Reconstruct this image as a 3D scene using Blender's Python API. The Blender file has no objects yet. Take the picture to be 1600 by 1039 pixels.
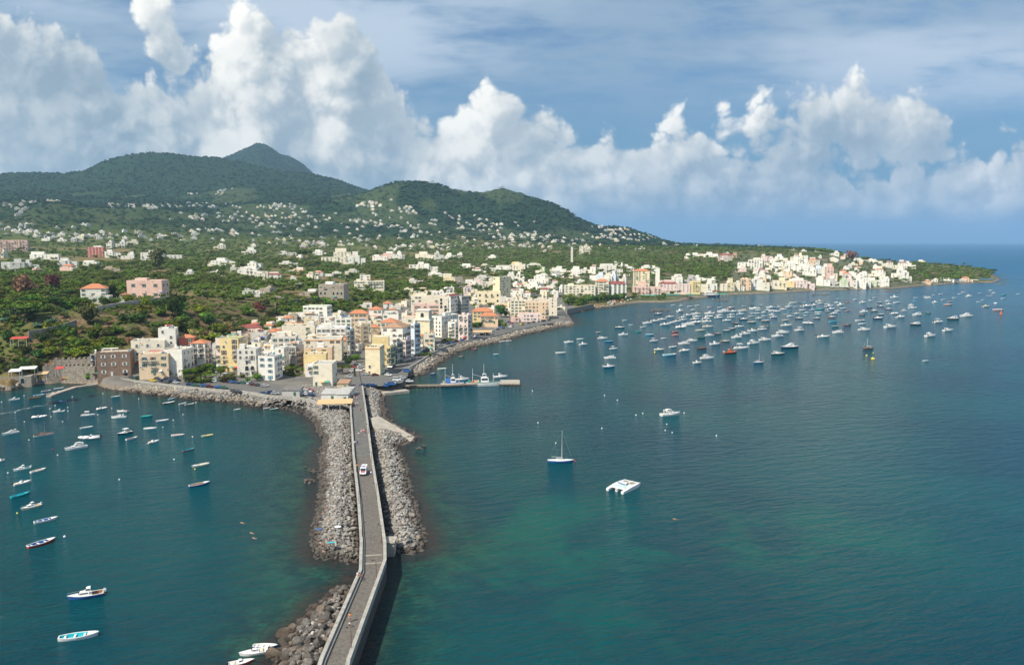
import bpy, bmesh, math, random
import numpy as np
from mathutils import Vector, Matrix
random.seed(7); RNG = np.random.default_rng(11)
scn = bpy.context.scene
COL = scn.collection
PI = math.pi
# ------------------------------------------------------------------ camera maths
CAMH, FPX, PITCH = 80.0, 1256.0, math.atan(142.5/1256.0)
CP, SP = math.cos(PITCH), math.sin(PITCH)
def ray(u, v):
    x = (u-800.0)/FPX; y = (519.5-v)/FPX
    return (x, CP+y*SP, -SP+y*CP)
def gp(u, v, z=0.0):                       # point of the horizontal plane z seen at (u, v)
    d = ray(u, v); t = (CAMH-z)/max(1e-6, -d[2])
    return (d[0]*t, d[1]*t)
def az_of(u): return math.atan((u-800.0)/FPX*CP)
def elev_at(az, v):
    y = (519.5-v)/FPX; fy = CP+y*SP; x = math.tan(az)*fy
    return (-SP+y*CP)/math.hypot(x, fy)     # tangent of elevation
def project(x, y, z):
    zz = z-CAMH; f = y*CP-zz*SP; up = y*SP+zz*CP
    return 800+FPX*x/f, 519.5-FPX*up/f
# ------------------------------------------------------------------ numpy value noise
_perm = RNG.random((256, 256)).astype(np.float64)
def vnoise(x, y):
    xi = np.floor(x).astype(int); yi = np.floor(y).astype(int)
    fx = x-xi; fy = y-yi; fx = fx*fx*(3-2*fx); fy = fy*fy*(3-2*fy)
    a = _perm[xi & 255, yi & 255]; b = _perm[(xi+1) & 255, yi & 255]
    c = _perm[xi & 255, (yi+1) & 255]; d = _perm[(xi+1) & 255, (yi+1) & 255]
    return (a*(1-fx)+b*fx)*(1-fy)+(c*(1-fx)+d*fx)*fy
def fbm(x, y, o=4, g=.5):
    s = 0; a = 1; t = 0
    for k in range(o):
        s = s+a*vnoise(x*(2**k)+17.3*k, y*(2**k)+5.1*k); t += a; a *= g
    return s/t
# ------------------------------------------------------------------ coast outlines
coast_px = [(-500,560),(-200,590),(-30,606),(15,610),(45,602),(60,600),(90,598),(120,599),(140,600),(152,601),(165,607),(200,612),(240,617),
 (270,621),(320,626),(354,628),(375,631),(400,636),(440,638),(460,642),(480,651),(492,661),(548,668),(575,664),(602,659),(600,631),(597,616),
 (636,608),(642,588),(660,586),(675,576),(695,561),(720,548),(745,541),(770,537),(795,531),(820,523),(845,518),(870,512),(900,507),
 (896,500),(889,490),(909,487),(927,483),(957,480),(984,475),(1000,473),(1039,473),(1063,471),(1080,466),(1100,465),(1125,462),
 (1145,460),(1186,459),(1226,457),(1272,454),(1320,453),(1373,451),(1388,452),(1434,447),(1478,444),(1495,442),(1552,442),(1562,437),(1545,428)]
coast = [gp(u, v) for u, v in coast_px]
def ad(u, d):
    a = az_of(u); return (math.sin(a)*d, math.cos(a)*d)
coast += [ad(1520,2330), ad(1440,2560), ad(1400,2900), ad(1378,3150), ad(1340,3500), ad(1290,3900), ad(1200,4300), ad(1100,4300), ad(1000,5000),
          ad(900,7500), ad(700,10500), ad(300,11500), ad(-300,11500), ad(-1500,9000), ad(-2600,3000), ad(-2200,900)]
coast = np.array(coast)
mound_px = {
 'a': [(470,640),(480,651),(492,661),(497,675),(505,690),(498,712),(500,732),(497,745),(500,760),(497,778),(493,800),(486,830),(484,858),(494,872),(520,873),(545,878),(570,882),(566,780),(560,700),(553,600),(440,612)],
 'b': [(556,590),(600,596),(600,631),(603,651),(603,660),(628,668),(650,684),(640,692),(622,699),(634,719),(640,742),(643,772),(653,790),(660,820),(668,846),(662,860),(640,866),(614,864),(600,862),(585,760),(572,680)],
 'c': [(552,912),(535,918),(510,930),(490,948),(472,972),(452,986),(437,1006),(430,1030),(420,1080),(520,1080),(560,930)],
}
mounds = {k: np.array([gp(u, v) for u, v in p]) for k, p in mound_px.items()}
def sdist(P, poly):                        # signed distance, + inside
    n = len(poly); D = np.full(len(P), 1e18); ins = np.zeros(len(P), bool)
    for i in range(n):
        a = poly[i]; b = poly[(i+1) % n]; e = b-a; w = P-a
        t = np.clip((w@e)/max(e@e, 1e-9), 0, 1); q = w-t[:, None]*e
        D = np.minimum(D, (q*q).sum(1))
        c = ((a[1] > P[:, 1]) != (b[1] > P[:, 1]))
        with np.errstate(divide='ignore', invalid='ignore'):
            xx = (b[0]-a[0])*(P[:, 1]-a[1])/(b[1]-a[1])+a[0]
        ins ^= c & (P[:, 0] < xx)
    D = np.sqrt(D); return np.where(ins, D, -D)
# ------------------------------------------------------------------ terrain heights
near = {  # u: [(distance, height)]
 -300:[(400,3),(455,10),(500,34),(760,36),(1200,36),(1900,52)],
 0:   [(430,3),(452,10),(485,33),(760,36),(1200,37),(1900,52)],
 100: [(440,3),(470,9),(505,33),(760,35),(1200,36),(1900,54)],
 200: [(455,3.2),(492,5),(515,32),(620,32),(760,35),(1200,36),(1900,54)],
 300: [(440,3.2),(540,7),(590,31),(760,34),(1200,36),(1900,52)],
 400: [(430,3.2),(560,7),(640,16),(740,26),(900,29),(1200,35),(1900,50)],
 500: [(430,3.2),(600,6),(760,18),(900,25),(1200,33),(1900,46)],
 600: [(430,3.5),(600,4),(800,9),(1000,16),(1300,25),(1900,42)],
 700: [(560,3.5),(700,4),(900,8),(1200,16),(1500,24),(1900,38)],
 800: [(700,3.5),(870,5),(1000,8),(1200,10),(1500,17),(1900,34)],
 900: [(800,3),(930,4),(1100,9),(1300,13),(1500,21),(1900,30)],
 1000:[(1100,3),(1200,6),(1400,14),(1700,20),(1900,28)],
 1100:[(1150,3),(1250,6),(1500,16),(1800,24),(1900,28)],
 1200:[(1250,4),(1350,7),(1600,18),(1900,28)],
 1300:[(1380,4),(1450,7),(1600,15),(1900,25)],
 1400:[(1400,3.5),(1500,6),(1700,11),(1900,10)],
 1500:[(1480,3),(1560,5),(1700,6),(1900,5)],
 1900:[(1480,3),(1560,4),(1700,5),(1900,4)]}
V23=[(-400,378),(0,378),(300,382),(500,385),(700,389),(900,391),(1100,391),(1200,391),(1290,393),(1345,404),(1400,414),(1900,418)]
V30=[(-400,332),(0,332),(60,322),(110,319),(200,327),(300,333),(340,345),(400,352),(500,352),(600,355),(700,358),(800,363),(900,372),(1000,382),(1050,386),(1100,388),(1200,389),(1280,392),(1330,404),(1400,408),(1900,410)]
V37=[(-400,318),(0,315),(150,323),(300,320),(400,318),(500,315),(560,305),(600,291),(620,286),(640,284),(680,286),(720,297),(755,299),(785,295),(820,304),(860,317),(885,329),(905,343),(935,355),(960,355),(990,359),(1010,367),(1040,377),(1060,382),(1100,384),(1200,388),(1290,392),(1330,402),(1900,403)]
V46=[(-400,300),(0,300),(100,298),(300,296),(350,290),(400,285),(500,290),(560,299),(620,303),(700,330),(800,350),(900,375),(1000,382),(1900,390)]
V55=[(-400,275),(0,273),(60,271),(110,272),(140,268),(165,256),(190,247),(215,239),(250,237),(290,241),(340,243),(380,253),(430,264),(480,270),(530,280),(575,296),(600,304),(640,320),(800,362),(900,384),(1900,390)]
V70=[(-400,300),(300,275),(340,256),(358,246),(372,241),(385,234),(397,229),(408,224.5),(418,227),(432,236),(442,244.5),(455,247),(468,252),(480,260),(492,271),(505,280),(540,295),(600,330),(700,370),(900,385),(1900,390)]
V62=[(a, b+17) for a, b in V55]
anch = sorted(near)
anch_az = np.array([az_of(u) for u in anch])
FARD = [2300., 3000., 3700., 4600., 5500., 6100., 8200.]
FARV = [V23, V30, V37, V46, V55, V62, V70]
def terr_raw(az, r):
    az = np.asarray(az, float); r = np.asarray(r, float)
    prof = []
    for u in anch:
        p = near[u]; prof.append(np.interp(r, [q[0] for q in p], [q[1] for q in p]))
    prof = np.array(prof)
    azc = np.clip(az, anch_az[0], anch_az[-1]-1e-6)
    i = np.clip(np.searchsorted(anch_az, azc, side='right')-1, 0, len(anch)-2)
    t = (azc-anch_az[i])/(anch_az[i+1]-anch_az[i])
    n = np.arange(len(r))
    zn = prof[i, n]*(1-t)+prof[i+1, n]*t
    uu = 800+np.tan(np.clip(az, -1.2, 1.2))*FPX/CP
    zs = [zn]; ds = [1900.]
    for d, V in zip(FARD, FARV):
        v = np.interp(uu, [q[0] for q in V], [q[1] for q in V])
        y = (519.5-v)/FPX; fy = CP+y*SP; x = np.tan(np.clip(az, -1.2, 1.2))*fy
        zs.append(CAMH+d*(-SP+y*CP)/np.hypot(x, fy)); ds.append(d)
    zs.append(np.where(uu < 700, 150., 0.)+0*r); ds.append(10200.)
    zs.append(0*r); ds.append(12500.)
    z = zn.copy()
    for k in range(len(ds)-1):
        m = r > ds[k]
        t = np.clip((r-ds[k])/(ds[k+1]-ds[k]), 0, 1)
        if k >= 2: t = t*t*(3-2*t)*.5+t*.5
        z = np.where(m, zs[k]*(1-t)+zs[k+1]*t, z)
    return z
def terr(x, y):
    x = np.asarray(x, float); y = np.asarray(y, float)
    r = np.hypot(x, y); az = np.arctan2(x, y)
    z = terr_raw(az, r)
    # ravines and lumps on the hills
    hi = np.clip((z-60)/160, 0, 1)*np.clip((r-2300)/800, 0, 1)
    rv = np.abs(fbm(x/420+9, y/700, 4)-.5)*2
    crest = np.exp(-((r-3700)/260)**2)+np.exp(-((r-5500)/350)**2)+.75*np.exp(-((r-8200)/600)**2)
    z = z+hi*(1-.8*np.clip(crest, 0, 1))*(rv-.35)*(40+z*.10)+hi*(fbm(x/110, y/110, 3)-.5)*16
    mid = np.clip((r-640)/300, 0, 1)*(1-hi)
    z = z+mid*np.clip((z-14)/20, 0, 1)*(fbm(x/170, y/170, 3)-.5)*9
    s = sdist(np.stack([x, y], 1), coast)
    edge = np.clip(s/9.0, -1, 1)
    out = np.where(s > 0, -1.2+(z+1.2)*np.clip(s/9.0, 0, 1)**.8, -1.2-np.clip(-s/10, 0, 1)*4)
    # soft rise behind open shores
    w = np.clip(s/60.0, 0, 1)
    return np.where(s > 0, np.minimum(out, 3.4+(z-3.4)*w), out)
NA, NR = 620, 430
AZ0, AZ1 = math.radians(-58), math.radians(40)
gaz = np.linspace(AZ0, AZ1, NA)
gr = np.concatenate([np.linspace(405, 1000, 190)[:-1], np.geomspace(1000, 12400, NR-189)])
GA, GR = np.meshgrid(gaz, gr, indexing='ij')
GX = (np.sin(GA)*GR).ravel(); GY = (np.cos(GA)*GR).ravel()
GZ = terr(GX, GY).reshape(NA, NR)
def hz(x, y):                              # height of the modelled ground
    r = math.hypot(x, y); a = math.atan2(x, y)
    fi = (a-AZ0)/(AZ1-AZ0)*(NA-1); i = int(min(max(fi, 0), NA-2)); fi = min(max(fi-i, 0), 1)
    j = int(np.searchsorted(gr, r)-1); j = min(max(j, 0), NR-2); fj = min(max((r-gr[j])/(gr[j+1]-gr[j]), 0), 1)
    return ((GZ[i, j]*(1-fj)+GZ[i, j+1]*fj)*(1-fi)+(GZ[i+1, j]*(1-fj)+GZ[i+1, j+1]*fj)*fi)
def hit(u, v, dmin=0):                     # where the sight line through (u, v) meets the ground
    d = ray(u, v); h = math.hypot(d[0], d[1]); a = math.atan2(d[0], d[1]); tg = d[2]/h
    fi = (a-AZ0)/(AZ1-AZ0)*(NA-1); i = int(min(max(fi, 0), NA-2)); fi = min(max(fi-i, 0), 1)
    zc = GZ[i]*(1-fi)+GZ[i+1]*fi
    line = CAMH+tg*gr
    ok = np.where((zc >= line) & (gr > dmin))[0]
    if len(ok) == 0:
        if tg < 0: return gp(u, v)+(0.0,)
        return None
    j = ok[0]
    if j > 0:
        g0 = zc[j-1]-line[j-1]; g1 = zc[j]-line[j]; t = min(max(-g0/(g1-g0+1e-9), 0), 1)
        r = gr[j-1]+(gr[j]-gr[j-1])*t
    else: r = gr[j]
    x = math.sin(a)*r; y = math.cos(a)*r
    return (x, y, float(hz(x, y)))
# ------------------------------------------------------------------ materials
MATS = {}
def nt(m):
    m.use_nodes = True; m.node_tree.nodes.clear(); return m.node_tree
def N(t, typ, **kw):
    n = t.nodes.new(typ)
    for k, v in kw.items():
        if k.startswith('i_'):
            key = k[2:].replace('_', ' ')
            n.inputs[int(key) if key.isdigit() else key].default_value = v
        else: setattr(n, k, v)
    return n
def mixc(t, fac, a, b, bt='MIX'):
    m = N(t, 'ShaderNodeMix', data_type='RGBA', blend_type=bt)
    for s, x in ((m.inputs[0], fac), (m.inputs[6], a), (m.inputs[7], b)):
        if hasattr(x, 'links') or isinstance(x, bpy.types.NodeSocket): t.links.new(x, s)
        else: s.default_value = x if not isinstance(x, tuple) else (x+(1,))[:4]
    return m.outputs[2]
def mth(t, op, a, b=None, c=None, clamp=False):
    m = N(t, 'ShaderNodeMath', operation=op, use_clamp=clamp)
    for i, x in enumerate((a, b, c)):
        if x is None: continue
        if isinstance(x, bpy.types.NodeSocket): t.links.new(x, m.inputs[i])
        else: m.inputs[i].default_value = x
    return m.outputs[0]
def ramp(t, x, lo, hi, a=0., b=1.):
    m = N(t, 'ShaderNodeMapRange', interpolation_type='SMOOTHSTEP'); t.links.new(x, m.inputs[0])
    m.inputs[1].default_value = lo; m.inputs[2].default_value = hi; m.inputs[3].default_value = a; m.inputs[4].default_value = b
    return m.outputs[0]
def noise(t, vec, scale, detail=4, rough=.5, out=0, dist=0., dim='3D'):
    n = N(t, 'ShaderNodeTexNoise', noise_dimensions=dim); n.inputs['Scale'].default_value = scale; n.inputs['Detail'].default_value = detail
    n.inputs['Roughness'].default_value = rough; n.inputs['Distortion'].default_value = dist
    if vec is not None: t.links.new(vec, n.inputs['Vector'])
    return n.outputs[out]
def simple(name, col, rough=.7, var=.15, scale=1.5, bump=0., metal=0., spec=.35, dirt=None, dscale=.25, rand=0.):
    """plain surface with procedural variation"""
    if name in MATS: return MATS[name]
    m = bpy.data.materials.new(name); t = nt(m)
    o = N(t, 'ShaderNodeOutputMaterial'); b = N(t, 'ShaderNodeBsdfPrincipled')
    b.inputs['Roughness'].default_value = rough; b.inputs['Metallic'].default_value = metal
    b.inputs['Specular IOR Level'].default_value = spec
    tc = N(t, 'ShaderNodeTexCoord'); v = tc.outputs['Object']
    nz = noise(t, v, scale, 5, .6)
    lo = tuple(c*(1-var) for c in col); hi = tuple(min(1, c*(1+var)) for c in col)
    c = mixc(t, ramp(t, nz, .3, .7), lo, hi)
    if dirt:
        dz = noise(t, v, dscale, 6, .65)
        c = mixc(t, ramp(t, dz, .5, .72, 0, .6), c, dirt)
    if rand:
        oi = N(t, 'ShaderNodeObjectInfo')
        hsv = N(t, 'ShaderNodeHueSaturation')
        t.links.new(mth(t, 'MULTIPLY_ADD', oi.outputs['Random'], rand, 1-rand*.6), hsv.inputs['Value'])
        t.links.new(c, hsv.inputs['Color']); c = hsv.outputs[0]
    t.links.new(c, b.inputs['Base Color'])
    if bump:
        bp = N(t, 'ShaderNodeBump'); bp.inputs['Strength'].default_value = bump; bp.inputs['Distance'].default_value = .1
        t.links.new(nz, bp.inputs['Height']); t.links.new(bp.outputs[0], b.inputs['Normal'])
    t.links.new(b.outputs[0], o.inputs[0]); MATS[name] = m; return m
# ------------------------------------------------------------------ mesh helpers
class MB:
    def __init__(s): s.v = []; s.f = []; s.m = []
    def add(s, vs, fs, mi=0):
        k = len(s.v); s.v += [tuple(p) for p in vs]; s.f += [tuple(i+k for i in f) for f in fs]; s.m += [mi]*len(fs); return s
    def box(s, x0, x1, y0, y1, z0, z1, mi=0):
        return s.add([(x0,y0,z0),(x1,y0,z0),(x1,y1,z0),(x0,y1,z0),(x0,y0,z1),(x1,y0,z1),(x1,y1,z1),(x0,y1,z1)],
                     [(0,3,2,1),(4,5,6,7),(0,1,5,4),(1,2,6,5),(2,3,7,6),(3,0,4,7)], mi)
    def tube(s, p0, p1, r0, r1=None, n=6, mi=0, cap=True):
        r1 = r0 if r1 is None else r1
        p0 = Vector(p0); p1 = Vector(p1); d = (p1-p0).normalized()
        a = d.orthogonal().normalized(); b = d.cross(a); vs = []
        for p, r in ((p0, r0), (p1, r1)):
            for i in range(n):
                t = 2*PI*i/n; vs.append(p+a*(r*math.cos(t))+b*(r*math.sin(t)))
        fs = [(i, (i+1) % n, n+(i+1) % n, n+i) for i in range(n)]
        if cap: fs += [tuple(range(n))[::-1], tuple(range(n, 2*n))]
        return s.add(vs, fs, mi)
    def loft(s, rings, mi=0, cap=True, closed=True):
        n = len(rings[0]); vs = [p for r in rings for p in r]; fs = []
        for k in range(len(rings)-1):
            for i in range(n if closed else n-1):
                j = (i+1) % n; fs.append((k*n+i, k*n+j, (k+1)*n+j, (k+1)*n+i))
        if cap and closed: fs += [tuple(range(n))[::-1], tuple(range((len(rings)-1)*n, len(rings)*n))]
        return s.add(vs, fs, mi)
    def mesh(s, name, mats, smooth=False):
        me = bpy.data.meshes.new(name); me.from_pydata(s.v, [], s.f)
        for m in mats: me.materials.append(m)
        if len(mats) > 1: me.polygons.foreach_set('material_index', s.m)
        if smooth: me.polygons.foreach_set('use_smooth', [True]*len(s.f))
        me.update(); return me
def link(name, me, parent=None, loc=None, rz=None, sc=None):
    o = bpy.data.objects.new(name, me); COL.objects.link(o)
    if parent is not None: o.parent = parent
    if loc is not None: o.location = loc
    if rz is not None: o.rotation_euler = (0, 0, rz)
    if sc is not None: o.scale = sc if hasattr(sc, '__len__') else (sc, sc, sc)
    return o
def bigmesh(name, V, F, mats, mi=None, smooth=False):   # numpy quads/tris
    me = bpy.data.meshes.new(name); V = np.asarray(V, np.float32); F = np.asarray(F, np.int32)
    k = F.shape[1]
    me.vertices.add(len(V)); me.vertices.foreach_set('co', V.ravel())
    me.loops.add(F.size); me.loops.foreach_set('vertex_index', F.ravel())
    me.polygons.add(len(F)); me.polygons.foreach_set('loop_start', np.arange(0, F.size, k, dtype=np.int32))
    for m in mats: me.materials.append(m)
    if mi is not None: me.polygons.foreach_set('material_index', np.asarray(mi, np.int32))
    me.polygons.foreach_set('use_smooth', np.full(len(F), bool(smooth)))
    me.update(calc_edges=True); me.validate(); return me
def fattr(me, name, vals):
    a = me.attributes.new(name, 'FLOAT', 'POINT'); a.data.foreach_set('value', np.asarray(vals, np.float32))
def struct(name, me, kind='structure', label=None, **k):
    o = link(name, me, **k); o['kind'] = kind
    if label: o['label'] = label
    return o
# ------------------------------------------------------------------ label registry
REG = []
def reg(o, cat, phrase, u, v, group=None, lm='land', exact=False):
    o['category'] = cat
    if group: o['group'] = group
    REG.append((o, phrase, u, v, lm, exact)); return o
# ------------------------------------------------------------------ camera
cam = bpy.data.cameras.new('camera'); camo = bpy.data.objects.new('camera', cam); COL.objects.link(camo)
cam.sensor_width = 36; cam.lens = 36*FPX/1600; cam.clip_start = 1; cam.clip_end = 200000
camo.location = (0, 0, CAMH); camo.rotation_euler = (PI/2-PITCH, 0, 0); scn.camera = camo
scn.view_settings.view_transform = 'Standard'; scn.view_settings.look = 'None'; scn.view_settings.gamma = 1
scn.view_settings.exposure = 0.42
# ------------------------------------------------------------------ sun + sky
SUN_EL = math.radians(49); SUN_AZ = math.radians(-134)     # light comes from the left and a little behind
sd = Vector((math.sin(SUN_AZ)*math.cos(SUN_EL), math.cos(SUN_AZ)*math.cos(SUN_EL), math.sin(SUN_EL)))
sl = bpy.data.lights.new('sun', 'SUN'); sl.energy = 4.6; sl.angle = math.radians(.53); sl.color = (1, .91, .76)
so = bpy.data.objects.new('sun', sl); COL.objects.link(so); so.rotation_euler = sd.to_track_quat('Z', 'Y').to_euler()
so.location = (-300, -100, 400)
w = bpy.data.worlds.new('World'); scn.world = w; w.use_nodes = True; t = w.node_tree; t.nodes.clear()
sky = N(t, 'ShaderNodeTexSky', sky_type='NISHITA'); sky.sun_disc = False; sky.sun_elevation = SUN_EL; sky.sun_rotation = SUN_AZ
sky.air_density = 1.0; sky.dust_density = .6; sky.ozone_density = 2.0
# cloud density group: input (cx, cz) in the tangent plane ahead; output density
def px2c(u, v):
    x, y, z = ray(u, v); return x/y, z/y
g = bpy.data.node_groups.new('cloud_density', 'ShaderNodeTree')
g.interface.new_socket('P', in_out='INPUT', socket_type='NodeSocketVector')
g.interface.new_socket('D', in_out='OUTPUT', socket_type='NodeSocketFloat')
g.interface.new_socket('T', in_out='OUTPUT', socket_type='NodeSocketFloat')
gi = N(g, 'NodeGroupInput'); go = N(g, 'NodeGroupOutput')
P = gi.outputs[0]
def vmath(t, op, a, b):
    m = N(t, 'ShaderNodeVectorMath', operation=op)
    for i, x in enumerate((a, b)):
        if isinstance(x, bpy.types.NodeSocket): t.links.new(x, m.inputs[i])
        else: m.inputs[i].default_value = x
    return m.outputs[0]
wn = noise(g, P, 5.0, 3, .55, out=1, dim='2D')
Pw = vmath(g, 'ADD', P, vmath(g, 'MULTIPLY', vmath(g, 'SUBTRACT', wn, (.5,.5,.5)), (.045,.035,0)))
wn2 = noise(g, P, 30.0, 2, .55, out=1, dim='2D')
Pw2 = vmath(g, 'ADD', Pw, vmath(g, 'MULTIPLY', vmath(g, 'SUBTRACT', wn2, (.5,.5,.5)), (.009,.008,0)))
sep = N(g, 'ShaderNodeSeparateXYZ'); g.links.new(Pw2, sep.inputs[0]); cx, cz = sep.outputs[0], sep.outputs[1]
def curve(t, x, pts, lo, hi, vlo, vhi):
    """pts: (u, v) pixels -> tangent-plane envelope"""
    n = N(t, 'ShaderNodeFloatCurve'); c = n.mapping.curves[0]
    cc = sorted(px2c(u, v) for u, v in pts)
    q = [((a-lo)/(hi-lo), (b-vlo)/(vhi-vlo)) for a, b in cc]
    while len(c.points) < len(q): c.points.new(.5, .5)
    for i, (a, b) in enumerate(q): c.points[i].location = (a, b); c.points[i].handle_type = 'VECTOR'
    n.mapping.update()
    t.links.new(mth(t, 'DIVIDE', mth(t, 'SUBTRACT', x, lo), hi-lo), n.inputs['Value'])
    return mth(t, 'MULTIPLY_ADD', n.outputs[0], vhi-vlo, vlo)
LO, HI, VLO, VHI = -.85, .85, -.05, .45
top1 = [(-250,30),(-60,5),(0,12),(50,22),(95,48),(150,80),(195,104),(212,118),(235,108),(270,118),(300,126),(325,112),(340,70),(362,40),(384,-12),(405,-22),(425,0),(448,32),(482,52),(505,40),(528,18),(552,36),(575,80),(598,118),(625,158),(655,172),(700,170),(735,150),(768,128),(800,160),(850,180),(880,172),(915,206),(945,194),(980,184),(1010,194),(1060,176),(1100,198),(1135,214),(1190,242),(1250,240),(1300,246),(1350,252),(1400,244),(1450,236),(1505,240),(1540,228),(1562,206),(1600,216),(1800,205)]
e1 = curve(g, cx, top1, LO, HI, VLO, VHI)
bil = N(g, 'ShaderNodeTexVoronoi', feature='F1', voronoi_dimensions='2D'); bil.inputs['Scale'].default_value = 15; bil.inputs['Detail'].default_value = 3
bil.inputs['Roughness'].default_value = .5; bil.inputs['Lacunarity'].default_value = 2.2
g.links.new(Pw2, bil.inputs['Vector'])
b1 = mth(g, 'SUBTRACT', .52, bil.outputs['Distance'])
f1 = mth(g, 'SUBTRACT', noise(g, Pw, 8.0, 8, .54, dim='2D'), .5)
nn = mth(g, 'ADD', mth(g, 'MULTIPLY_ADD', b1, .056, mth(g, 'MULTIPLY', f1, .052)), .013)
d1 = mth(g, 'ADD', mth(g, 'SUBTRACT', e1, cz), nn)
# carve out right part below its flat base
def blob(u, v, ru, rv, k=1.):
    a, b = px2c(u, v); x = mth(g, 'DIVIDE', mth(g, 'SUBTRACT', cx, a), ru/FPX); y = mth(g, 'DIVIDE', mth(g, 'SUBTRACT', cz, b), rv/FPX)
    r = mth(g, 'SQRT', mth(g, 'ADD', mth(g, 'MULTIPLY', x, x), mth(g, 'MULTIPLY', y, y)))
    return mth(g, 'MULTIPLY_ADD', r, -.045*k, .045*k)
bl = None
for args in [(1345,205,135,62),(1255,228,110,44),(1400,215,125,56),(1185,205,60,24,.55),(1460,240,60,20,.6),(252,68,46,42),(235,20,26,30,.8),(275,92,38,26,.8),(213,85,26,14,.6),(1048,195,26,16,.6),(1155,262,100,16,.8),(1500,255,40,18,.5)]:
    q = mth(g, 'ADD', blob(*args), nn)
    bl = q if bl is None else mth(g, 'MAXIMUM', bl, q)
# gap between the left mass and the main tower
def gapf(D, u, v, ru, rv, s):
    a, b = px2c(u, v); x = mth(g, 'DIVIDE', mth(g, 'SUBTRACT', cx, a), ru/FPX); y = mth(g, 'DIVIDE', mth(g, 'SUBTRACT', cz, b), rv/FPX)
    r = mth(g, 'ADD', mth(g, 'MULTIPLY', x, x), mth(g, 'MULTIPLY', y, y))
    return mth(g, 'SUBTRACT', D, mth(g, 'MULTIPLY', mth(g, 'EXPONENT', mth(g, 'MULTIPLY', r, -1)), s))
d1 = gapf(d1, 1130, 250, 18, 8, .05)
D = mth(g, 'MAXIMUM', d1, bl)
g.links.new(D, go.inputs[0]); g.links.new(nn, go.inputs[1])
# --- world tree
tc = N(t, 'ShaderNodeTexCoord'); sx = N(t, 'ShaderNodeSeparateXYZ'); t.links.new(tc.outputs['Generated'], sx.inputs[0])
yy = mth(t, 'MAXIMUM', mth(t, 'ABSOLUTE', sx.outputs[1]), .12)
ccx = mth(t, 'DIVIDE', sx.outputs[0], yy); ccz = mth(t, 'DIVIDE', sx.outputs[2], yy)
cmb = N(t, 'ShaderNodeCombineXYZ'); t.links.new(ccx, cmb.inputs[0]); t.links.new(ccz, cmb.inputs[1])
def dens(vec):
    n = N(t, 'ShaderNodeGroup'); n.node_tree = g; t.links.new(vec, n.inputs[0]); return n
A = dens(cmb.outputs[0]); B = dens(vmath(t, 'ADD', cmb.outputs[0], (-.011, .015, 0))); B2 = dens(vmath(t, 'ADD', cmb.outputs[0], (-.03, .05, 0)))
alpha = ramp(t, A.outputs[0], -.004, .016)
big0 = noise(t, vmath(t, 'MULTIPLY', cmb.outputs[0], (1, 3, 0)), 9, 4, .55, dim='2D')
lowfade = ramp(t, mth(t, 'ADD', ccz, mth(t, 'MULTIPLY', mth(t, 'SUBTRACT', big0, .5), .03)), .008, .050)
lowl = ramp(t, ccx, .02, -.06)
alpha = mth(t, 'MULTIPLY', alpha, mth(t, 'MAXIMUM', lowfade, lowl))
lit = mth(t, 'SUBTRACT', A.outputs[0], B.outputs[0])
lit2 = mth(t, 'SUBTRACT', A.outputs[0], B2.outputs[0])
sh = mth(t, 'ADD', mth(t, 'MULTIPLY', ramp(t, lit, -.016, .040), .62), mth(t, 'MULTIPLY', ramp(t, lit2, .0, .09), .55))
edge = ramp(t, A.outputs[0], .06, .0)
sh = mth(t, 'MULTIPLY_ADD', edge, .42, sh)
big = noise(t, cmb.outputs[0], 4.5, 4, .5, dim='2D')
sh = mth(t, 'MULTIPLY', mth(t, 'MULTIPLY_ADD', ramp(t, big, .36, .64), .50, sh), .54)
ccol = N(t, 'ShaderNodeValToRGB'); t.links.new(sh, ccol.inputs[0]); cr = ccol.color_ramp
cr.elements[0].position = .12; cr.elements[0].color = (.24,.32,.40,1)
cr.elements[1].position = .95; cr.elements[1].color = (.92,.90,.85,1)
e = cr.elements.new(.38); e.color = (.37,.44,.50,1); e = cr.elements.new(.64); e.color = (.56,.595,.61,1)
cl = ccol.outputs[0]
# left part of the bank is darker and greyer (its shaded side)
ld = ramp(t, ccx, -.42, -.62); lz = ramp(t, ccz, .26, .12)
cl = mixc(t, mth(t, 'MULTIPLY', mth(t, 'MULTIPLY', ld, lz), .45), cl, (.33,.40,.47))
# high thin veil
vv = vmath(t, 'MULTIPLY', cmb.outputs[0], (2.2, 9, 0)); 
rot = N(t, 'ShaderNodeVectorRotate', rotation_type='Z_AXIS'); t.links.new(vv, rot.inputs[0]); rot.inputs['Angle'].default_value = -.10
vn = noise(t, rot.outputs[0], 2.2, 8, .62, dim='2D')
veil = mth(t, 'MULTIPLY', ramp(t, vn, .20, .58), ramp(t, ccz, .09, .24))
veil = mth(t, 'MULTIPLY', veil, .92)
dk = noise(t, rot.outputs[0], 1.1, 4, .5, dim='2D')
vcol = mixc(t, ramp(t, dk, .35, .68), (.25,.35,.47), (.46,.54,.64))
skyc = mixc(t, 1.0, sky.outputs[0], (.62,.86,1.06), 'MULTIPLY')
bg1 = N(t, 'ShaderNodeBackground'); t.links.new(skyc, bg1.inputs[0]); bg1.inputs[1].default_value = .072
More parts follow.
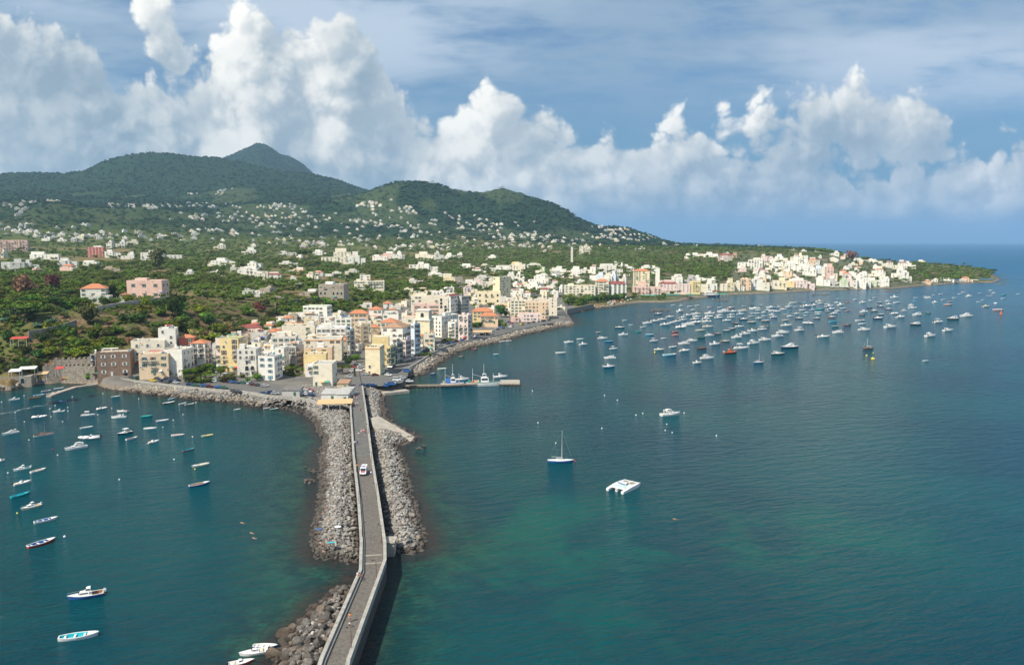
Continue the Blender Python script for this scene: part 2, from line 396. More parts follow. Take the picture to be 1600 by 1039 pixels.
# low haze band of the sky above the sea: blue-grey
bg3 = N(t, 'ShaderNodeBackground'); bg3.inputs[0].default_value = (.095,.205,.32,1); bg3.inputs[1].default_value = 1
m0 = N(t, 'ShaderNodeMixShader'); t.links.new(mth(t, 'MULTIPLY', ramp(t, mth(t, 'ABSOLUTE', ccz), .30, .0), .92), m0.inputs[0]); t.links.new(bg1.outputs[0], m0.inputs[1]); t.links.new(bg3.outputs[0], m0.inputs[2])
bgv = N(t, 'ShaderNodeBackground'); t.links.new(vcol, bgv.inputs[0]); bgv.inputs[1].default_value = .95
m1 = N(t, 'ShaderNodeMixShader'); t.links.new(veil, m1.inputs[0]); t.links.new(m0.outputs[0], m1.inputs[1]); t.links.new(bgv.outputs[0], m1.inputs[2])
bgc = N(t, 'ShaderNodeBackground'); t.links.new(cl, bgc.inputs[0]); bgc.inputs[1].default_value = .92
m2 = N(t, 'ShaderNodeMixShader'); t.links.new(mth(t, 'MULTIPLY', alpha, ramp(t, sx.outputs[2], -.01, .0)), m2.inputs[0]); t.links.new(m1.outputs[0], m2.inputs[1]); t.links.new(bgc.outputs[0], m2.inputs[2])
wo = N(t, 'ShaderNodeOutputWorld'); t.links.new(m2.outputs[0], wo.inputs[0])
w.cycles.sampling_method = 'MANUAL'; w.cycles.sample_map_resolution = 1024
scn.cycles.volume_bounces = 1; scn.cycles.max_bounces = 5; scn.cycles.diffuse_bounces = 2; scn.cycles.glossy_bounces = 2
scn.cycles.use_adaptive_sampling = True
# ------------------------------------------------------------------ haze
def haze_box(dens=5.2e-5):
    m = bpy.data.materials.new('haze_air'); tt = nt(m); o = N(tt, 'ShaderNodeOutputMaterial')
    p = N(tt, 'ShaderNodeVolumePrincipled'); p.inputs['Color'].default_value = (.46,.72,1,1); p.inputs['Density'].default_value = dens
    p.inputs['Anisotropy'].default_value = .2
    tt.links.new(p.outputs[0], o.inputs['Volume'])
    b = MB(); R = 47000; b.box(-R, R, -R, R, -12, 1010)
    o = struct('haze', b.mesh('haze', [m]), 'stuff', 'thin blue haze over the sea and the far hills'); o['category'] = 'haze'
    return o
# ------------------------------------------------------------------ terrain mesh
s_ = GX.reshape(NA, NR)
V = np.stack([GX, GY, GZ.ravel()], 1)
ii, jj = np.meshgrid(np.arange(NA-1), np.arange(NR-1), indexing='ij')
a_ = (ii*NR+jj).ravel(); F = np.stack([a_, a_+NR, a_+NR+1, a_+1], 1)
keep = (V[F].max(1)[:, 2] > -3.5)
F = F[keep]
def smooth(a, b, x): t = np.clip((x-a)/(b-a), 0, 1); return t*t*(3-2*t)
# ground kinds per vertex
Rr = np.hypot(GX, GY); UU, VV = project(GX, GY, V[:, 2])
def inpoly_px(U, Vv, poly): return sdist(np.stack([U, Vv], 1), np.array(poly, float))
town_px = [(140,606),(142,586),(205,548),(330,536),(440,500),(560,486),(640,470),(760,436),(880,440),(905,500),(640,612),(520,660),(440,645)]
far_town_px = [(880,470),(885,430),(1000,425),(1140,438),(1150,400),(1350,400),(1440,430),(1500,446),(1400,460)]
brown_px = [(120,500),(160,482),(270,468),(430,478),(445,505),(340,534),(210,536),(160,510)]
tm = np.clip(smooth(-4, 3, inpoly_px(UU, VV, town_px))+.38*smooth(-4, 3, inpoly_px(UU, VV, far_town_px)), 0, 1)*(Rr < 2300)
slope = np.zeros(NA*NR); 
gzr = np.gradient(GZ, axis=1)/np.gradient(gr)[None, :]; slope = np.abs(gzr).ravel()
cliff = np.clip(smooth(.16, .5, slope+.35*(fbm(GX/35, GY/35, 4)-.5))+.0, 0, 1)*(Rr < 900)*(V[:, 2] > 4)*(UU < 520)
cliff = np.maximum(cliff, smooth(-6, 8, inpoly_px(UU, VV, [(-60,470),(30,472),(46,492),(20,512),(-60,515)])+10*(fbm(GX/18, GY/18, 3)-.45))*(Rr < 900))
cliff = np.maximum(cliff, smooth(-6, 8, inpoly_px(UU, VV, brown_px)+14*(fbm(GX/22, GY/22, 3)-.45))*(Rr < 800))
forest = smooth(2300, 2900, Rr)
# lighter terraces and fields on the middle slopes
fld = smooth(.50, .58, fbm(GX/260+3, GY/420+8, 4))*smooth(4700, 4300, Rr)
fld = np.where(Rr < 2300, smooth(.5, .56, fbm(GX/90, GY/90, 3)), fld)
m = bpy.data.materials.new('island_ground'); t = nt(m)
o = N(t, 'ShaderNodeOutputMaterial'); b = N(t, 'ShaderNodeBsdfPrincipled'); b.inputs['Roughness'].default_value = .95; b.inputs['Specular IOR Level'].default_value = .1
ge = N(t, 'ShaderNodeNewGeometry'); pos = ge.outputs['Position']
def at(n): q = N(t, 'ShaderNodeAttribute', attribute_name=n); return q.outputs['Fac']
n1 = noise(t, pos, .012, 6, .65); n2 = noise(t, pos, .09, 5, .6); n3 = noise(t, pos, .6, 3, .6)
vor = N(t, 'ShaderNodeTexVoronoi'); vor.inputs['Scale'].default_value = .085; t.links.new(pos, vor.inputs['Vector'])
canopy = mixc(t, ramp(t, n2, .3, .7), (.008,.026,.012), (.024,.058,.020))  # dark forest green with cloud shade put into the tone
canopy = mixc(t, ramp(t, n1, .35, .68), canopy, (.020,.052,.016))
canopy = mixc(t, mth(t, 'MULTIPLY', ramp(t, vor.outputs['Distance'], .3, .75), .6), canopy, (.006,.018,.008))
grass = mixc(t, ramp(t, n2, .35, .65), (.055,.090,.022), (.125,.13,.045))
grass = mixc(t, ramp(t, n1, .42, .60), grass, (.20,.14,.07))
near_g = mixc(t, at('field'), mixc(t, ramp(t, n2, .35, .62), (.045,.080,.016), (.115,.120,.036)), grass)
far_g = mixc(t, mth(t, 'MULTIPLY', at('field'), .75), canopy, mixc(t, ramp(t, n2, .3, .7), (.035,.065,.02), (.085,.10,.04)))
c = mixc(t, at('forest'), near_g, far_g)
rock = mixc(t, ramp(t, n3, .3, .7), (.085,.055,.03), (.25,.17,.10))
rock = mixc(t, ramp(t, n2, .45, .6), rock, (.075,.085,.03))
c = mixc(t, at('cliff'), c, rock)
pave = mixc(t, ramp(t, n2, .3, .7), (.12,.115,.105), (.19,.18,.16))
c = mixc(t, at('town'), c, pave)
sepz = N(t, 'ShaderNodeSeparateXYZ'); t.links.new(pos, sepz.inputs[0])
c = mixc(t, mth(t, 'MULTIPLY', ramp(t, sepz.outputs[2], 2.4, 1.6), 1.0), c, mixc(t, ramp(t, n3, .3, .7), (.13,.11,.09), (.27,.23,.18)))
t.links.new(c, b.inputs['Base Color'])
bp = N(t, 'ShaderNodeBump'); bp.inputs['Distance'].default_value = 6; t.links.new(mth(t, 'MULTIPLY', at('forest'), 1.0), bp.inputs['Strength'])
t.links.new(mth(t, 'SUBTRACT', n2, mth(t, 'MULTIPLY', vor.outputs['Distance'], .8)), bp.inputs['Height']); t.links.new(bp.outputs[0], b.inputs['Normal'])
t.links.new(b.outputs[0], o.inputs[0])
me = bigmesh('island_terrain', V, F, [m], smooth=True)
fattr(me, 'town', tm); fattr(me, 'cliff', cliff); fattr(me, 'forest', forest); fattr(me, 'field', fld)
struct('terrain', me)
# ------------------------------------------------------------------ sea
azs = np.concatenate([np.linspace(-PI, -.75, 26)[:-1], np.linspace(-.75, .75, 330), np.linspace(.75, PI, 26)[1:]])
rs = np.concatenate([[0, 60], np.geomspace(110, 2600, 330), np.geomspace(2700, 45000, 40)])
A_, R_ = np.meshgrid(azs, rs, indexing='ij'); sxx = (np.sin(A_)*R_).ravel(); syy = (np.cos(A_)*R_).ravel()
Vs = np.stack([sxx, syy, 0*sxx], 1); na, nr = len(azs), len(rs)
ii, jj = np.meshgrid(np.arange(na-1), np.arange(nr-1), indexing='ij'); a_ = (ii*nr+jj).ravel()
Fs = np.stack([a_, a_+nr, a_+nr+1, a_+1], 1)[:, ::-1]
Pq = np.stack([sxx, syy], 1)
dc = -sdist(Pq, coast); dm = np.minimum.reduce([-sdist(Pq, p) for p in mounds.values()])
brd = np.array([gp(505,1080,0), gp(498,1030,0), gp(560,893,0), gp(600,870,0), gp(555,1040,0), gp(548,1080,0)])
dd = np.minimum(dc, np.minimum(dm, -sdist(Pq, brd)))
shal = np.exp(-np.clip(dd, 0, 1e9)/(9+14*fbm(sxx/40, syy/40, 3)))
su, sv = project(sxx, np.maximum(syy, 1), 0*sxx)
gu = np.exp(-((su-760)/230)**2-((sv-860)/110)**2)*.55+np.exp(-((su-1150)/330)**2-((sv-850)/60)**2)*.55+np.exp(-((su-440)/60)**2-((sv-930)/70)**2)*.5+np.exp(-((su-1040)/260)**2-((sv-1000)/60)**2)*.3
gu = np.where(syy > 50, gu, 0)
m = bpy.data.materials.new('sea_water'); t = nt(m)
o = N(t, 'ShaderNodeOutputMaterial'); b = N(t, 'ShaderNodeBsdfPrincipled')
ge = N(t, 'ShaderNodeNewGeometry'); pos = ge.outputs['Position']
w1 = noise(t, pos, .035, 5, .6, dist=.6); w2 = noise(t, pos, .012, 4, .55); w3 = noise(t, pos, .16, 4, .6)
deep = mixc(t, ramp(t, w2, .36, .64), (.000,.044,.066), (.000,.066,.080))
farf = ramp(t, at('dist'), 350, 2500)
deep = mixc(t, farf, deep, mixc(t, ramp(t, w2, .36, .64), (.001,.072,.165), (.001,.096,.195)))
grn = mixc(t, ramp(t, w1, .40, .62), (.000,.062,.064), (.000,.122,.084))
gf = mth(t, 'MULTIPLY', at('green'), ramp(t, w1, .25, .70), clamp=True)
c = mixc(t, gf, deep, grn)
sh2 = mth(t, 'MULTIPLY', at('shallow'), ramp(t, w3, .2, .7))
wf = noise(t, pos, .55, 4, .7)
bed = mixc(t, ramp(t, w3, .40, .60), (.008,.040,.040), (.020,.082,.058))
bed = mixc(t, mth(t, 'MULTIPLY', ramp(t, wf, .45, .62), .75), bed, (.018,.026,.024))
bed = mixc(t, ramp(t, at('shallow'), .62, .92), bed, mixc(t, ramp(t, wf, .4, .6), (.050,.030,.024), (.022,.030,.026)))
c = mixc(t, mth(t, 'MINIMUM', mth(t, 'MULTIPLY', ramp(t, at('shallow'), .05, .75), mth(t, 'MULTIPLY_ADD', w3, .8, .45)), .92), c, bed)
t.links.new(c, b.inputs['Base Color'])
b.inputs['Specular IOR Level'].default_value = .12; b.inputs['IOR'].default_value = 1.33
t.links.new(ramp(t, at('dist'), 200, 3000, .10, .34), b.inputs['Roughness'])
st = vmath(t, 'MULTIPLY', pos, (.62, 1.25, 1))
rt = N(t, 'ShaderNodeVectorRotate', rotation_type='Z_AXIS'); t.links.new(pos, rt.inputs[0]); rt.inputs['Angle'].default_value = -.35
st = vmath(t, 'MULTIPLY', rt.outputs[0], (.40, 1.15, 1))
h1 = noise(t, st, .8, 5, .68, dist=.5); h2 = noise(t, st, .28, 3, .5, dist=.5)
hh = mth(t, 'MULTIPLY_ADD', h2, 2.2, mth(t, 'MULTIPLY', h1, 1.3))
bp = N(t, 'ShaderNodeBump'); bp.inputs['Distance'].default_value = 1.0
cal = noise(t, pos, .006, 3, .5)
t.links.new(mth(t, 'MULTIPLY', ramp(t, at('dist'), 250, 2600, 1.0, .6), ramp(t, cal, .3, .7, .7, 1.)), bp.inputs['Strength'])
t.links.new(hh, bp.inputs['Height']); t.links.new(bp.outputs[0], b.inputs['Normal'])
t.links.new(b.outputs[0], o.inputs[0])
me = bigmesh('sea', Vs, Fs, [m], smooth=True)
fattr(me, 'shallow', shal); fattr(me, 'dist', np.hypot(sxx, syy)); fattr(me, 'green', np.clip(gu, 0, 1))
struct('sea', me)
HZ = haze_box()
# ================================================================== causeway, breakwaters, quays
asphalt = simple('asphalt', (.125,.122,.115), .9, .22, .8, dirt=(.17,.16,.145), dscale=.35)
cobble = simple('cobble_road', (.135,.122,.106), .9, .25, 1.6, dirt=(.10,.09,.08), dscale=.5)
coping = simple('parapet_stone', (.36,.345,.31), .85, .18, .9, dirt=(.2,.19,.17), dscale=.5)
darkwall = simple('sea_wall_stone', (.085,.075,.062), .9, .35, 1.1, dirt=(.03,.035,.03), dscale=.3)
conc = simple('concrete', (.40,.36,.30), .9, .16, .7, dirt=(.24,.21,.17), dscale=.3)
iron = simple('dark_iron', (.05,.055,.06), .5, .1, 3, metal=.3)
white = simple('white_paint', (.80,.79,.76), .45, .05, 2)
L = [(486,1100),(506,1034),(566,895),(567,847),(562,780),(554,711),(550,651),(546,600),(543,570)]
Rr_ = [(530,1100),(541,1038),(599,880),(599,852),(589,780),(579,716),(572,655),(565,605),(560,574)]
ZR = 4.2
Lw = [Vector(gp(u, v, ZR)+(ZR,)) for u, v in L]; Rw = [Vector(gp(u, v, ZR)+(ZR,)) for u, v in Rr_]
def offs(P, side, d):
    out = []
    for i, p in enumerate(P):
        a = P[max(0, i-1)]; b = P[min(len(P)-1, i+1)]; t_ = (b-a); t_.z = 0; t_.normalize()
        n_ = Vector((-t_.y, t_.x, 0))*side; out.append(p+n_*d)
    return out
def strip(A, B, za, zb, mb, mi=0):
    """a closed solid ribbon between two edge polylines, from height zb up to za"""
    rings = []
    for a, b in zip(A, B):
        rings.append([(a.x, a.y, zb), (b.x, b.y, zb), (b.x, b.y, za), (a.x, a.y, za)])
    mb.loft(rings, mi)
cw = link('causeway', None); cw['label'] = 'long narrow stone causeway with parapets running from the bottom edge to the town'; cw['category'] = 'causeway'
mb = MB(); strip(Lw[:7], Rw[:7], ZR, ZR-.5, mb); link('roadway', mb.mesh('roadway', [cobble]), cw)
mb = MB(); strip(offs(Lw[:8], 1, .0), offs(Lw[:8], 1, .75), ZR+.95, ZR-.6, mb); link('parapet', mb.mesh('parapet_left', [coping]), cw)
mb = MB(); strip(offs(Rw[:8], -1, .75), offs(Rw[:8], -1, .0), ZR+.95, ZR-.6, mb); link('parapet', mb.mesh('parapet_right', [coping]), cw)
mb = MB(); strip(offs(Lw[:5], 1, -.42), offs(Lw[:5], 1, -.16), ZR+.42, ZR-.3, mb); link('kerb_wall', mb.mesh('kerb_wall', [coping]), cw)
mb = MB(); strip(offs(Rw[:8], -1, .0), offs(Rw[:8], -1, .25), ZR+.10, ZR-.3, mb); link('gutter', mb.mesh('gutter', [conc]), cw)
mb = MB(); strip(offs(Lw[:8], 1, .1), offs(Rw[:8], -1, .1), ZR-.5, -2.5, mb)
mb2 = MB(); mb = MB(); strip(offs(Lw[:8], 1, .68), offs(Rw[:8], -1, .68), ZR-.52, -2.5, mb); link('side_wall', mb.mesh('side_wall', [darkwall]), cw)
b1x = gp(612,868,0); mb = MB(); c1 = Vector((b1x[0]-.6, b1x[1]+1.2, 0))
for z0, z1, r in ((-2, 3.6, 1.35), (3.6, 3.9, 1.55)): mb.box(c1.x-r, c1.x+r, c1.y-r*1.4, c1.y+r*1.4, z0, z1)
link('buttress', mb.mesh('buttress', [conc]), cw)
for v0 in (868, 880.5):
    a = Vector(gp(568, v0, ZR)+(ZR+.004,)); b = Vector(gp(597, v0-2, ZR)+(ZR+.004,)); d = (b-a).normalized(); n_ = Vector((-d.y, d.x, 0))*.22
    mb = MB(); mb.add([a-n_, b-n_, b+n_, a+n_], [(0,1,2,3)]); link('stone_band', mb.mesh('stone_band', [conc]), cw)
# asphalt further on
ext = MB(); strip(Lw[5:], Rw[5:], ZR+.004, ZR-.3, ext)
rd = struct('road', ext.mesh('road', [asphalt]), 'structure')
# lamp posts
def lamp_post(h=4.6):
    r = link('street_lamp', None)
    p = MB(); p.tube((0,0,0), (0,0,.5), .16, .12, 8); p.tube((0,0,.5), (0,0,h), .085, .055, 8); p.tube((0,0,h), (.7,0,h+.25), .045, .04, 6)
    link('post', p.mesh('lamp_post', [simple('lamp_rust', (.16,.10,.075), .6, .2)]), r)
    q = MB(); q.loft([[(.7+x*.5, y*.5, h+.02) for x, y in ((-.4,-.3),(.4,-.3),(.4,.3),(-.4,.3))], [(.7+x*.2, y*.2, h+.3) for x, y in ((-.4,-.3),(.4,-.3),(.4,.3),(-.4,.3))]])
    link('lamp_shade', q.mesh('lamp_shade', [iron]), r); return r
def dup(root):
    r = root.copy(); COL.objects.link(r)
    for ch in list(root.children):
        c_ = ch.copy(); COL.objects.link(c_); c_.parent = r; c_.matrix_parent_inverse = ch.matrix_parent_inverse
        for g_ in ch.children:
            d_ = g_.copy(); COL.objects.link(d_); d_.parent = c_
    return r
L0 = lamp_post(); first = True
for u, v, side in ((549,1016,-1),(588,905,-1),(566,842,1),(596,846,-1),(561,790,1),(588,778,-1),(557,740,1),(581,726,-1),(553,690,1),(576,680,-1),(550,655,1),(569,634,-1),(548,622,1)):
    o = L0 if first else dup(L0); first = False
    x, y = gp(u, v, ZR+.3); o.location = (x, y, ZR+.1); o.rotation_euler = (0, 0, 0 if side > 0 else PI)
    reg(o, 'street lamp', 'dark street lamp on the %s parapet of the causeway' % ('left' if side > 0 else 'right'), u, v, 'street lamps along the causeway', lm=None)
# ------------------------------------------------------------------ mounds under the boulders
mat_m = simple('boulder_bed', (.15,.135,.115), .95, .35, .9, dirt=(.06,.055,.05), dscale=.25, bump=.6)
ramp_poly = np.array([gp(580,652,2.8), gp(592,651,2.8), gp(650,684,0), gp(640,690,0), gp(583,668,2.8)])
def mound(name, poly, top, lab):
    x0, y0 = poly.min(0)-1; x1, y1 = poly.max(0)+1; st = 1.6
    xs = np.arange(x0, x1+st, st); ys = np.arange(y0, y1+st, st)
    X, Y = np.meshgrid(xs, ys, indexing='ij'); P = np.stack([X.ravel(), Y.ravel()], 1); d = sdist(P, poly)
    z = np.where(d > 0, np.minimum(top, -.8+d*.55), -.8+d)+(fbm(P[:, 0]*.5, P[:, 1]*.5, 3)-.5)*.8
    rd_ = sdist(P, ramp_poly); z = np.where(rd_ > -1.2, np.minimum(z, -.6), z)
    n_ = len(ys); i_, j_ = np.meshgrid(np.arange(len(xs)-1), np.arange(n_-1), indexing='ij'); a = (i_*n_+j_).ravel()
    F = np.stack([a, a+n_, a+n_+1, a+1], 1); F = F[(d[F].max(1) > -3)]
    me = bigmesh(name, np.stack([P[:, 0], P[:, 1], z], 1), F, [mat_m], smooth=True)
    o = struct('breakwater_ground', me, 'structure')
    return poly
for k in 'abc': mound('breakwater_ground', mounds[k], 2.7 if k != 'c' else 2.0, '')
def mound_z(x, y, poly, top): 
    d = sdist(np.array([[x, y]]), poly)[0]; return min(top, -.8+d*.55) if d > 0 else -.8+d
# ------------------------------------------------------------------ boulders
def ico(sub):
    bm = bmesh.new(); bmesh.ops.create_icosphere(bm, subdivisions=sub, radius=1.0)
    V = np.array([v.co[:] for v in bm.verts]); F = np.array([[v.index for v in f.verts] for f in bm.faces]); bm.free(); return V, F
ICO1 = ico(1); ICO2 = ico(2); ICO3 = ico(3)
def rock_shape(base, seed):
    r = np.random.default_rng(seed); V, F = base; V = V.copy()
    for k in range(9):                      # chop with planes for facets
        n_ = r.normal(size=3); n_ /= np.linalg.norm(n_); dist = r.uniform(.55, .85)
        q = V@n_; V = np.where((q > dist)[:, None], V-np.outer(q-dist, n_), V)
    V *= r.uniform(.7, 1.15, 3); V += r.normal(size=V.shape)*.025; return V, F
def rockmat(name, sun, dark):
    m = bpy.data.materials.new(name); t = nt(m); o = N(t, 'ShaderNodeOutputMaterial'); b = N(t, 'ShaderNodeBsdfPrincipled')
    b.inputs['Roughness'].default_value = .9; b.inputs['Specular IOR Level'].default_value = .2
    ge = N(t, 'ShaderNodeNewGeometry'); pos = ge.outputs['Position']
    if name == 'boulder_stuff': rnd = ge.outputs['Random Per Island']
    else: oi = N(t, 'ShaderNodeObjectInfo'); rnd = oi.outputs['Random']
    c = mixc(t, rnd, tuple(x*.6 for x in sun), tuple(x*1.25 for x in sun))
    wn_ = N(t, 'ShaderNodeTexWhiteNoise', noise_dimensions='1D'); t.links.new(rnd, wn_.inputs['W'])
    c = mixc(t, mth(t, 'MULTIPLY', ramp(t, wn_.outputs['Value'], .75, .8), .5), c, (.27,.19,.13))
    n_ = noise(t, pos, 1.4, 5, .65); c = mixc(t, ramp(t, n_, .35, .7, 0, .55), c, dark)
    sz = N(t, 'ShaderNodeSeparateXYZ'); t.links.new(pos, sz.inputs[0])
    wet = ramp(t, mth(t, 'ADD', sz.outputs[2], mth(t, 'MULTIPLY', noise(t, pos, .25, 3, .5), 1.6)), 2.9, 1.5)
    c = mixc(t, mth(t, 'MULTIPLY', wet, .80), c, (.045,.034,.026))
    t.links.new(c, b.inputs['Base Color']); bp = N(t, 'ShaderNodeBump'); bp.inputs['Strength'].default_value = .6; bp.inputs['Distance'].default_value = .25
    t.links.new(n_, bp.inputs['Height']); t.links.new(bp.outputs[0], b.inputs['Normal']); t.links.new(b.outputs[0], o.inputs[0]); return m
RM = rockmat('boulder_stone', (.33,.315,.295), (.12,.115,.105)); RMs = rockmat('boulder_stuff', (.35,.335,.31), (.13,.12,.11))
rocks = []      # x, y, z, r
def sample_poly(poly, n, rmin, rmax, top, edge=None):
    x0, y0 = poly.min(0); x1, y1 = poly.max(0)
    P = RNG.uniform((x0, y0), (x1, y1), (int(n), 2)); d = sdist(P, poly)
    P = P[d > -.9]; d = d[d > -.9]
    r = RNG.uniform(rmin, rmax, len(P))*np.where(RNG.random(len(P)) < .12, 1.5, 1)
    r = r*(1+.55*np.exp(-np.clip(d, 0, 99)/2.2))
    z = np.where(d > 0, np.minimum(top, -.8+d*.55), -.8+d)+r*.25+RNG.uniform(-.15, .45, len(P))
    return [(P[i, 0], P[i, 1], z[i], r[i]) for i in range(len(P))]
def area(p): x, y = p[:, 0], p[:, 1]; return (x.max()-x.min())*(y.max()-y.min())
ra = sample_poly(mounds['a'], area(mounds['a'])*2.8, .22, .55, 2.7); rb = sample_poly(mounds['b'], area(mounds['b'])*2.7, .22, .58, 2.7)
rc = sample_poly(mounds['c'], area(mounds['c'])*1.0, .38, .95, 2.0)
LP = np.array([[p.x, p.y] for p in offs(Lw[:8], 1, 1.0)]+[[p.x, p.y] for p in offs(Rw[:8], -1, 1.0)][::-1])
def notroad(rs): 
    P = np.array([[r[0], r[1]] for r in rs]); d = sdist(P, LP); return [r for r, q in zip(rs, d) if q < -.1]
def notramp(rs):
    P = np.array([[r[0], r[1]] for r in rs]); d = sdist(P, ramp_poly); return [r for r, q in zip(rs, d) if q < .1]
rocks = notramp(notroad(ra+rb+rc))
# stray rocks in the water
for u, v, n, s in ((488,735,10,6),(484,752,8,5),(425,850,0,0),(480,985,10,6),(655,700,8,5),(640,682,30,7),(600,640,10,3),(605,655,14,4)):
    for k in range(n):
        x, y = gp(u+random.gauss(0, s), v+random.gauss(0, s*.5)); rocks.append((x, y, random.uniform(-.4, .3), random.uniform(.5, 1.1)))
# quay slopes: rocks along the shore line
def shore(i0, i1, per_m, w, rmin, rmax, zt=3.0):
    out = []
    pts = coast[i0:i1+1]
    for a, b in zip(pts[:-1], pts[1:]):
        L_ = np.linalg.norm(b-a); t_ = (b-a)/L_; n_ = np.array((-t_[1], t_[0]))
        for k in range(int(L_*per_m*w)):
            s = random.random()*L_; q = random.uniform(-.5, w); p = a+t_*s+n_*q
            out.append((p[0], p[1], -.5+zt*min(1, max(0, q/w))+random.uniform(-.1, .5), random.uniform(rmin, rmax)))
    return out
def ci(u): return min(range(len(coast_px)), key=lambda i: abs(coast_px[i][0]-u[0])+abs(coast_px[i][1]-u[1]))
def side_ok(i0):   # which side of the line is land
    a, b = coast[i0], coast[i0+1]; m_ = (a+b)/2; t_ = (b-a)/np.linalg.norm(b-a); n_ = np.array((-t_[1], t_[0])); return sdist(np.array([m_+n_*3]), coast)[0] > 0
print('land side left?', side_ok(ci((200,612))))
rq = shore(ci((152,601)), ci((492,661)), .55, 8, .5, 1.1, 3.4)+shore(ci((642,588)), ci((900,507)), .36, 8, .6, 1.3, 3.2)+shore(ci((889,490)), ci((984,475)), .2, 6, .8, 1.8, 3)+shore(ci((1373,451)), ci((1552,442)), .10, 7, .8, 2.0, 1.5)+shore(ci((-30,606)), ci((45,602)), .3, 8, .8, 1.8, 3)
# dark reefs awash
for u, v, n, su, sv in ((1030,485,60,14,1.6),(1125,470,50,12,1.2),(1282,461,60,13,1.0),(1395,456,50,12,.7),(1565,445,30,8,.6),(888,509,25,8,1.6),(1415,448,60,22,.9)):
    for k in range(n):
        x, y = gp(u+random.uniform(-1, 1)*su, v+random.gauss(0, sv*.5)); rq.append((x, y, random.uniform(-.5, .1), random.uniform(.8, 2.2)))
allr = rocks+rq
allr.sort(key=lambda r: -r[3]/math.hypot(r[0], r[1]))
vis = [r for r in allr if -5 < project(r[0], r[1], r[2])[0] < 1605 and project(r[0], r[1], r[2])[1] < 1050]
indiv = vis[:290]; ids = set(map(id, indiv)); rest = [r for r in allr if id(r) not in ids]
rv = []
for k in range(10):
    V_, F_ = rock_shape(ICO3, 100+k); me = bigmesh('boulder', V_, F_, [RM]); rv.append(me)
RMd = rockmat('boulder_dark', (.17,.155,.14), (.06,.05,.045)); rvd = [bigmesh('boulder_dark', *rock_shape(ICO3, 100+k), [RMd]) for k in range(6)]
for i, (x, y, z, r) in enumerate(indiv):
    o = link('boulder', rvd[i % 6] if project(x, y, z)[1] > 903 else rv[i % 10], None, (x, y, z), random.random()*6.3, (r*random.uniform(.8, 1.2), r*random.uniform(.8, 1.2), r*random.uniform(.65, 1)))
    o.rotation_euler = (random.uniform(-.4, .4), random.uniform(-.4, .4), random.random()*6.3)
    u, v = project(x, y, z)
    if v > 900: ph = 'rounded dark grey boulder in the heap left of the bridge bend'
    elif u < 575: ph = 'grey boulder in the breakwater left of the causeway'
    else: ph = 'grey boulder in the breakwater right of the causeway'
    o['label'] = ph; o['category'] = 'boulder'; o['group'] = {'r': 'rounded boulders beside the bridge bend', 'l': 'boulders of the left breakwater', 'g': 'boulders of the right breakwater'}['r' if v > 900 else 'l' if u < 575 else 'g']
def merge_rocks(rs, base, name, mat, label, cat):
    sh = [rock_shape(base, 300+k) for k in range(24)]; Vs, Fs, off = [], [], 0
    for i, (x, y, z, r) in enumerate(rs):
        V_, F_ = sh[i % 24]; a = random.random()*6.3; c_, s_ = math.cos(a), math.sin(a); R = np.array([[c_, -s_, 0], [s_, c_, 0], [0, 0, 1]])
        q = (V_*np.array([r*random.uniform(.8, 1.25), r*random.uniform(.8, 1.25), r*random.uniform(.6, 1)]))@R.T+np.array([x, y, z])
        Vs.append(q); Fs.append(F_+off); off += len(q)
    o = struct(name, bigmesh(name, np.concatenate(Vs), np.concatenate(Fs), [mat]), 'stuff', label); o['category'] = cat; return o
nr_ = [r for r in rest if math.hypot(r[0], r[1]) < 450]; fr_ = [r for r in rest if math.hypot(r[0], r[1]) >= 450]
merge_rocks(nr_, ICO2, 'boulder_heap', RMs, 'grey boulders heaped along both sides of the causeway', 'boulders')
RMq = rockmat('boulder_stuff', (.46,.41,.335), (.22,.19,.15))
merge_rocks(fr_, ICO1, 'quay_riprap', RMq, 'pale boulders lining the quays, shores and reefs', 'boulders')
# boat ramp
mb = MB(); P = [gp(578,654,2.6), gp(592,651,2.6), gp(650,684,.2), gp(641,690,.2), gp(583,668,2.6)]; zz = [2.9,2.9,.25,.25,2.9]
n5 = len(P); mb.add([(p[0], p[1], z) for p, z in zip(P, zz)]+[(p[0], p[1], -2) for p in P], [tuple(range(n5))[::-1] if False else tuple(range(n5)), *[(i, i+n5, (i+1) % n5+n5, (i+1) % n5) for i in range(n5)]])
o = link('boat_ramp', mb.mesh('boat_ramp', [conc])); o['label'] = 'sloping pale concrete boat ramp right of the causeway'; o['category'] = 'boat ramp'
# pier right
def slab_path(name, pts, w, z1, z0, mat, label, cat, parts=None):
    P = [Vector(gp(u, v, z1)+(z1,)) for u, v in pts]; A = offs(P, 1, w/2); B = offs(P, -1, w/2)
    r = link(name, None); r['label'] = label; r['category'] = cat
    mb = MB(); strip(A, B, z1, z0, mb); link('deck', mb.mesh('deck', [mat]), r); return r, P
pierm = simple('pier_wood', (.24,.19,.14), .9, .25, 1, dirt=(.13,.11,.09))
pr, PP = slab_path('pier', [(630,602),(700,601),(780,597),(784,597)], 3.4, 1.5, .9, pierm, 'long low grey pier reaching out right from the plaza', 'pier')
hd = MB(); a = Vector(gp(781,597,1.7)+(0,)); b = Vector(gp(812,597,1.7)+(0,)); d = (b-a).normalized(); n_ = Vector((-d.y, d.x, 0))*9
hd.loft([[(p.x, p.y, z) for p in (a-n_*.5, b-n_*.5, b+n_*.8, a+n_*.8)] for z in (1.1, 1.8)]); link('pier_head', hd.mesh('pier_head', [conc]), pr)
for k in range(26):
    s = k/25; p = PP[0].lerp(PP[2], s); q = MB(); q.tube((p.x, p.y, -2), (p.x, p.y, 1.0), .28, n=7)
    link('pile', q.mesh('pile', [darkwall]), pr)
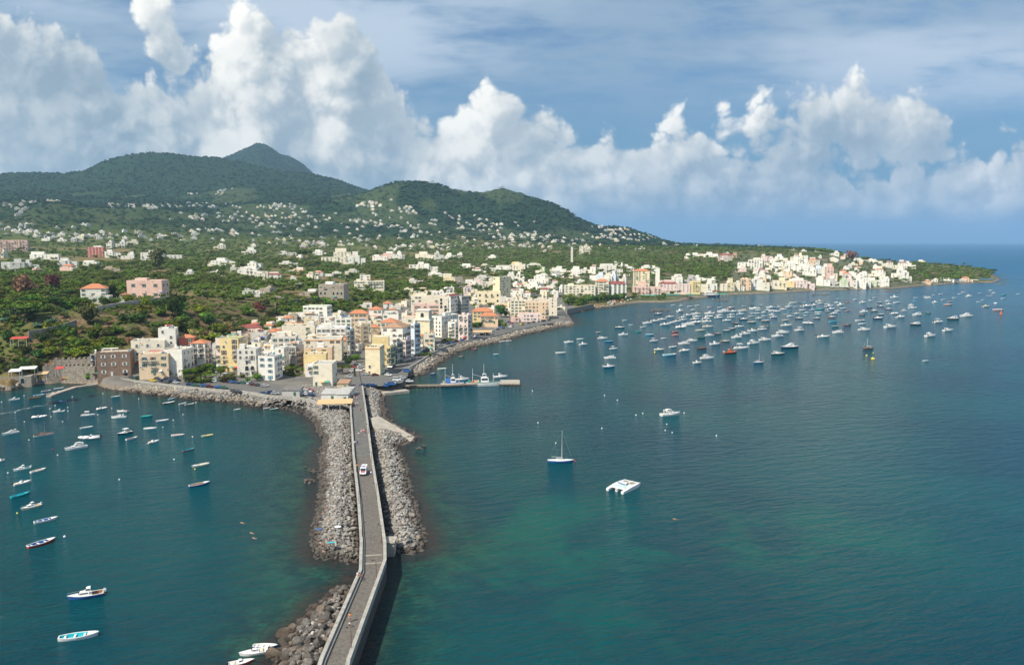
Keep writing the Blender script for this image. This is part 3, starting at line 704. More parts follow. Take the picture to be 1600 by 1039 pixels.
for k in range(6):
    p = a.lerp(b, k/5)-n_*.45; q = MB(); q.tube((p.x, p.y, -2), (p.x, p.y, 1.1), .4, n=8); link('pile', q.mesh('pile', [darkwall]), pr)
slab_path('landing_quay', [(598,613),(637,609)], 5, 1.3, -2, conc, 'low concrete landing at the root of the right pier', 'quay')
slab_path('jetty', [(150,600),(118,604),(90,613),(76,618)], 2.6, .9, -1.5, conc, 'thin curved concrete jetty in front of the beach', 'jetty')
# quay walls with parapets
def wall_along(pts, z0, z1, w, mat, label, name='quay_wall', off=0., cat='wall', side=1):
    P = [Vector((p[0], p[1], 0)) for p in pts]; A = offs(P, side, off); B = offs(P, side, off+w); mb = MB(); strip(A, B, z1, z0, mb)
    o = link(name, mb.mesh(name, [mat])); o['label'] = label; o['category'] = cat; return o
q1 = coast[ci((152,601)):ci((480,651))+1]
wall_along(q1, 2.2, 4.4, .7, coping, 'long pale quay wall curving along the left harbour below the parked cars', off=8.6)
q2 = coast[ci((642,588)):ci((870,512))+1]
wall_along(q2, 2.2, 4.2, .7, coping, 'pale quay wall along the seafront road right of the church', off=8.6)
# plaza + quay paving sheets
def sheet(name, pts, mat, dz=.02, z=None, n=10):
    """paving draped on the ground inside a pixel outline (plane z)"""
    zz = z; mb = MB(); P = [gp(u, v, zz) for u, v in pts]
    mb.add([(x, y, zz) for x, y in P], [tuple(range(len(P)))]); return struct(name, mb.mesh(name, [mat]))
sheet('plaza', [(548,600),(548,572),(575,568),(600,586),(634,582),(638,586),(628,598),(598,603),(572,604),(548,640)], asphalt, z=3.66)
sheet('quay_road', [(290,596),(330,590),(390,592),(440,604),(470,612),(462,620),(400,613),(352,607),(288,603)], asphalt, z=3.62)
sheet('car_park', [(178,586),(262,584),(300,592),(290,603),(235,596),(180,592)], asphalt, z=3.63)
sheet('seafront_road', [(618,588),(638,566),(690,541),(760,519),(845,503),(862,502),(864,505),(795,516),(735,530),(684,547),(648,570),(634,588)], asphalt, z=3.64)
# ================================================================== houses
WALLC = {'w':(.82,.79,.71),'w2':(.70,.67,.60),'c':(.80,.73,.58),'c2':(.70,.61,.42),'y':(.80,.63,.32),'y2':(.84,.73,.49),'o':(.78,.57,.38),'p':(.76,.52,.44),'pk':(.78,.63,.58),
 's':(.36,.32,.26),'b':(.24,.165,.12),'g':(.50,.49,.46),'r':(.52,.15,.11),'lb':(.66,.72,.77),'t':(.55,.45,.31),'gn':(.60,.66,.48),'pe':(.80,.62,.42)}  # lb: white plaster with shade put into its colour
CNAME = {'w':'white','w2':'off-white','c':'cream','c2':'pale tan','y':'golden yellow','y2':'pale yellow','o':'peach orange','p':'salmon pink','pk':'pale pink','s':'grey stone','b':'brown stone','g':'grey','r':'red','lb':'shaded white','t':'tan','gn':'pale green','pe':'peach'}
WM = {k: simple('plaster_'+CNAME[k].replace(' ', '_'), c, .88, .05 if k not in 'sb' else .3, .35 if k not in 'sb' else 1.2, dirt=tuple(x*y for x, y in zip(c, (.58,.56,.52))), dscale=.3, bump=.15 if k not in 'sb' else .6) for k, c in WALLC.items()}
roofm = {'grey': simple('roof_grey', (.42,.41,.39), .9, .15, .5, dirt=(.25,.24,.22)), 'white': simple('roof_white', (.66,.65,.62), .9, .1, .4, dirt=(.4,.39,.37)),
 'tan': simple('roof_tan', (.50,.43,.34), .9, .15, .5, dirt=(.3,.26,.2)), 'terra': simple('roof_terracotta', (.50,.20,.10), .85, .3, 2.2, dirt=(.3,.13,.08)), 'brown': simple('roof_brown_tile', (.36,.22,.14), .85, .25, 2.2),
 'dred': simple('roof_dark_red', (.25,.07,.055), .8, .2, 2), 'green': simple('roof_green', (.30,.42,.24), .9, .15, .5), 'dgrey': simple('roof_dark', (.17,.16,.15), .9, .2, .7)}
RNAME = {'grey':'flat grey roof','white':'flat white roof','tan':'flat tan roof','terra':'orange tiled roof','brown':'brown tiled roof','dred':'dark red roof','green':'green roof terrace','dgrey':'dark flat roof'}
glass = simple('dark_glass', (.035,.045,.055), .12, .2, 2, spec=.6)
shut = {'green': simple('shutter_green', (.05,.15,.10), .6, .15), 'brown': simple('shutter_brown', (.17,.09,.05), .6, .2), 'blue': simple('shutter_blue', (.07,.24,.36), .6, .1), 'grey': simple('shutter_grey', (.22,.23,.23), .6, .1), 'white': simple('shutter_white', (.68,.68,.66), .6, .1), 'red': simple('shutter_red', (.42,.08,.06), .6, .1)}
trim = simple('pale_trim', (.72,.68,.6), .8, .08)
awn = {'o': simple('awning_orange', (.70,.30,.12), .8, .1), 'r': simple('awning_red', (.52,.07,.06), .8, .1), 'g': simple('awning_green', (.04,.32,.24), .8, .1), 'b': simple('awning_blue', (.05,.2,.5), .8, .1), 'w': simple('awning_white', (.75,.73,.68), .8, .1), 'c': simple('awning_tan', (.62,.42,.22), .8, .12)}
def win_mesh(kind, sh):
    mb = MB(); w, h = (.5, .75) if kind != 'door' else (.6, 1.15)
    # outward is -y, at y=0 the wall face
    mb.box(-w, w, -.05, .04, -h, h, 0)
    for x0, x1, z0, z1 in ((-w-.12, -w, -h-.12, h+.12), (w, w+.12, -h-.12, h+.12), (-w, w, h, h+.12), (-w, w, -h-.12, -h)): mb.box(x0, x1, -.12, .04, z0, z1, 1)
    mb.box(-.035, .035, -.09, -.05, -h, h, 1)
    if kind in ('shut', 'door'):
        for s in (-1, 1): mb.box(min(s*(w+.13), s*(w*2+.1)), max(s*(w+.13), s*(w*2+.1)), -.16, .0, -h, h, 2)
    if kind == 'closed': mb.box(-w, w, -.15, -.052, -h, h, 2)
    if kind == 'arch':
        n = 9; pts = [(-.9*math.cos(PI*i/(n-1)), .9*math.sin(PI*i/(n-1))+.3) for i in range(n)]+[(.9, -1.3), (-.9, -1.3)]
        mb = MB(); mb.loft([[(x, -.05, z) for x, z in pts], [(x, .05, z) for x, z in pts]], 0)
        for i in range(n-1):
            a, b = pts[i], pts[i+1]; f = 1.16
            mb.loft([[(a[0], -.14, a[1]), (b[0], -.14, b[1]), (b[0]*f, -.14, (b[1]-.3)*f+.3), (a[0]*f, -.14, (a[1]-.3)*f+.3)], [(a[0], .02, a[1]), (b[0], .02, b[1]), (b[0]*f, .02, (b[1]-.3)*f+.3), (a[0]*f, .02, (a[1]-.3)*f+.3)]], 1)
        for s in (-1, 1): mb.box(min(s*.9, s*1.04), max(s*.9, s*1.04), -.14, .02, -1.3, .3, 1)
    return mb.mesh('window_'+kind+'_'+sh, [glass, trim, shut[sh]])
WMESH = {}
def wm(kind, sh):
    if (kind, sh) not in WMESH: WMESH[(kind, sh)] = win_mesh(kind, sh)
    return WMESH[(kind, sh)]
BALM = {}
def balcony_mesh(w):
    w = round(w*2)/2
    if w not in BALM:
        mb = MB(); mb.box(-w/2, w/2, -1.2, .05, -.18, 0, 0); 
        for x in np.arange(-w/2+.05, w/2, .45): mb.box(x-.03, x+.03, -1.18, -1.12, 0, .95, 1)
        mb.box(-w/2, w/2, -1.2, -1.1, .92, 1.0, 1)
        for s in (-1, 1): mb.box(s*w/2-.03, s*w/2+.03, -1.15, 0, .92, 1.0, 1); mb.box(s*w/2-.03, s*w/2+.03, -.6, -.5, 0, .92, 1)
        BALM[w] = mb.mesh('balcony', [trim, iron])
    return BALM[w]
CHIM = MB(); CHIM.box(-.35, .35, -.35, .35, 0, 1.3, 0); CHIM.box(-.45, .45, -.45, .45, 1.3, 1.45, 0); CHIM = CHIM.mesh('chimney', [WM['w2']])
TANK = MB(); TANK.tube((0,0,.1), (0,0,1.2), .55, n=10); TANK = TANK.mesh('water_tank', [simple('tank_blue', (.20,.42,.55), .5, .1)])
DISH = MB(); DISH.tube((0,0,0), (0,0,1.6), .05, n=5); DISH.tube((0,-.1,1.5), (0,-.25,1.6), .45, .5, n=9); DISH = DISH.mesh('satellite_dish', [simple('dish_grey', (.7,.7,.7), .5, .05)])
HOUSES = []
def footprint_add(x, y, w, d, yaw): HOUSES.append((x, y, w/2, d/2, yaw))
def house(uL, uR, vB, vT, col='w', roof='grey', rot=0, depth=None, sh='green', kind='shut', fl=None, gap=3.0, z0=None, name=None, label=None, lmz=True, awning=None, rr=None,
          balc=.12, front='', detail=2, seed=None, side=True, cat='house', arch_row=-1, dist=None, exact=False, wskip=.15, band=None, mass=False):
    rnd = random.Random(seed if seed is not None else int(uL*13+vB*7))
    uc = (uL+uR)/2
    if dist is None: x, y, z = hit(uc, vB)
    else:
        a = az_of(uc)
        for _ in range(60):
            x, y = math.sin(a)*dist, math.cos(a)*dist
            if sdist(np.array([[x, y]]), coast)[0] > 13: break
            dist += 5
        z = min(CAMH+dist*elev_at(a, vB), hz(x, y)+3)
    if z0 is not None: z = z0
    dh = math.hypot(x, y); s = dh*math.cos(math.atan2(x, y))**2/FPX
    W = max(3., (uR-uL)*s); H = max(2.6, CAMH+dh*elev_at(az_of(uc), vT)-z)
    yaw = -math.atan2(x, y)*.55+math.radians(rot)
    D = depth if depth else min(max(W*.8, 8), 16)
    th_ = yaw+math.atan2(x, y); sn, cn = abs(math.sin(th_)), math.cos(th_)
    if sn > .02: D = min(D, W*.62/sn); W = (W-D*sn)/cn
    vx, vy = x/dh, y/dh
    cxx, cyy = x+vx*D/2, y+vy*D/2
    root = link(name or 'house', None, None, (cxx, cyy, z), yaw)
    if detail >= 1: footprint_add(cxx, cyy, W, D, yaw)
    pitched = roof in ('terra', 'brown', 'dred')
    nf0 = fl or max(1, int(round((H-.4)/3.3)))
    tocam = Vector((-cxx, -cyy)).normalized(); rt_ = Vector((math.cos(yaw), math.sin(yaw)))
    facer = 'r' if tocam.dot(rt_) > .12 else 'l' if tocam.dot(rt_) < -.12 else ''
    def vol(ox, oy, W, D, H, col_, nf, pit, nm='', win=True, zb=-6):
        hw, hd = W/2, D/2; par = 0. if pit else rnd.choice((.45, .6, .8)); wallm = WM[col_]; mb = MB()
        X = lambda x_: x_+ox; Y = lambda y_: y_+oy
        c8 = [(X(-hw),Y(-hd),zb),(X(hw),Y(-hd),zb),(X(hw),Y(hd),zb),(X(-hw),Y(hd),zb),(X(-hw),Y(-hd),H),(X(hw),Y(-hd),H),(X(hw),Y(hd),H),(X(-hw),Y(hd),H)]
        mb.add(c8, [(0,1,5,4),(1,2,6,5),(2,3,7,6),(3,0,4,7)]+([(4,5,6,7)] if pit else []))
        if not pit:
            q = .28; zt = H-par; e = [(X(-hw+q),Y(-hd+q)),(X(hw-q),Y(-hd+q)),(X(hw-q),Y(hd-q)),(X(-hw+q),Y(hd-q))]
            mb.add(c8[4:]+[p+(H,) for p in e]+[p+(zt,) for p in e], [(0,1,5,4),(1,2,6,5),(2,3,7,6),(3,0,4,7),(4,5,9,8),(5,6,10,9),(6,7,11,10),(7,4,8,11)])
        link(nm+'wall', mb.mesh(nm+'wall', [wallm]), root)
        if pit:
            hr = min(W, D)*.22; o_ = .4; mb = MB()
            B4 = [(X(-hw-o_),Y(-hd-o_),H),(X(hw+o_),Y(-hd-o_),H),(X(hw+o_),Y(hd+o_),H),(X(-hw-o_),Y(hd+o_),H)]
            if front == 'gable':
                mb.add(B4+[(X(0),Y(-hd-o_),H+hr*1.4),(X(0),Y(hd+o_),H+hr*1.4)],[(0,4,5,3),(1,2,5,4),(0,3,2,1)],0); link('roof', mb.mesh('roof', [roofm[roof]]), root)
                g_ = MB(); g_.add([(X(-hw),Y(-hd),H),(X(hw),Y(-hd),H),(X(0),Y(-hd),H+hr*1.33)],[(0,1,2)]); link('gable', g_.mesh('gable', [wallm]), root)
            else:
                if W > D: a_ = hw-hd*.75; P6 = [(X(-a_),Y(0),H+hr),(X(a_),Y(0),H+hr)]; fs = [(0,1,5,4),(1,2,5),(2,3,4,5),(3,0,4),(0,3,2,1)]
                else: a_ = max(0.01, hd-hw*.75); P6 = [(X(0),Y(-a_),H+hr),(X(0),Y(a_),H+hr)]; fs = [(0,1,4),(1,2,5,4),(2,3,5),(3,0,4,5),(0,3,2,1)]
                mb.add(B4+P6, fs); link('roof', mb.mesh('roof', [roofm[roof]]), root)
        else:
            zt = H-par; mb = MB(); mb.add([(X(-hw+.26),Y(-hd+.26),zt+.012),(X(hw-.26),Y(-hd+.26),zt+.012),(X(hw-.26),Y(hd-.26),zt+.012),(X(-hw+.26),Y(hd-.26),zt+.012)],[(0,1,2,3)])
            rk = roof if not pitched else 'tan'
            link('roof', mb.mesh('roof', [roofm[rk]]), root)
        if not win: return par
        fh = (H-par)/nf; arr = []
        def row(length, skip):
            nc = max(1, int(length/gap)); step = length/nc; out = []; colj = [rnd.uniform(-.35, .35) for _ in range(nc)]; cs = [rnd.random() < skip*.5 for _ in range(nc)]
            for f in range(nf):
                for c_ in range(nc):
                    if cs[c_] or rnd.random() < skip: continue
                    kd = kind if kind != 'mix' else rnd.choice(('plain', 'plain', 'shut', 'closed', 'plain', 'door'))
                    if f == arch_row or kd == 'arch': kd = 'arch'
                    zc = f*fh+fh*.54-(.2 if kd == 'door' else 0)+(rnd.uniform(-.2, .2) if mass else 0); s_ = sh if sh != 'mix' else rnd.choice(('green', 'brown', 'grey', 'white', 'white', 'blue'))
                    out.append((-length/2+step*(c_+.5)+colj[c_], zc, kd, s_, f))
            return out
        for xx, zc, kd, s_, f in row(W-.8, wskip):
            link('window', wm(kd, s_), root, (X(xx), Y(-hd), zc), sc=(1.12, 1, 1.12))
            if balc and f > 0 and rnd.random() < balc and detail >= 1: link('balcony', balcony_mesh(min(3.4, gap*.9)), root, (X(xx), Y(-hd), zc-1.15))
        if side and facer:
            for xx, zc, kd, s_, f in row(D-.8, wskip):
                sg = 1 if facer == 'r' else -1; link('window', wm(kd, s_), root, (X(sg*hw), Y(sg*xx), zc), sg*PI/2)
                if balc and f > 0 and rnd.random() < balc and detail >= 2: link('balcony', balcony_mesh(min(3., gap*.9)), root, (X(sg*hw), Y(sg*xx), zc-1.15), sg*PI/2)
        return par
    if mass and W > 7:
        W1 = W*rnd.uniform(.45, .66); off = rnd.choice((-1, 1))*(W-W1)/2*rnd.choice((1, 1, .3)); D1 = D
        H1 = H*rnd.uniform(.66, .86) if (H > 6.5) else H; par = vol(off, 0, W1, D, H1, col, max(1, round(H1/3.3)), pitched)
        if H > 6.5: par2 = vol(off+rnd.uniform(-.15, .15)*W1, D*.12, W1*rnd.uniform(.45, .75), D*.6, H, rnd.choice((col, col, 'w')), max(1, round(H/3.3)), False, 'upper_', win=False, zb=H1-.6)
        lw = (off-W1/2)-(-W/2); rw = W/2-(off+W1/2)
        for sgn, ww in ((-1, lw), (1, rw)):
            if ww > 2.6: Hh = H*rnd.uniform(.4, .72); vol(sgn*(W/2-ww/2), rnd.uniform(-.2, .25)*D, ww, D*rnd.uniform(.6, .9), max(2.7, Hh), rnd.choice((col, col, 'w', 'c', 'w2')), max(1, round(Hh/3.3)), False, 'wing_')
        hw, hd, H0 = W1/2, D/2, H1
    else:
        off = 0; par = vol(0, 0, W, D, H, col, nf0, pitched); hw, hd, H0 = W/2, D/2, H
    if not pitched:
        if band: link('cornice', MB().box(-hw-.15, hw+.15, -hd-.15, hd+.15, H-1.3, H-.9).mesh('cornice', [awn[band]]), root)
        if detail >= 2 or rnd.random() < .5:
            W_ = hw*2; n = rnd.choice((0, 1, 1, 2)) if rr is None else rr
            for k in range(n):
                rw = rnd.uniform(.18, .36)*W_; rd_ = rnd.uniform(.25, .45)*D; rx = off+rnd.uniform(-hw+rw/2+.4, max(-hw+rw/2+.5, hw-rw/2-.4)); ry = rnd.uniform(-hd*.2, hd-rd_/2-.6); rh = rnd.uniform(2.0, 2.8)
                b_ = MB(); b_.box(rx-rw/2, rx+rw/2, ry-rd_/2, ry+rd_/2, H0-par, H0-par+rh+k*.11); link('roof_room', b_.mesh('roof_room', [WM[rnd.choice((col, col, 'w', 'w2', 'c'))]]), root)
        if detail >= 2:
            for k in range(rnd.choice((1, 1, 2))): link('chimney', CHIM, root, (off+rnd.uniform(-hw+1, hw-1), rnd.uniform(0, hd-1), H0-par))
            if rnd.random() < .35: link('water_tank', TANK, root, (off+rnd.uniform(-hw+1.2, hw-1.2), rnd.uniform(-hd+1.5, hd-1.5), H0-par))
            if rnd.random() < .45: link('satellite_dish', DISH, root, (off+rnd.uniform(-hw+1, hw-1), rnd.uniform(-hd+1, hd-1), H0-par+.1))
            if rnd.random() < .4 or awning:
                ac = awning or rnd.choice('wcwocr'); aw = rnd.uniform(.3, .6)*hw*2; ax = off+rnd.uniform(-hw+aw/2+.4, hw-aw/2-.4); b_ = MB(); zq = H0-par+2.3
                b_.box(ax-aw/2, ax+aw/2, -hd+.6, -hd+4.0, zq, zq+.1, 0)
                for px in (-1, 1):
                    for py in (-hd+.7, -hd+3.9): b_.box(ax+px*(aw/2-.1)-.06, ax+px*(aw/2-.1)+.06, py-.06, py+.06, H0-par, zq, 1)
                link('pergola', b_.mesh('pergola', [awn[ac], trim]), root)
            if rnd.random() < .5:
                for k in range(rnd.choice((2,3,4,5))):
                    b_ = MB(); px, py = off+rnd.uniform(-hw+.8, hw-.8), -hd+.7; b_.tube((px,py,H0-par),(px,py,H0-par+.5),.25,.32,7,1)
                    for q in range(10): a = rnd.random()*6.3; b_.add([(px,py,H0-par+.4),(px+math.cos(a)*.55,py+math.sin(a)*.55,H0-par+.7+rnd.random()*.7),(px+math.cos(a+.7)*.5,py+math.sin(a+.7)*.5,H0-par+.9+rnd.random()*.6)],[(0,1,2)],0)
                    link('potted_plant', b_.mesh('potted_plant', [LEAFP, roofm['terra']]), root)
    if detail >= 2 and dh < 900 and not mass:
        for k in range(rnd.choice((0, 1, 2, 2))):
            aw_ = rnd.uniform(1.6, 3.4); ax_ = rnd.uniform(-hw+aw_/2, max(-hw+aw_/2+.1, hw-aw_/2)); zf = rnd.choice((2.6, 2.6, 5.8)); zf = min(zf, H-.6); b_ = MB()
            b_.add([(ax_-aw_/2,-hd-1.3,zf-.35),(ax_+aw_/2,-hd-1.3,zf-.35),(ax_+aw_/2,-hd-.02,zf+.25),(ax_-aw_/2,-hd-.02,zf+.25),(ax_-aw_/2,-hd-1.3,zf-.45),(ax_+aw_/2,-hd-1.3,zf-.45),(ax_+aw_/2,-hd-.02,zf+.15),(ax_-aw_/2,-hd-.02,zf+.15)],[(0,1,2,3),(7,6,5,4),(0,4,5,1),(1,5,6,2),(3,7,4,0)])
            link('awning', b_.mesh('awning', [awn[rnd.choice('orgbwcrcw')]]), root)
        if rnd.random() < .5:
            for k in range(rnd.choice((3, 5, 6))):
                lx = rnd.uniform(-hw+.6, hw-.6); lz = rnd.uniform(3.2, max(3.4, H-1.5)); link('laundry', MB().box(lx-.35, lx+.35, -hd-.5, -hd-.46, lz, lz+.8).mesh('laundry', [awn[rnd.choice('wwbrwo')]]), root)
    if detail >= 2 and H > 2.6:
        dw = MB(); dw.box(-.55, .55, -.1, .05, 0, 2.2, 0); dw.box(-.7, .7, -.16, .02, 2.2, 2.36, 1)
        link('door', dw.mesh('door', [shut[sh if sh != 'mix' else 'brown'], trim]), root, (off+rnd.uniform(-hw+1.2, hw-1.2), -hd-.02, 0))
    if H < 4.4: st_ = 'low'
    elif H < 7.6: st_ = 'two-storey'
    elif H < 11: st_ = 'three-storey'
    else: st_ = 'tall'
    if label:
        if exact: root['label'] = label; root['category'] = cat
        else: reg(root, cat, label, uc, (vB+vT)/2, None)
    else: reg(root, cat, '%s %s house with %s' % (st_, CNAME[col], RNAME[roof]), uc, (vB+vT)/2, 'houses of the island town')
    return root
LEAFP = simple('pot_leaves', (.05,.12,.03), .8, .4, 3)
def E(uL, uR, vB, vT, col, roof, label, **k):
    cat = k.pop('cat', 'house'); nm = k.pop('name', 'house'); return house(uL, uR, vB, vT, col, roof, label=label, exact=True, cat=cat, name=nm, **k)
# --- quay front, left to right
E(152,213,587,549,'b','tan','brown stone tower house with white shutters at the left end of the quay',sh='white',rr=0,gap=4.6,fl=3,wskip=.25,kind='shut',depth=12,name='stone_house')
E(207,259,586,553,'pe','grey','peach harbour house with green shutters left of the white arched house',sh='green',kind='shut',awning='r',balc=.35,dist=484,gap=4.2,depth=9,fl=3,rr=0)
E(196,256,572,532,'c','grey','cream upper house set back above the peach harbour house',dist=506,rr=0,sh='white',gap=4.4,fl=3,kind='shut',depth=12)
E(240,272,575,513,'w','white','white rooftop penthouse tower standing highest above the left quay houses',dist=508,sh='grey',kind='plain',rr=1)
E(252,306,589,546,'w','tan','white harbour house with arched loggias beside the car park trees',rot=-16,kind='plain',arch_row=1,sh='grey',rr=0,depth=15,gap=4.2,fl=4,wskip=.2)
E(272,300,572,528,'r','terra','dark red house peeping out behind the white arched house',dist=510)
E(299,332,578,536,'w','terra','white house with stacked balconies and a red tiled roof behind quay trees',balc=.9,sh='grey',kind='door',rot=-14)
E(330,346,578,528,'pk','tan','narrow pale pink house left of the tall yellow one',rot=-10,gap=2.4,dist=497)
E(345,384,580,528,'y','green','tall yellow quay house with a green roof terrace and awning',sh='brown',awning='g',balc=.5,rot=-10,kind='mix')
E(371,410,588,545,'w2','grey','weathered off-white harbour house with arched terrace openings',arch_row=1,kind='mix',sh='grey',rr=1,rot=-8)
E(404,443,594,556,'w','grey','white harbour house with bright blue shutters at the street corner',sh='blue',kind='shut',depth=12,rr=0,rot=-14)
E(424,446,572,543,'w','white','white upper storey set back on the blue shuttered corner house',dist=489,sh='grey',rr=0,kind='plain',rot=-14)
E(440,470,578,540,'g','grey','grey apartment house full of balconies facing the side alley',balc=1.,rot=-26,kind='door',sh='grey',gap=2.6,dist=500)
E(418,462,560,526,'w2','tan','old off-white house with roof plants behind the blue shuttered house',dist=525,sh='green')
E(470,534,570,529,'c','grey','long cream house with a red cornice band left of the street',dist=520,band='o',sh='brown',gap=3.4,rr=1)
E(471,518,588,543,'o','grey','peach house with a blank front behind the yellow block',dist=494,wskip=.8,rr=1)
E(469,508,592,553,'y','tan','square golden yellow block with a blank wall by the harbour ramp',wskip=.95,rr=0,dist=472)
E(489,528,603,568,'c','grey','cream boathouse with a large arched doorway beside the causeway head',wskip=.8,rr=0,arch_row=0,depth=13,rot=-6)
E(471,492,595,571,'w','white','low white annexe under the golden yellow block',wskip=.5,rr=0,dist=463)
E(490,540,545,512,'w','white','white house with a pergola roof terrace left of the town street',dist=565,awning='w',rr=1,sh='grey')
E(571,602,586,542,'y2','tan','tall pale yellow house at the head of the causeway with few windows',wskip=.62,rr=0,depth=13,sh='brown',kind='plain',gap=3.4,band='o',rot=-8)
E(602,615,587,541,'y','tan','narrow golden annexe with balconies on the right of the tall yellow house',rot=-18,gap=2.4,balc=.8,dist=487,kind='door',rr=0)
E(578,606,550,526,'y','white','golden yellow rooftop terrace house above the tall yellow house',dist=500,rr=0,wskip=.7)
E(538,551,585,516,'g','grey','tall grey house with balconies on the left side of the narrow street',rot=-38,depth=30,dist=520,balc=.8,kind='door',sh='grey',gap=2.6)
E(550,574,566,508,'t','tan','tall tan house closing the narrow town street',dist=575,rot=22,depth=16,balc=.3,sh='brown',gap=3)
E(594,640,562,512,'w','brown','large white house with a hipped brown tiled roof near the causeway',dist=536,depth=18,rot=-14,sh='brown',balc=.2)
E(612,627,586,535,'g','grey','grey street house hung with balconies behind the yellow house',rot=-30,balc=1,kind='door',gap=2.5,dist=505,depth=10)
E(625,640,585,531,'pk','grey','narrow pale pink house by the start of the seafront road',rot=-22,gap=2.4,dist=515,sh='brown',balc=.4)
E(640,655,573,506,'lb','grey','tall shaded white house side facing the seafront road',rot=-34,gap=2.5,dist=535,depth=20,balc=.3,sh='grey')
E(653,664,546,525,'c','terra','small cream house with an orange roof beside the church tower',rot=-6)
E(662,680,549,521,'c','tan','low cream chapel block with rounded front beside the seafront road',wskip=.6,rr=0)
E(672,716,538,494,'w','grey','long white seafront house with many small windows right of the church',rot=-30,depth=26,gap=3.,sh='grey',kind='plain',dist=640)
E(716,738,532,492,'pk','grey','pale pink gabled house ending the long white seafront row',rot=-20,balc=.5,kind='mix',sh='green')
E(700,720,528,503,'w','white','white terrace house stepping down to the seafront road',rot=-30,balc=.9)
E(574,597,494,484,'w','terra','white house with a bright orange tiled roof among gardens',dist=720,depth=16,wskip=.5)
E(593,622,520,504,'w','terra','white house with orange roof behind the hipped brown roof',dist=610,depth=14)
E(596,622,505,491,'w','dgrey','long white hall with a dark roof left of the church dome',dist=650,depth=12,wskip=.5)
E(430,528,505,489,'w','grey','long row of white houses below the cliff gardens',depth=9,mass=True,gap=4,awning='o',sh='brown',rr=1)
E(474,520,505,478,'w','green','white house with a pale green roof above the white row',rr=0,wskip=.3,rot=-12,depth=14)
E(368,410,528,512,'p','dred','long low salmon house with a dark red roof under the cliff',wskip=.6,depth=10)
E(436,492,530,509,'c','tan','long pale cream house with terracotta pots on the roof',dist=575,wskip=.4,rr=1)
E(543,574,506,490,'o','terra','orange roofed town house right of the white row',dist=640)
E(555,578,520,503,'c','grey','square cream town house behind the tan street house',dist=610,awning='b')
E(520,548,522,498,'w','grey','white town house with a blue roof cover',dist=620,awning='b')
E(645,686,488,476,'p','grey','long salmon pink hall behind the church with grey roof',dist=760,depth=14,gap=2.6)
E(641,700,480,462,'c','tan','long pale cream house above the pink hall',dist=790,depth=10,wskip=.6)
E(685,700,492,465,'c','tan','cream block joined to the pink hall',dist=745,kind='arch')
E(695,716,492,463,'w','dred','white gabled house with a red roof facing the old quarter',front='gable',rot=-20,dist=745,depth=20,wskip=.4)
E(714,732,488,463,'g','tan','shaded grey town house right of the red gabled house',dist=760,rot=-40,depth=20,gap=2.8)
E(745,782,475,456,'y2','tan','pale yellow palace with tall arched windows',dist=925,kind='arch',gap=6.5,fl=2,rr=0)
E(770,798,462,433,'y2','grey','big pale yellow block with a shaded right side',dist=1000,rot=-30,depth=34,wskip=.5,rr=0)
E(738,770,500,487,'y','terra','low yellow house with red roof in the seafront gardens',dist=735)
E(750,778,504,494,'o','terra','low orange terrace house above the seafront car park',dist=715)
E(797,822,498,469,'c','grey','cream four storey house at the seafront corner with ornate windows',dist=800,gap=3.2,sh='green')
E(820,858,509,472,'o','tan','faded peach house with arches right on the seafront road',arch_row=1,kind='mix',sh='green',dist=790)
E(798,811,511,496,'p','grey','small salmon house beside the seafront parking',dist=760)
E(811,845,512,490,'pk','grey','pale pink low front below the peach seafront house',dist=762,depth=8,kind='mix',arch_row=0)
E(857,871,506,466,'c','tan','tall cream square castle tower on the seafront rocks',dist=830,kind='plain',gap=5,wskip=.4,name='seafront_tower',cat='tower',rr=0)
E(871,884,502,480,'w2','tan','low white battlemented house on the seafront rocks',dist=835,kind='plain',gap=5)
E(880,892,501,490,'w2','tan','white terrace wall building at the tip of the seafront rocks',dist=838,wskip=.8,rr=0)
# --- beach side
E(882,931,462,446,'c','tan','long cream three storey house above the beach trees',gap=4.6,depth=14,dist=1075)
E(931,952,463,440,'c','terra','square cream house with an orange roof left of the dark roofed hall',dist=1080)
E(950,980,463,444,'w','dred','tall white hall with a dark red roof and long windows above the beach',dist=1085,gap=5,kind='door',depth=16)
E(989,1035,464,440,'p','green','salmon terraced hotel stepping down to the water',gap=5.,sh='white',balc=.5,depth=20,dist=1150,kind='mix',mass=True,wskip=.1)
E(990,1016,440,424,'y2','terra','pale yellow house with a red roof above the salmon hotel',dist=1260)
E(1025,1032,440,419,'w','white','slender square white tower behind the salmon hotel',dist=1270,name='white_tower',cat='tower',wskip=.9,rr=0,depth=8)
E(1030,1080,457,438,'pk','dred','rose pink hotel with rows of small windows by the landing stage',gap=4.4,dist=1190,kind='plain',mass=True)
E(1032,1068,440,429,'w','tan','long white upper building behind the rose pink hotel',dist=1260,gap=5,kind='mix',mass=True)
E(1068,1090,442,430,'g','tan','pale grey square house right of the rose hotel',dist=1265,gap=5,kind='mix',mass=True)
E(1079,1096,457,440,'y','tan','bright yellow house between the rose hotel and the ferry',dist=1195)
E(1096,1123,452,438,'w','tan','white house directly behind the moored ferry',dist=1230,gap=5,kind='mix',mass=True)
E(1126,1150,456,435,'c2','tan','tall cream palazzo right of the moored ferry',dist=1235,sh='brown',gap=5,kind='mix',mass=True)
E(1149,1166,455,439,'c','grey','cream house right of the tall palazzo',dist=1240,gap=5,kind='mix',mass=True)
E(1158,1176,455,436,'o','tan','peach house with red balconies by the far beach',dist=1250,balc=.5)
E(1171,1205,450,432,'w','grey','white three storey houses above the blue beach umbrellas',dist=1270,gap=5,kind='mix',mass=True)
E(1208,1232,449,434,'y2','tan','pale yellow square house by the far beach',dist=1300,gap=5,kind='mix',mass=True)
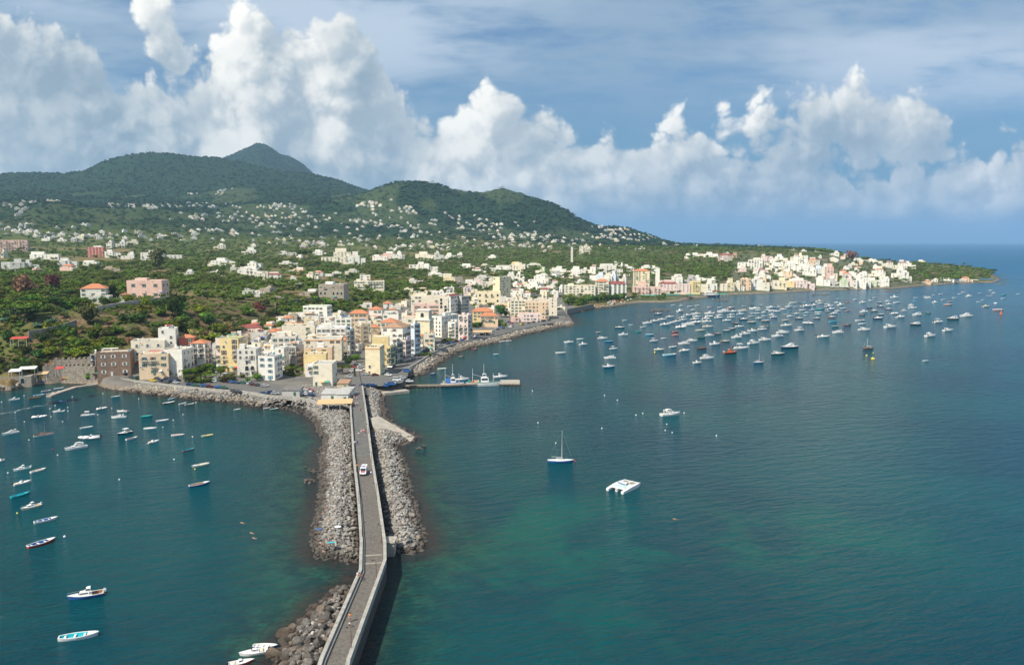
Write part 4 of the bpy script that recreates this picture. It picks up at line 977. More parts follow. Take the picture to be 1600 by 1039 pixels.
E(1231,1277,450,435,'pk','tan','long pale pink house facing the far beach',dist=1330,gap=5,kind='mix',mass=True)
E(1152,1192,420,403,'w','grey','white hotel with balconies standing in the pine wood',balc=.3,rot=-12,gap=5.5,mass=True,wskip=.25)
E(1122,1144,410,399,'pk','dred','pale pink house with red roof in the wood')
E(1291,1311,428,412,'p','tan','salmon pink block among the white houses of the old quarter',dist=1480,gap=5,kind='mix',mass=True)
E(199,266,468,438,'p','tan','big square pink villa with green shutters alone on the cliff top',rot=-10,depth=16,sh='green',kind='door',gap=7.5,rr=1,name='villa',cat='villa',fl=2,wskip=0,balc=.0)
E(121,168,470,451,'w','terra','low white villa with a terracotta porch roof left of the pink villa',dist=700)
E(130,172,478,463,'w2','tan','low weathered house under the white villa terrace',dist=655,wskip=.3)
E(182,200,466,461,'w2','terra','tiny house with an orange roof beside the pink villa',dist=680)
E(498,546,472,444,'s','grey','grey stone house with arched loggia above the town',rot=-14,arch_row=1,kind='mix',sh='brown',rr=1,fl=3,gap=4)
E(502,560,412,388,'c','tan','large pale cream hotel block on the central rise',wskip=.3,rr=2,gap=6,mass=True,name='hotel',cat='hotel')
E(540,572,414,393,'w','white','white stepped wing on the right of the large cream hotel',wskip=.4,gap=6,mass=True,name='hotel',cat='hotel')
E(0,47,393,375,'p','tan','salmon terraced hotel with loggias at the far left',name='hotel',cat='hotel',gap=5,kind='closed',sh='brown',balc=.8)
E(137,166,402,386,'r','white','red and white striped apartment block on the left plateau',gap=5,kind='closed',sh='white',wskip=0)
E(220,286,406,391,'w','white','wide white hillside hotel with stacked balconies',balc=.4,gap=6,mass=True,wskip=.2,kind='mix',name='hotel',cat='hotel')
E(552,600,450,439,'c','tan','low cream villa spread between gardens',dist=1000,depth=12)
E(561,578,447,430,'w','white','white turret wing of the cream garden villa',dist=1005,rr=1)
E(905,922,397,385,'c','tan','small cream palace house high in the pine wood',rr=1)
E(892,895.5,398,386,'w2','grey','slender pale water tower rising out of the pine wood',dist=1750,depth=6,name='water_tower',cat='tower',wskip=1,rr=0)
# --- church with dome and bell tower
ch = house(626,652,525,497,'c','tan',dist=640,depth=20,wskip=.7,rr=0,name='church',label='cream church with a grey ribbed dome',exact=True,cat='church')
dome = MB(); R_ = 6.6; rings = []
for k in range(8):
    a = PI/2*k/7.6; rings.append([(R_*math.cos(a)*math.cos(q*PI/10), R_*math.cos(a)*math.sin(q*PI/10), R_*.95*math.sin(a)) for q in range(20)])
dome.loft(rings)
Hc = max(v.co.z for v in ch.children[0].data.vertices)
link('drum', MB().loft([[(7*math.cos(q*PI/4+.39), 7*math.sin(q*PI/4+.39), z) for q in range(8)] for z in (Hc-1, Hc+1.6)]).mesh('drum', [WM['c']]), ch)
link('dome', dome.mesh('dome', [simple('dome_grey', (.36,.34,.31), .85, .15, .8, dirt=(.22,.2,.18))], smooth=True), ch, (0,0,Hc+1.6))
lan = MB(); lan.tube((0,0,0),(0,0,1.8),.9,.8,8); lan.tube((0,0,1.8),(0,0,2.8),.9,.1,8); link('lantern', lan.mesh('lantern', [WM['c']]), ch, (0,0,Hc+7.6))
bt = link('bell_tower', None); x, y, z = hit(662, 548); a = az_of(661); x, y = math.sin(a)*600, math.cos(a)*600; bt.location = (x, y, 4); bt.rotation_euler = (0,0,-.15)
bt['label'] = 'square yellow church bell tower with pilasters and arched belfry'; bt['category'] = 'bell tower'
s_ = 600/FPX; wT = 24*s_; zT = CAMH+600*elev_at(a, 500)-4; zB = CAMH+600*elev_at(a, 485)-4
link('shaft', MB().box(-wT/2, wT/2, -wT/2, wT/2, -3, zT).mesh('shaft', [WM['y2']]), bt)
for sx_ in (-1, 1): link('pilaster', MB().box(sx_*wT/2-.6*(sx_ > 0), sx_*wT/2+.6*(sx_ < 0), -wT/2-.25, -wT/2, 0, zT).mesh('pilaster', [WM['c']]), bt)
link('cornice', MB().box(-wT/2-.6, wT/2+.6, -wT/2-.6, wT/2+.6, zT, zT+.7).mesh('cornice', [trim]), bt)
link('belfry', MB().box(-wT/2+.8, wT/2-.8, -wT/2+.8, wT/2-.8, zT+.7, zB).mesh('belfry', [WM['c']]), bt)
link('cornice', MB().box(-wT/2+.4, wT/2-.4, -wT/2+.4, wT/2-.4, zB, zB+.5).mesh('cornice_b', [trim]), bt)
for yw, px, py in ((0, 0, -wT/2+.8), (PI/2, wT/2-.8, 0)): link('belfry_arch', wm('arch', 'grey'), bt, (px, py, (zT+zB)/2+.6), yw, 1.3)
link('clock_face', MB().tube((0,-wT/2-.12,0),(0,-wT/2+.05,0),.9,n=16).mesh('clock_face', [trim]), bt, (0,0,zT-4)); footprint_add(x, y, wT, wT, 0)
# --- semi-automatic houses: (uL,uR,vB,vT,colour,roof) read off the photograph; distances follow the ground
AUTO = '''
3 40 422 404 w2 white;38 62 420 405 w white;48 95 405 393 w white;52 68 428 417 p tan;88 122 417 403 w white;92 121 426 413 p terra;131 168 416 407 w white;165 190 402 390 w white;190 210 404 393 w white
0 12 402 390 c tan;166 178 387 375 w2 white;182 196 386 374 w white;65 80 376 370 w white;90 105 378 371 w white;112 130 377 371 w2 white;160 188 428 416 t tan;118 134 372 366 c tan;196 215 382 374 c tan
279 303 431 421 w white;325 369 415 403 w white;346 368 412 405 w2 white;335 352 388 380 c tan;372 400 430 417 w tan;378 400 397 386 w white;380 420 434 416 w white;398 440 437 424 c tan;385 410 418 408 w grey
401 440 437 425 w dred;437 465 415 408 w white;452 480 427 418 o tan;461 475 404 398 w white;438 462 398 392 w2 white;494 518 431 423 w2 terra;480 500 437 425 c tan;520 544 432 424 w tan;490 510 398 390 w white
583 606 407 398 w white;596 625 404 393 p white;610 631 406 393 w white;640 664 420 409 w tan;650 690 406 393 c tan;680 692 408 392 w2 grey;696 710 404 395 w white;660 685 423 412 w white;670 706 431 424 w tan
708 722 402 394 w tan;760 776 405 398 w white;710 742 420 412 w grey;735 760 428 418 w dred;766 782 424 415 w green;778 820 425 410 c tan;800 822 420 409 y tan;822 850 418 411 w tan;753 770 419 412 c tan
694 720 440 430 c2 grey;712 735 443 432 s grey;728 750 447 437 w grey;740 772 446 437 pk tan;742 768 437 430 w2 grey;756 776 432 427 w terra;794 812 436 425 w grey;808 818 436 424 w white;797 830 463 452 w white;815 828 462 455 w terra
826 858 442 429 w grey;838 858 436 427 w white;852 870 436 428 lb grey;837 852 430 417 gn tan;858 880 433 420 g tan;868 896 429 416 w tan;820 846 452 440 w tan;845 870 459 451 w dred;875 886 456 445 w tan;884 900 455 447 w grey
893 915 430 416 w grey;905 918 428 418 y tan;915 932 427 414 w dred;930 950 424 412 w tan;946 972 426 412 w tan;968 975 420 410 w grey;922 942 438 425 lb tan;935 955 440 427 w tan;950 966 440 423 lb tan;968 980 444 428 w2 tan;976 986 420 413 w tan
980 1000 424 417 w tan;1000 1020 424 414 w grey;1014 1034 422 415 w tan;1085 1100 438 430 w tan;1100 1120 440 433 w grey;860 880 430 418 c grey;800 815 447 440 w grey;812 826 448 441 y2 tan;1070 1080 403 396 w tan
1083 1100 401 395 w white;1100 1122 402 394 w tan;1140 1150 402 395 o dred;1176 1192 412 404 w tan;1190 1206 408 397 pk tan;1208 1230 407 397 w tan;1195 1210 414 405 w white;1203 1225 420 410 w tan;1210 1232 430 420 c2 grey
1222 1244 420 408 w white;1178 1200 426 420 pk dred;1218 1240 434 421 o tan;1240 1262 424 412 w grey;1232 1250 412 402 w tan;1248 1270 418 405 w white;1255 1276 430 418 w grey;1268 1284 426 415 lb grey;1264 1280 414 402 o terra
1280 1296 428 412 w white;1275 1292 436 430 t dgrey;1276 1296 446 431 w dgrey;1295 1307 446 431 g tan;1306 1324 447 434 gn tan;1324 1340 448 430 pk tan;1338 1352 449 428 w tan;1322 1342 434 424 w white;1340 1360 432 424 w tan;1350 1362 447 433 w white
1236 1246 406 397 w dred;1246 1262 406 395 c tan;1297 1310 408 402 c tan;1334 1350 408 403 w tan;1352 1364 409 404 w white;1364 1378 410 405 w tan;1360 1374 447 434 gn tan;1374 1388 447 432 w white;1362 1382 434 417 w terra;1365 1378 420 413 w green
1378 1394 417 408 w dred;1393 1410 434 417 w white;1404 1424 440 422 w white;1394 1416 420 406 w dred;1414 1430 419 408 w white;1424 1447 412 406 y tan;1440 1456 443 437 o terra;1456 1466 440 435 w tan;1470 1490 438 434 w white;1500 1520 439 433 o terra
1225 1240 448 436 y tan;1186 1200 433 424 w tan;1150 1165 424 417 pk tan;1130 1140 399 394 w white;1296 1310 399 392 w tan
330 352 430 424 w grey;358 374 424 415 w2 tan;452 472 450 444 s grey;398 430 458 450 s grey;380 408 463 454 gn grey;470 500 462 452 s dgrey;426 450 472 466 s tan;445 462 441 434 w tan
540 560 428 420 w2 tan;640 660 442 435 w2 tan;655 680 458 450 c tan;678 704 462 455 w tan;620 645 458 451 c tan;690 712 468 458 c tan;725 745 460 447 pk tan;700 725 478 465 c tan;735 750 478 466 c tan;780 800 480 466 t grey;758 775 487 478 c grey
785 800 492 482 w2 grey;800 818 470 460 c tan;815 835 478 466 c grey;836 856 474 465 w2 grey;640 655 465 458 y2 tan;560 580 480 474 w grey;600 625 482 474 w terra;620 640 478 470 c tan;604 618 492 484 w terra;548 566 496 488 w grey;575 592 505 496 w2 terra
'''
n0 = 0
for line in AUTO.strip().split('\n'):
    for e_ in line.split(';'):
        a = e_.split(); uL, uR, vB, vT = map(float, a[:4])
        h_ = hit((uL+uR)/2, vB)
        if h_ is None: continue
        dd_ = math.hypot(h_[0], h_[1])
        if dd_ > 3300: dd_ = 2200+dd_*.1; dist = dd_
        else: dist = None
        vT += (vB-vT)*.02
        house(uL-1.2, uR+1.2, vB+1, vT, a[4], a[5], rot=random.choice((0,-8,-14,6,-20)), sh='mix', kind='mix', detail=2 if dd_ < 1100 else 1, dist=dist, depth=random.uniform(9, 14), gap=4.2 if dd_ < 1100 else 5.6, seed=n0, mass=True, wskip=.3)
        n0 += 1
# --- infill houses in the dense quarters
def overlaps(x, y, r):
    for hx, hy, hw, hd, yw in HOUSES:
        dx, dy = x-hx, y-hy; c_, s_ = math.cos(-yw), math.sin(-yw); lx, ly = dx*c_-dy*s_, dx*s_+dy*c_
        if abs(lx) < hw+r and abs(ly) < hd+r: return True
    return False
rq_ = random.Random(5); cnt = 0
quarters = [([(340,548),(440,505),(560,495),(640,500),(650,540),(560,560),(450,570),(350,575)], 46, 900, 'w w w2 c c t y2', (6,9.5)),
            ([(640,480),(700,455),(800,430),(880,440),(870,480),(790,490),(735,488),(700,505)], 44, 500, 'w w w2 c c2 y2 c pk', (5.5,9)),
            ([(1150,452),(1180,425),(1240,400),(1340,402),(1430,425),(1400,448),(1250,452)], 44, 500, 'w w w2 c w pk o', (5.5,9)),
            ([(880,440),(930,412),(1040,412),(1060,436),(1000,440),(900,446)], 20, 300, 'w w w2 c', (5.5,8))]
for poly, n_, tries, cols, hh_ in quarters:
    P = np.array(poly, float); k = 0
    for _ in range(tries):
        if k >= n_: break
        u = rq_.uniform(P[:, 0].min(), P[:, 0].max()); v = rq_.uniform(P[:, 1].min(), P[:, 1].max())
        if sdist(np.array([[u, v]]), P)[0] < 0: continue
        h_ = hit(u, v)
        if not h_ or overlaps(h_[0], h_[1], 6): continue
        if sdist(np.array([[h_[0], h_[1]]]), coast)[0] < 24: continue
        d_ = math.hypot(h_[0], h_[1]); s_ = d_*math.cos(math.atan2(h_[0], h_[1]))**2/FPX; wpx = rq_.uniform(8, 14)/s_; hpx = rq_.uniform(*hh_)/s_
        house(u-wpx/2, u+wpx/2, v, v-hpx, rq_.choice(cols.split()), rq_.choice(('grey','white','tan','tan','grey','terra')), rot=rq_.choice((0,-10,-18,8)), sh='mix', kind='mix', detail=2 if d_ < 1000 else 1, depth=rq_.uniform(9, 13), gap=3.8 if d_ < 1000 else 5.6, seed=900+cnt, mass=rq_.random() < .6, wskip=.25); k += 1; cnt += 1
print('houses', len(HOUSES), n0, cnt)
# --- villages on the hills: the rest, past the 300 largest, as one mass
tmpl_cols = ['w2','w2','w','w2','c','g','pk','c2','g','g']  # greys and off-whites favoured: haze put into the wall colours
FH = {c_: ([], []) for c_ in set(tmpl_cols)}; FR = []
clusters = [(240,323,55,4,46),(180,320,25,4,14),(330,322,30,5,20),(345,300,22,5,12),(345,302,6,4,8),(300,305,12,4,4),(430,326,45,8,36),(385,340,50,9,34),(300,340,25,6,16),(470,340,40,14,26),(500,348,60,14,26),(420,352,50,8,14),
 (590,320,30,5,22),(640,330,30,9,22),(585,345,35,12,26),(620,350,50,10,22),(650,368,60,10,24),(560,372,50,8,20),(700,345,50,9,16),(740,352,40,8,22),(790,355,40,8,22),(800,370,60,8,30),(840,372,60,7,34),
 (870,380,50,6,26),(760,385,70,6,30),(960,362,25,9,40),(985,372,30,7,30),(940,372,20,6,16),(935,355,14,3,10),(1010,376,20,5,12),(1060,383,30,3,12),(1110,384,40,3,14),(1180,386,40,3,12),(1250,390,30,4,10),(930,388,60,4,24),(860,387,50,4,20),
 (60,315,40,4,14),(30,330,25,8,10),(20,322,25,5,8),(30,362,30,6,18),(90,368,50,5,24),(150,372,40,5,16),(200,365,60,6,14),(110,352,50,5,5),(260,368,50,6,14),(300,375,60,6,14),(440,378,80,6,30),(520,383,60,5,20),(620,388,60,5,20),(700,386,60,5,22),
 (40,352,25,5,8),(320,362,40,7,12),(380,365,40,8,14),(480,295,4,1,2),(548,304,4,1,1),(1015,470,0,0,0)]
rf = random.Random(3); far_list = []
for u0, v0, su, sv, n_ in clusters:
    for k in range(int(n_*.7+.5)):
        u = rf.gauss(u0, su*.6); v = rf.gauss(v0, sv*.55); h_ = hit(u, v, 1900)
        if h_ is None or math.hypot(h_[0], h_[1]) > 6800 or h_[2] < 1: continue
        d_ = math.hypot(h_[0], h_[1])
        if sdist(np.array([[h_[0], h_[1]]]), coast)[0] < 30: continue
        far_list.append((h_, d_, rf.choice(tmpl_cols), rf.uniform(7, 18), rf.uniform(6, 9), rf.choice((3.2, 3.5, 3.5, 5.5, 6.2)), rf.uniform(-.5, .5)))
far_list.sort(key=lambda q: q[1])
WF = {}
def far_house_mesh(c_, w_, d_, h_):
    """small villa: body, flat roof with parapet lip, upper room and dark openings"""
    hw, hd = w_/2, d_/2; mb = MB(); mb.box(-hw, hw, -hd, hd, -8, h_, 0); mb.box(-hw*.55, hw*.2, -hd*.2, hd*.8, h_+.01, h_+2.6, 0)
    mb.add([(-hw+.4,-hd+.4,h_+.03),(hw-.4,-hd+.4,h_+.03),(hw-.4,hd-.4,h_+.03),(-hw+.4,hd-.4,h_+.03)],[(0,1,2,3)],1)
    for f in range(max(1, int(h_/3.2))):
        nc = max(2, int(w_/4))
        for k in range(nc):
            xx = -hw+w_*(k+.5)/nc; mb.box(xx-.7, xx+.7, -hd-.06, -hd+.02, f*3.2+.9, f*3.2+2.5, 2)
    return mb
n_ind = max(0, 296-len(HOUSES))
ms = [None]*0
for i, (h_, d_, c_, w_, dd_, hh_, yw) in enumerate(far_list[:n_ind]):
    key = (c_, round(w_/4), round(hh_))
    if key not in WF: WF[key] = far_house_mesh(c_, round(w_/4)*4, dd_, hh_).mesh('hill_house', [WM[c_], roofm['tan'], glass])
    o = link('hill_house', WF[key], None, h_, -math.atan2(h_[0], h_[1])+yw)
    u, v = project(*h_); reg(o, 'house', 'small %s house %s' % (CNAME[c_], 'in the distance'), u, v, 'small distant houses on the slopes'); HOUSES.append((h_[0], h_[1], w_/2, dd_/2, yw))
big = MB(); MI = {k: i for i, k in enumerate(sorted(set(tmpl_cols)))}; nmat = len(MI)
for h_, d_, c_, w_, dd_, hh_, yw in far_list[n_ind:]:
    m_ = far_house_mesh(c_, w_, dd_, hh_); a = -math.atan2(h_[0], h_[1])+yw; ca, sa = math.cos(a), math.sin(a)
    k = len(big.v); big.v += [(x*ca-y*sa+h_[0], x*sa+y*ca+h_[1], z+h_[2]) for x, y, z in m_.v]; big.f += [tuple(i+k for i in f) for f in m_.f]
    big.m += [MI[c_] if q == 0 else nmat+q-1 for q in m_.m]; HOUSES.append((h_[0], h_[1], w_/2, dd_/2, a))
o = struct('hillside_villages', big.mesh('hillside_villages', [WM[k] for k in sorted(MI)]+[roofm['tan'], glass]), 'stuff', 'scattered small pale houses of the villages on the far slopes'); o['category'] = 'houses'
print('far houses', len(far_list), n_ind)
# --- walls, castle wall, huts
def wall_line(pts, h, w, mat, label, name='stone_wall', cat='wall', crenel=False, d0=None):
    P = []
    for u, v in pts: x, y, z = hit(u, v); P.append(Vector((x, y, z)))
    r = link(name, None); r['label'] = label; r['category'] = cat; mb = MB()
    A = offs([Vector((p.x, p.y, 0)) for p in P], 1, w/2); B = offs([Vector((p.x, p.y, 0)) for p in P], -1, w/2)
    mb.loft([[(a.x, a.y, p.z-4), (b.x, b.y, p.z-4), (b.x, b.y, p.z+h), (a.x, a.y, p.z+h)] for a, b, p in zip(A, B, P)]); link('wall', mb.mesh('wall', [mat]), r)
    if crenel:
        m_ = MB().box(-.7, .7, -w/2-.01, w/2+.01, 0, 1.1).mesh('merlon', [mat])
        for a, b in zip(P[:-1], P[1:]):
            n_ = max(1, int((b-a).length/2.6)); yw = math.atan2(b.y-a.y, b.x-a.x)
            for k in range(n_):
                q = a.lerp(b, (k+.5)/n_); link('merlon', m_, r, (q.x, q.y, q.z+h), yw)
    return r
stone = simple('rubble_stone', (.27,.235,.19), .95, .35, .9, dirt=(.13,.12,.09), bump=.6)
wall_line([(68,590),(100,590),(125,589),(150,590)], 6.5, 1.5, stone, 'lower battlemented grey stone wall beside the small beach', crenel=True)
wall_line([(84,577),(105,577),(130,576),(150,575)], 5.5, 1.5, stone, 'upper battlemented grey stone wall below the green slope', crenel=True)
wall_line([(45,530),(75,525),(105,517),(120,512)], 5, 1.2, stone, 'brown terrace wall below the yellow green bushes')
wall_line([(150,487),(178,482),(215,476),(262,470)], 3.5, 1., simple('terrace_stone', (.42,.38,.33), .95, .2, .6, dirt=(.25,.22,.18)), 'pale retaining wall running under the pink villa')
wall_line([(885,490),(905,486),(927,481)], 5, 1.5, stone, 'rocky sea wall between the castle rocks and the beach')
wall_line([(430,482),(460,476),(500,472)], 5, 1.2, stone, 'long grey garden wall left of the stone arcade house')
for (u0, u1, vb, vt, lab, dst) in ((142,157,589,552,'square stone gate tower joined to the brown tower house', None), (0,62,600,587,'low dark stone boathouse under a terrace at the far left', None)):
    E(u0, u1, vb, vt, 's', 'grey', lab, dist=dst, kind='arch', gap=5, rr=0, wskip=.3)
# terrace with white parasol roofs at far left
def canopy(u0, u1, vb, hgt, col, label, dist=None, dep=6, cat='canopy', name='canopy', zc=None):
    if dist is None: x, y = gp((u0+u1)/2, vb, 2.2); dist = math.hypot(x, y); a = math.atan2(x, y); zc = 2.2
    a = az_of((u0+u1)/2); x, y = math.sin(a)*dist, math.cos(a)*dist; z = CAMH+dist*elev_at(a, vb) if zc is None else zc
    w_ = (u1-u0)*dist*math.cos(a)**2/FPX; r = link(name, None, None, (x, y, z), -a*.6); r['label'] = label; r['category'] = cat
    b_ = MB(); b_.add([(-w_/2,-dep/2,hgt),(w_/2,-dep/2,hgt),(w_/2,dep/2,hgt+.5),(-w_/2,dep/2,hgt+.5),(-w_/2,-dep/2,hgt-.15),(w_/2,-dep/2,hgt-.15),(w_/2,dep/2,hgt+.35),(-w_/2,dep/2,hgt+.35)],[(0,1,2,3),(4,7,6,5),(0,4,5,1),(1,5,6,2),(2,6,7,3),(3,7,4,0)])
    link('roof', b_.mesh('roof', [awn[col]]), r)
    pm = MB().tube((0,0,-1.5),(0,0,hgt),.09,n=6).mesh('post', [trim])
    n_ = max(2, int(w_/4)+1)
    for k in range(n_):
        for s in (-1, 1): link('post', pm, r, (-w_/2+.3+(w_-.6)*k/(n_-1), s*(dep/2-.3), 0))
    return r
canopy(0,20,588,2.8,'w','white terrace canopy at the left edge above the dark boathouse',452)
canopy(16,44,584,2.8,'w','white terrace canopy right of the one at the left edge',456)
canopy(44,62,590,2.2,'c','tan terrace canopy over the end of the boathouse',455)
canopy(6,34,537,3,'r','long red roofed terrace among trees at the far left',500)
canopy(74,87,583,2.6,'r','small red roofed kiosk beside the beach',462)
canopy(489,545,641,2.6,'c','big tan canvas canopy over the fish restaurant by the causeway',375,9,zc=3.6)
canopy(738,768,526,3,'c','square tan market canopy beside the seafront road',655,9,zc=3.6)
canopy(1000,1035,468,3,'g','green beach canopy at the foot of the salmon hotel',1130,8,zc=2.5)
canopy(1038,1066,466,3,'g','pale green landing stage canopy in front of the rose hotel',1150,8,zc=2.5)
canopy(1074,1090,464,3,'g','dark green canopy left of the moored ferry',1160,8,zc=2.5)
canopy(1122,1140,462,3,'g','long green beach canopy right of the moored ferry',1175,8,zc=2.5)
canopy(1066,1078,464,3,'c','tan wooden landing hut canopy',1160,8,zc=2.5)
# grey roofed sheds by the causeway head
def shed(u0, u1, vb, wv, h, col, roofc, label, dep, rot=0):
    x, y = gp((u0+u1)/2, vb, 3.6); d_ = math.hypot(x, y); w_ = (u1-u0)*d_/FPX; r = link('shed', None, None, (x, y+dep/2, 3.6), math.radians(rot)); r['label'] = label; r['category'] = 'shed'
    link('wall', MB().box(-w_/2, w_/2, -dep/2, dep/2, -1, h).mesh('wall', [WM[col]]), r)
    b_ = MB(); b_.add([(-w_/2-.3,-dep/2-.3,h+.02),(w_/2+.3,-dep/2-.3,h+.02),(w_/2+.3,dep/2+.3,h+.9),(-w_/2-.3,dep/2+.3,h+.9),(-w_/2-.3,-dep/2-.3,h-.15),(w_/2+.3,-dep/2-.3,h-.15),(w_/2+.3,dep/2+.3,h+.02),(-w_/2-.3,dep/2+.3,h+.02)],[(0,1,2,3),(4,7,6,5),(0,4,5,1),(1,5,6,2),(2,6,7,3),(3,7,4,0)]); link('roof', b_.mesh('roof', [roofm[roofc]]), r)
    link('door', MB().box(-.6, .6, -dep/2-.08, -dep/2+.02, 0, 2.1).mesh('door', [shut['green']]), r, (w_*.22, 0, 0)); footprint_add(x, y+dep/2, w_, dep, 0); return r
shed(502,526,625,0,3,'w2','grey','grey roofed shed left of the causeway head',10); shed(526,544,627,0,3.4,'w2','grey','grey metal roofed shed touching the causeway head',16)
shed(527,544,608,0,3,'t','brown','brown roofed shed behind the grey metal one',8); shed(441,468,619,0,3,'g','dgrey','small grey hut with a green door on the quay',7)

canopy(1488,1512,440.5,3,'b','long blue beach canopy at the root of the pine point',None,9); canopy(1514,1532,440,3,'w','white beach canopy between two blue ones on the pine point',None,9); canopy(1534,1556,439,3.4,'b','blue beach canopy at the very tip of the pine point',None,12)
canopy(1180,1206,454.5,2.6,'b','blue beach pavilion at the left end of the far beach',None,6); canopy(1300,1330,450.5,2.6,'w','white beach pavilion below the old quarter',None,6)
# --- past the 300 houses that show largest: the rest as one mass
hs = []
for o_ in list(COL.objects):
    if o_.parent is None and o_.get('category') == 'house' or (o_.parent is None and o_.type == 'EMPTY' and o_.name.startswith('house')):
        ch_ = [c for c in o_.children if c.name.startswith('wall')]
        if not ch_: continue
        vs_ = ch_[0].data.vertices; w_ = max(v.co.x for v in vs_)-min(v.co.x for v in vs_); h_ = max(v.co.z for v in vs_)
        keepit = o_.get('label') is not None
        hs.append((-(1e9 if keepit else 0)-w_*h_/(o_.location.x**2+o_.location.y**2), o_.name, o_))
hs.sort(key=lambda q: (q[0], q[1])); bv, bf, bm_, mats_ = [], [], [], []
drop = set()
for _, nm_, o_ in hs[292:]:
    M0 = Matrix.Translation(o_.location) @ Matrix.Rotation(o_.rotation_euler.z, 4, 'Z')
    for c in list(o_.children):
        M1 = M0 @ Matrix.LocRotScale(c.location, c.rotation_euler, c.scale); k = len(bv); me_ = c.data; bv += [tuple(M1 @ v.co) for v in me_.vertices]
        idx_ = []
        for m_ in me_.materials:
            if m_ not in mats_: mats_.append(m_)
            idx_.append(mats_.index(m_))
        for p in me_.polygons: bf.append(tuple(i+k for i in p.vertices)); bm_.append(idx_[p.material_index])
        bpy.data.objects.remove(c)
    drop.add(nm_)
    REG[:] = [q for q in REG if q[0] != o_]
    bpy.data.objects.remove(o_)
if bf:
    mb = MB(); mb.v, mb.f, mb.m = bv, bf, bm_; o = struct('crowded_town_houses', mb.mesh('crowded_town_houses', mats_), 'stuff', 'mass of small pale houses crowded behind the seafronts'); o['category'] = 'houses'
print('kept houses', len(hs[:292]), 'merged', len(drop))
# ================================================================== boats
BC = {'w':(.82,.81,.78),'w2':(.62,.63,.62),'be':(.70,.60,.42),'bl':(.03,.12,.36),'nb':(.02,.04,.10),'tq':(.02,.42,.50),'lb':(.25,.52,.66),'r':(.50,.04,.03),'dr':(.16,.02,.025),'br':(.20,.09,.05),'gr':(.03,.16,.10),'dk':(.03,.04,.05),'or':(.62,.16,.06),'te':(.02,.36,.33),'ye':(.80,.62,.10),'pk':(.70,.30,.28),'cr':(.76,.70,.50),'wd':(.32,.16,.08)}
BN = {'w':'white','w2':'pale grey','be':'beige','bl':'blue','nb':'navy','tq':'turquoise','lb':'light blue','r':'red','dr':'dark red','br':'brown','gr':'dark green','dk':'black','or':'orange','te':'teal','ye':'yellow','pk':'pink','cr':'cream','wd':'wooden'}
BM = {k: simple('boat_paint_'+BN[k].replace(' ', '_'), c, .3, .07, 1.5, spec=.5, dirt=tuple(x*.7 for x in c), dscale=.6) for k, c in BC.items()}
rubber = simple('outboard_dark', (.03,.03,.035), .4, .1)
def hull_sections(L, B, H, bow='v', stern=.82, n=12):
    out = []
    for i in range(n+1):
        t = i/n; x = -L/2+L*t
        if bow == 'd': b = B/2*(math.sin(PI*(.10+.90*min(1, t*1.0)))**.6 if t > .5 else (math.sin(PI*(.10+.8*t)))**.6)   # double ended
        else: b = B/2*(stern+(1-stern)*math.sin(min(1, t/.45)*PI/2))*(1 if t < .45 else max(.02, 1-((t-.45)/.55)**2.3))
        if t == 1: b = .02
        s = H*(1+.10*(1-t)**2*(1 if bow == 'd' else .3)+.42*max(0, t-.45)**1.6*2)
        xo = x+(.05*L*max(0, t-.8)/.2)*1.0
        out.append((x, xo, b, s))
    return out
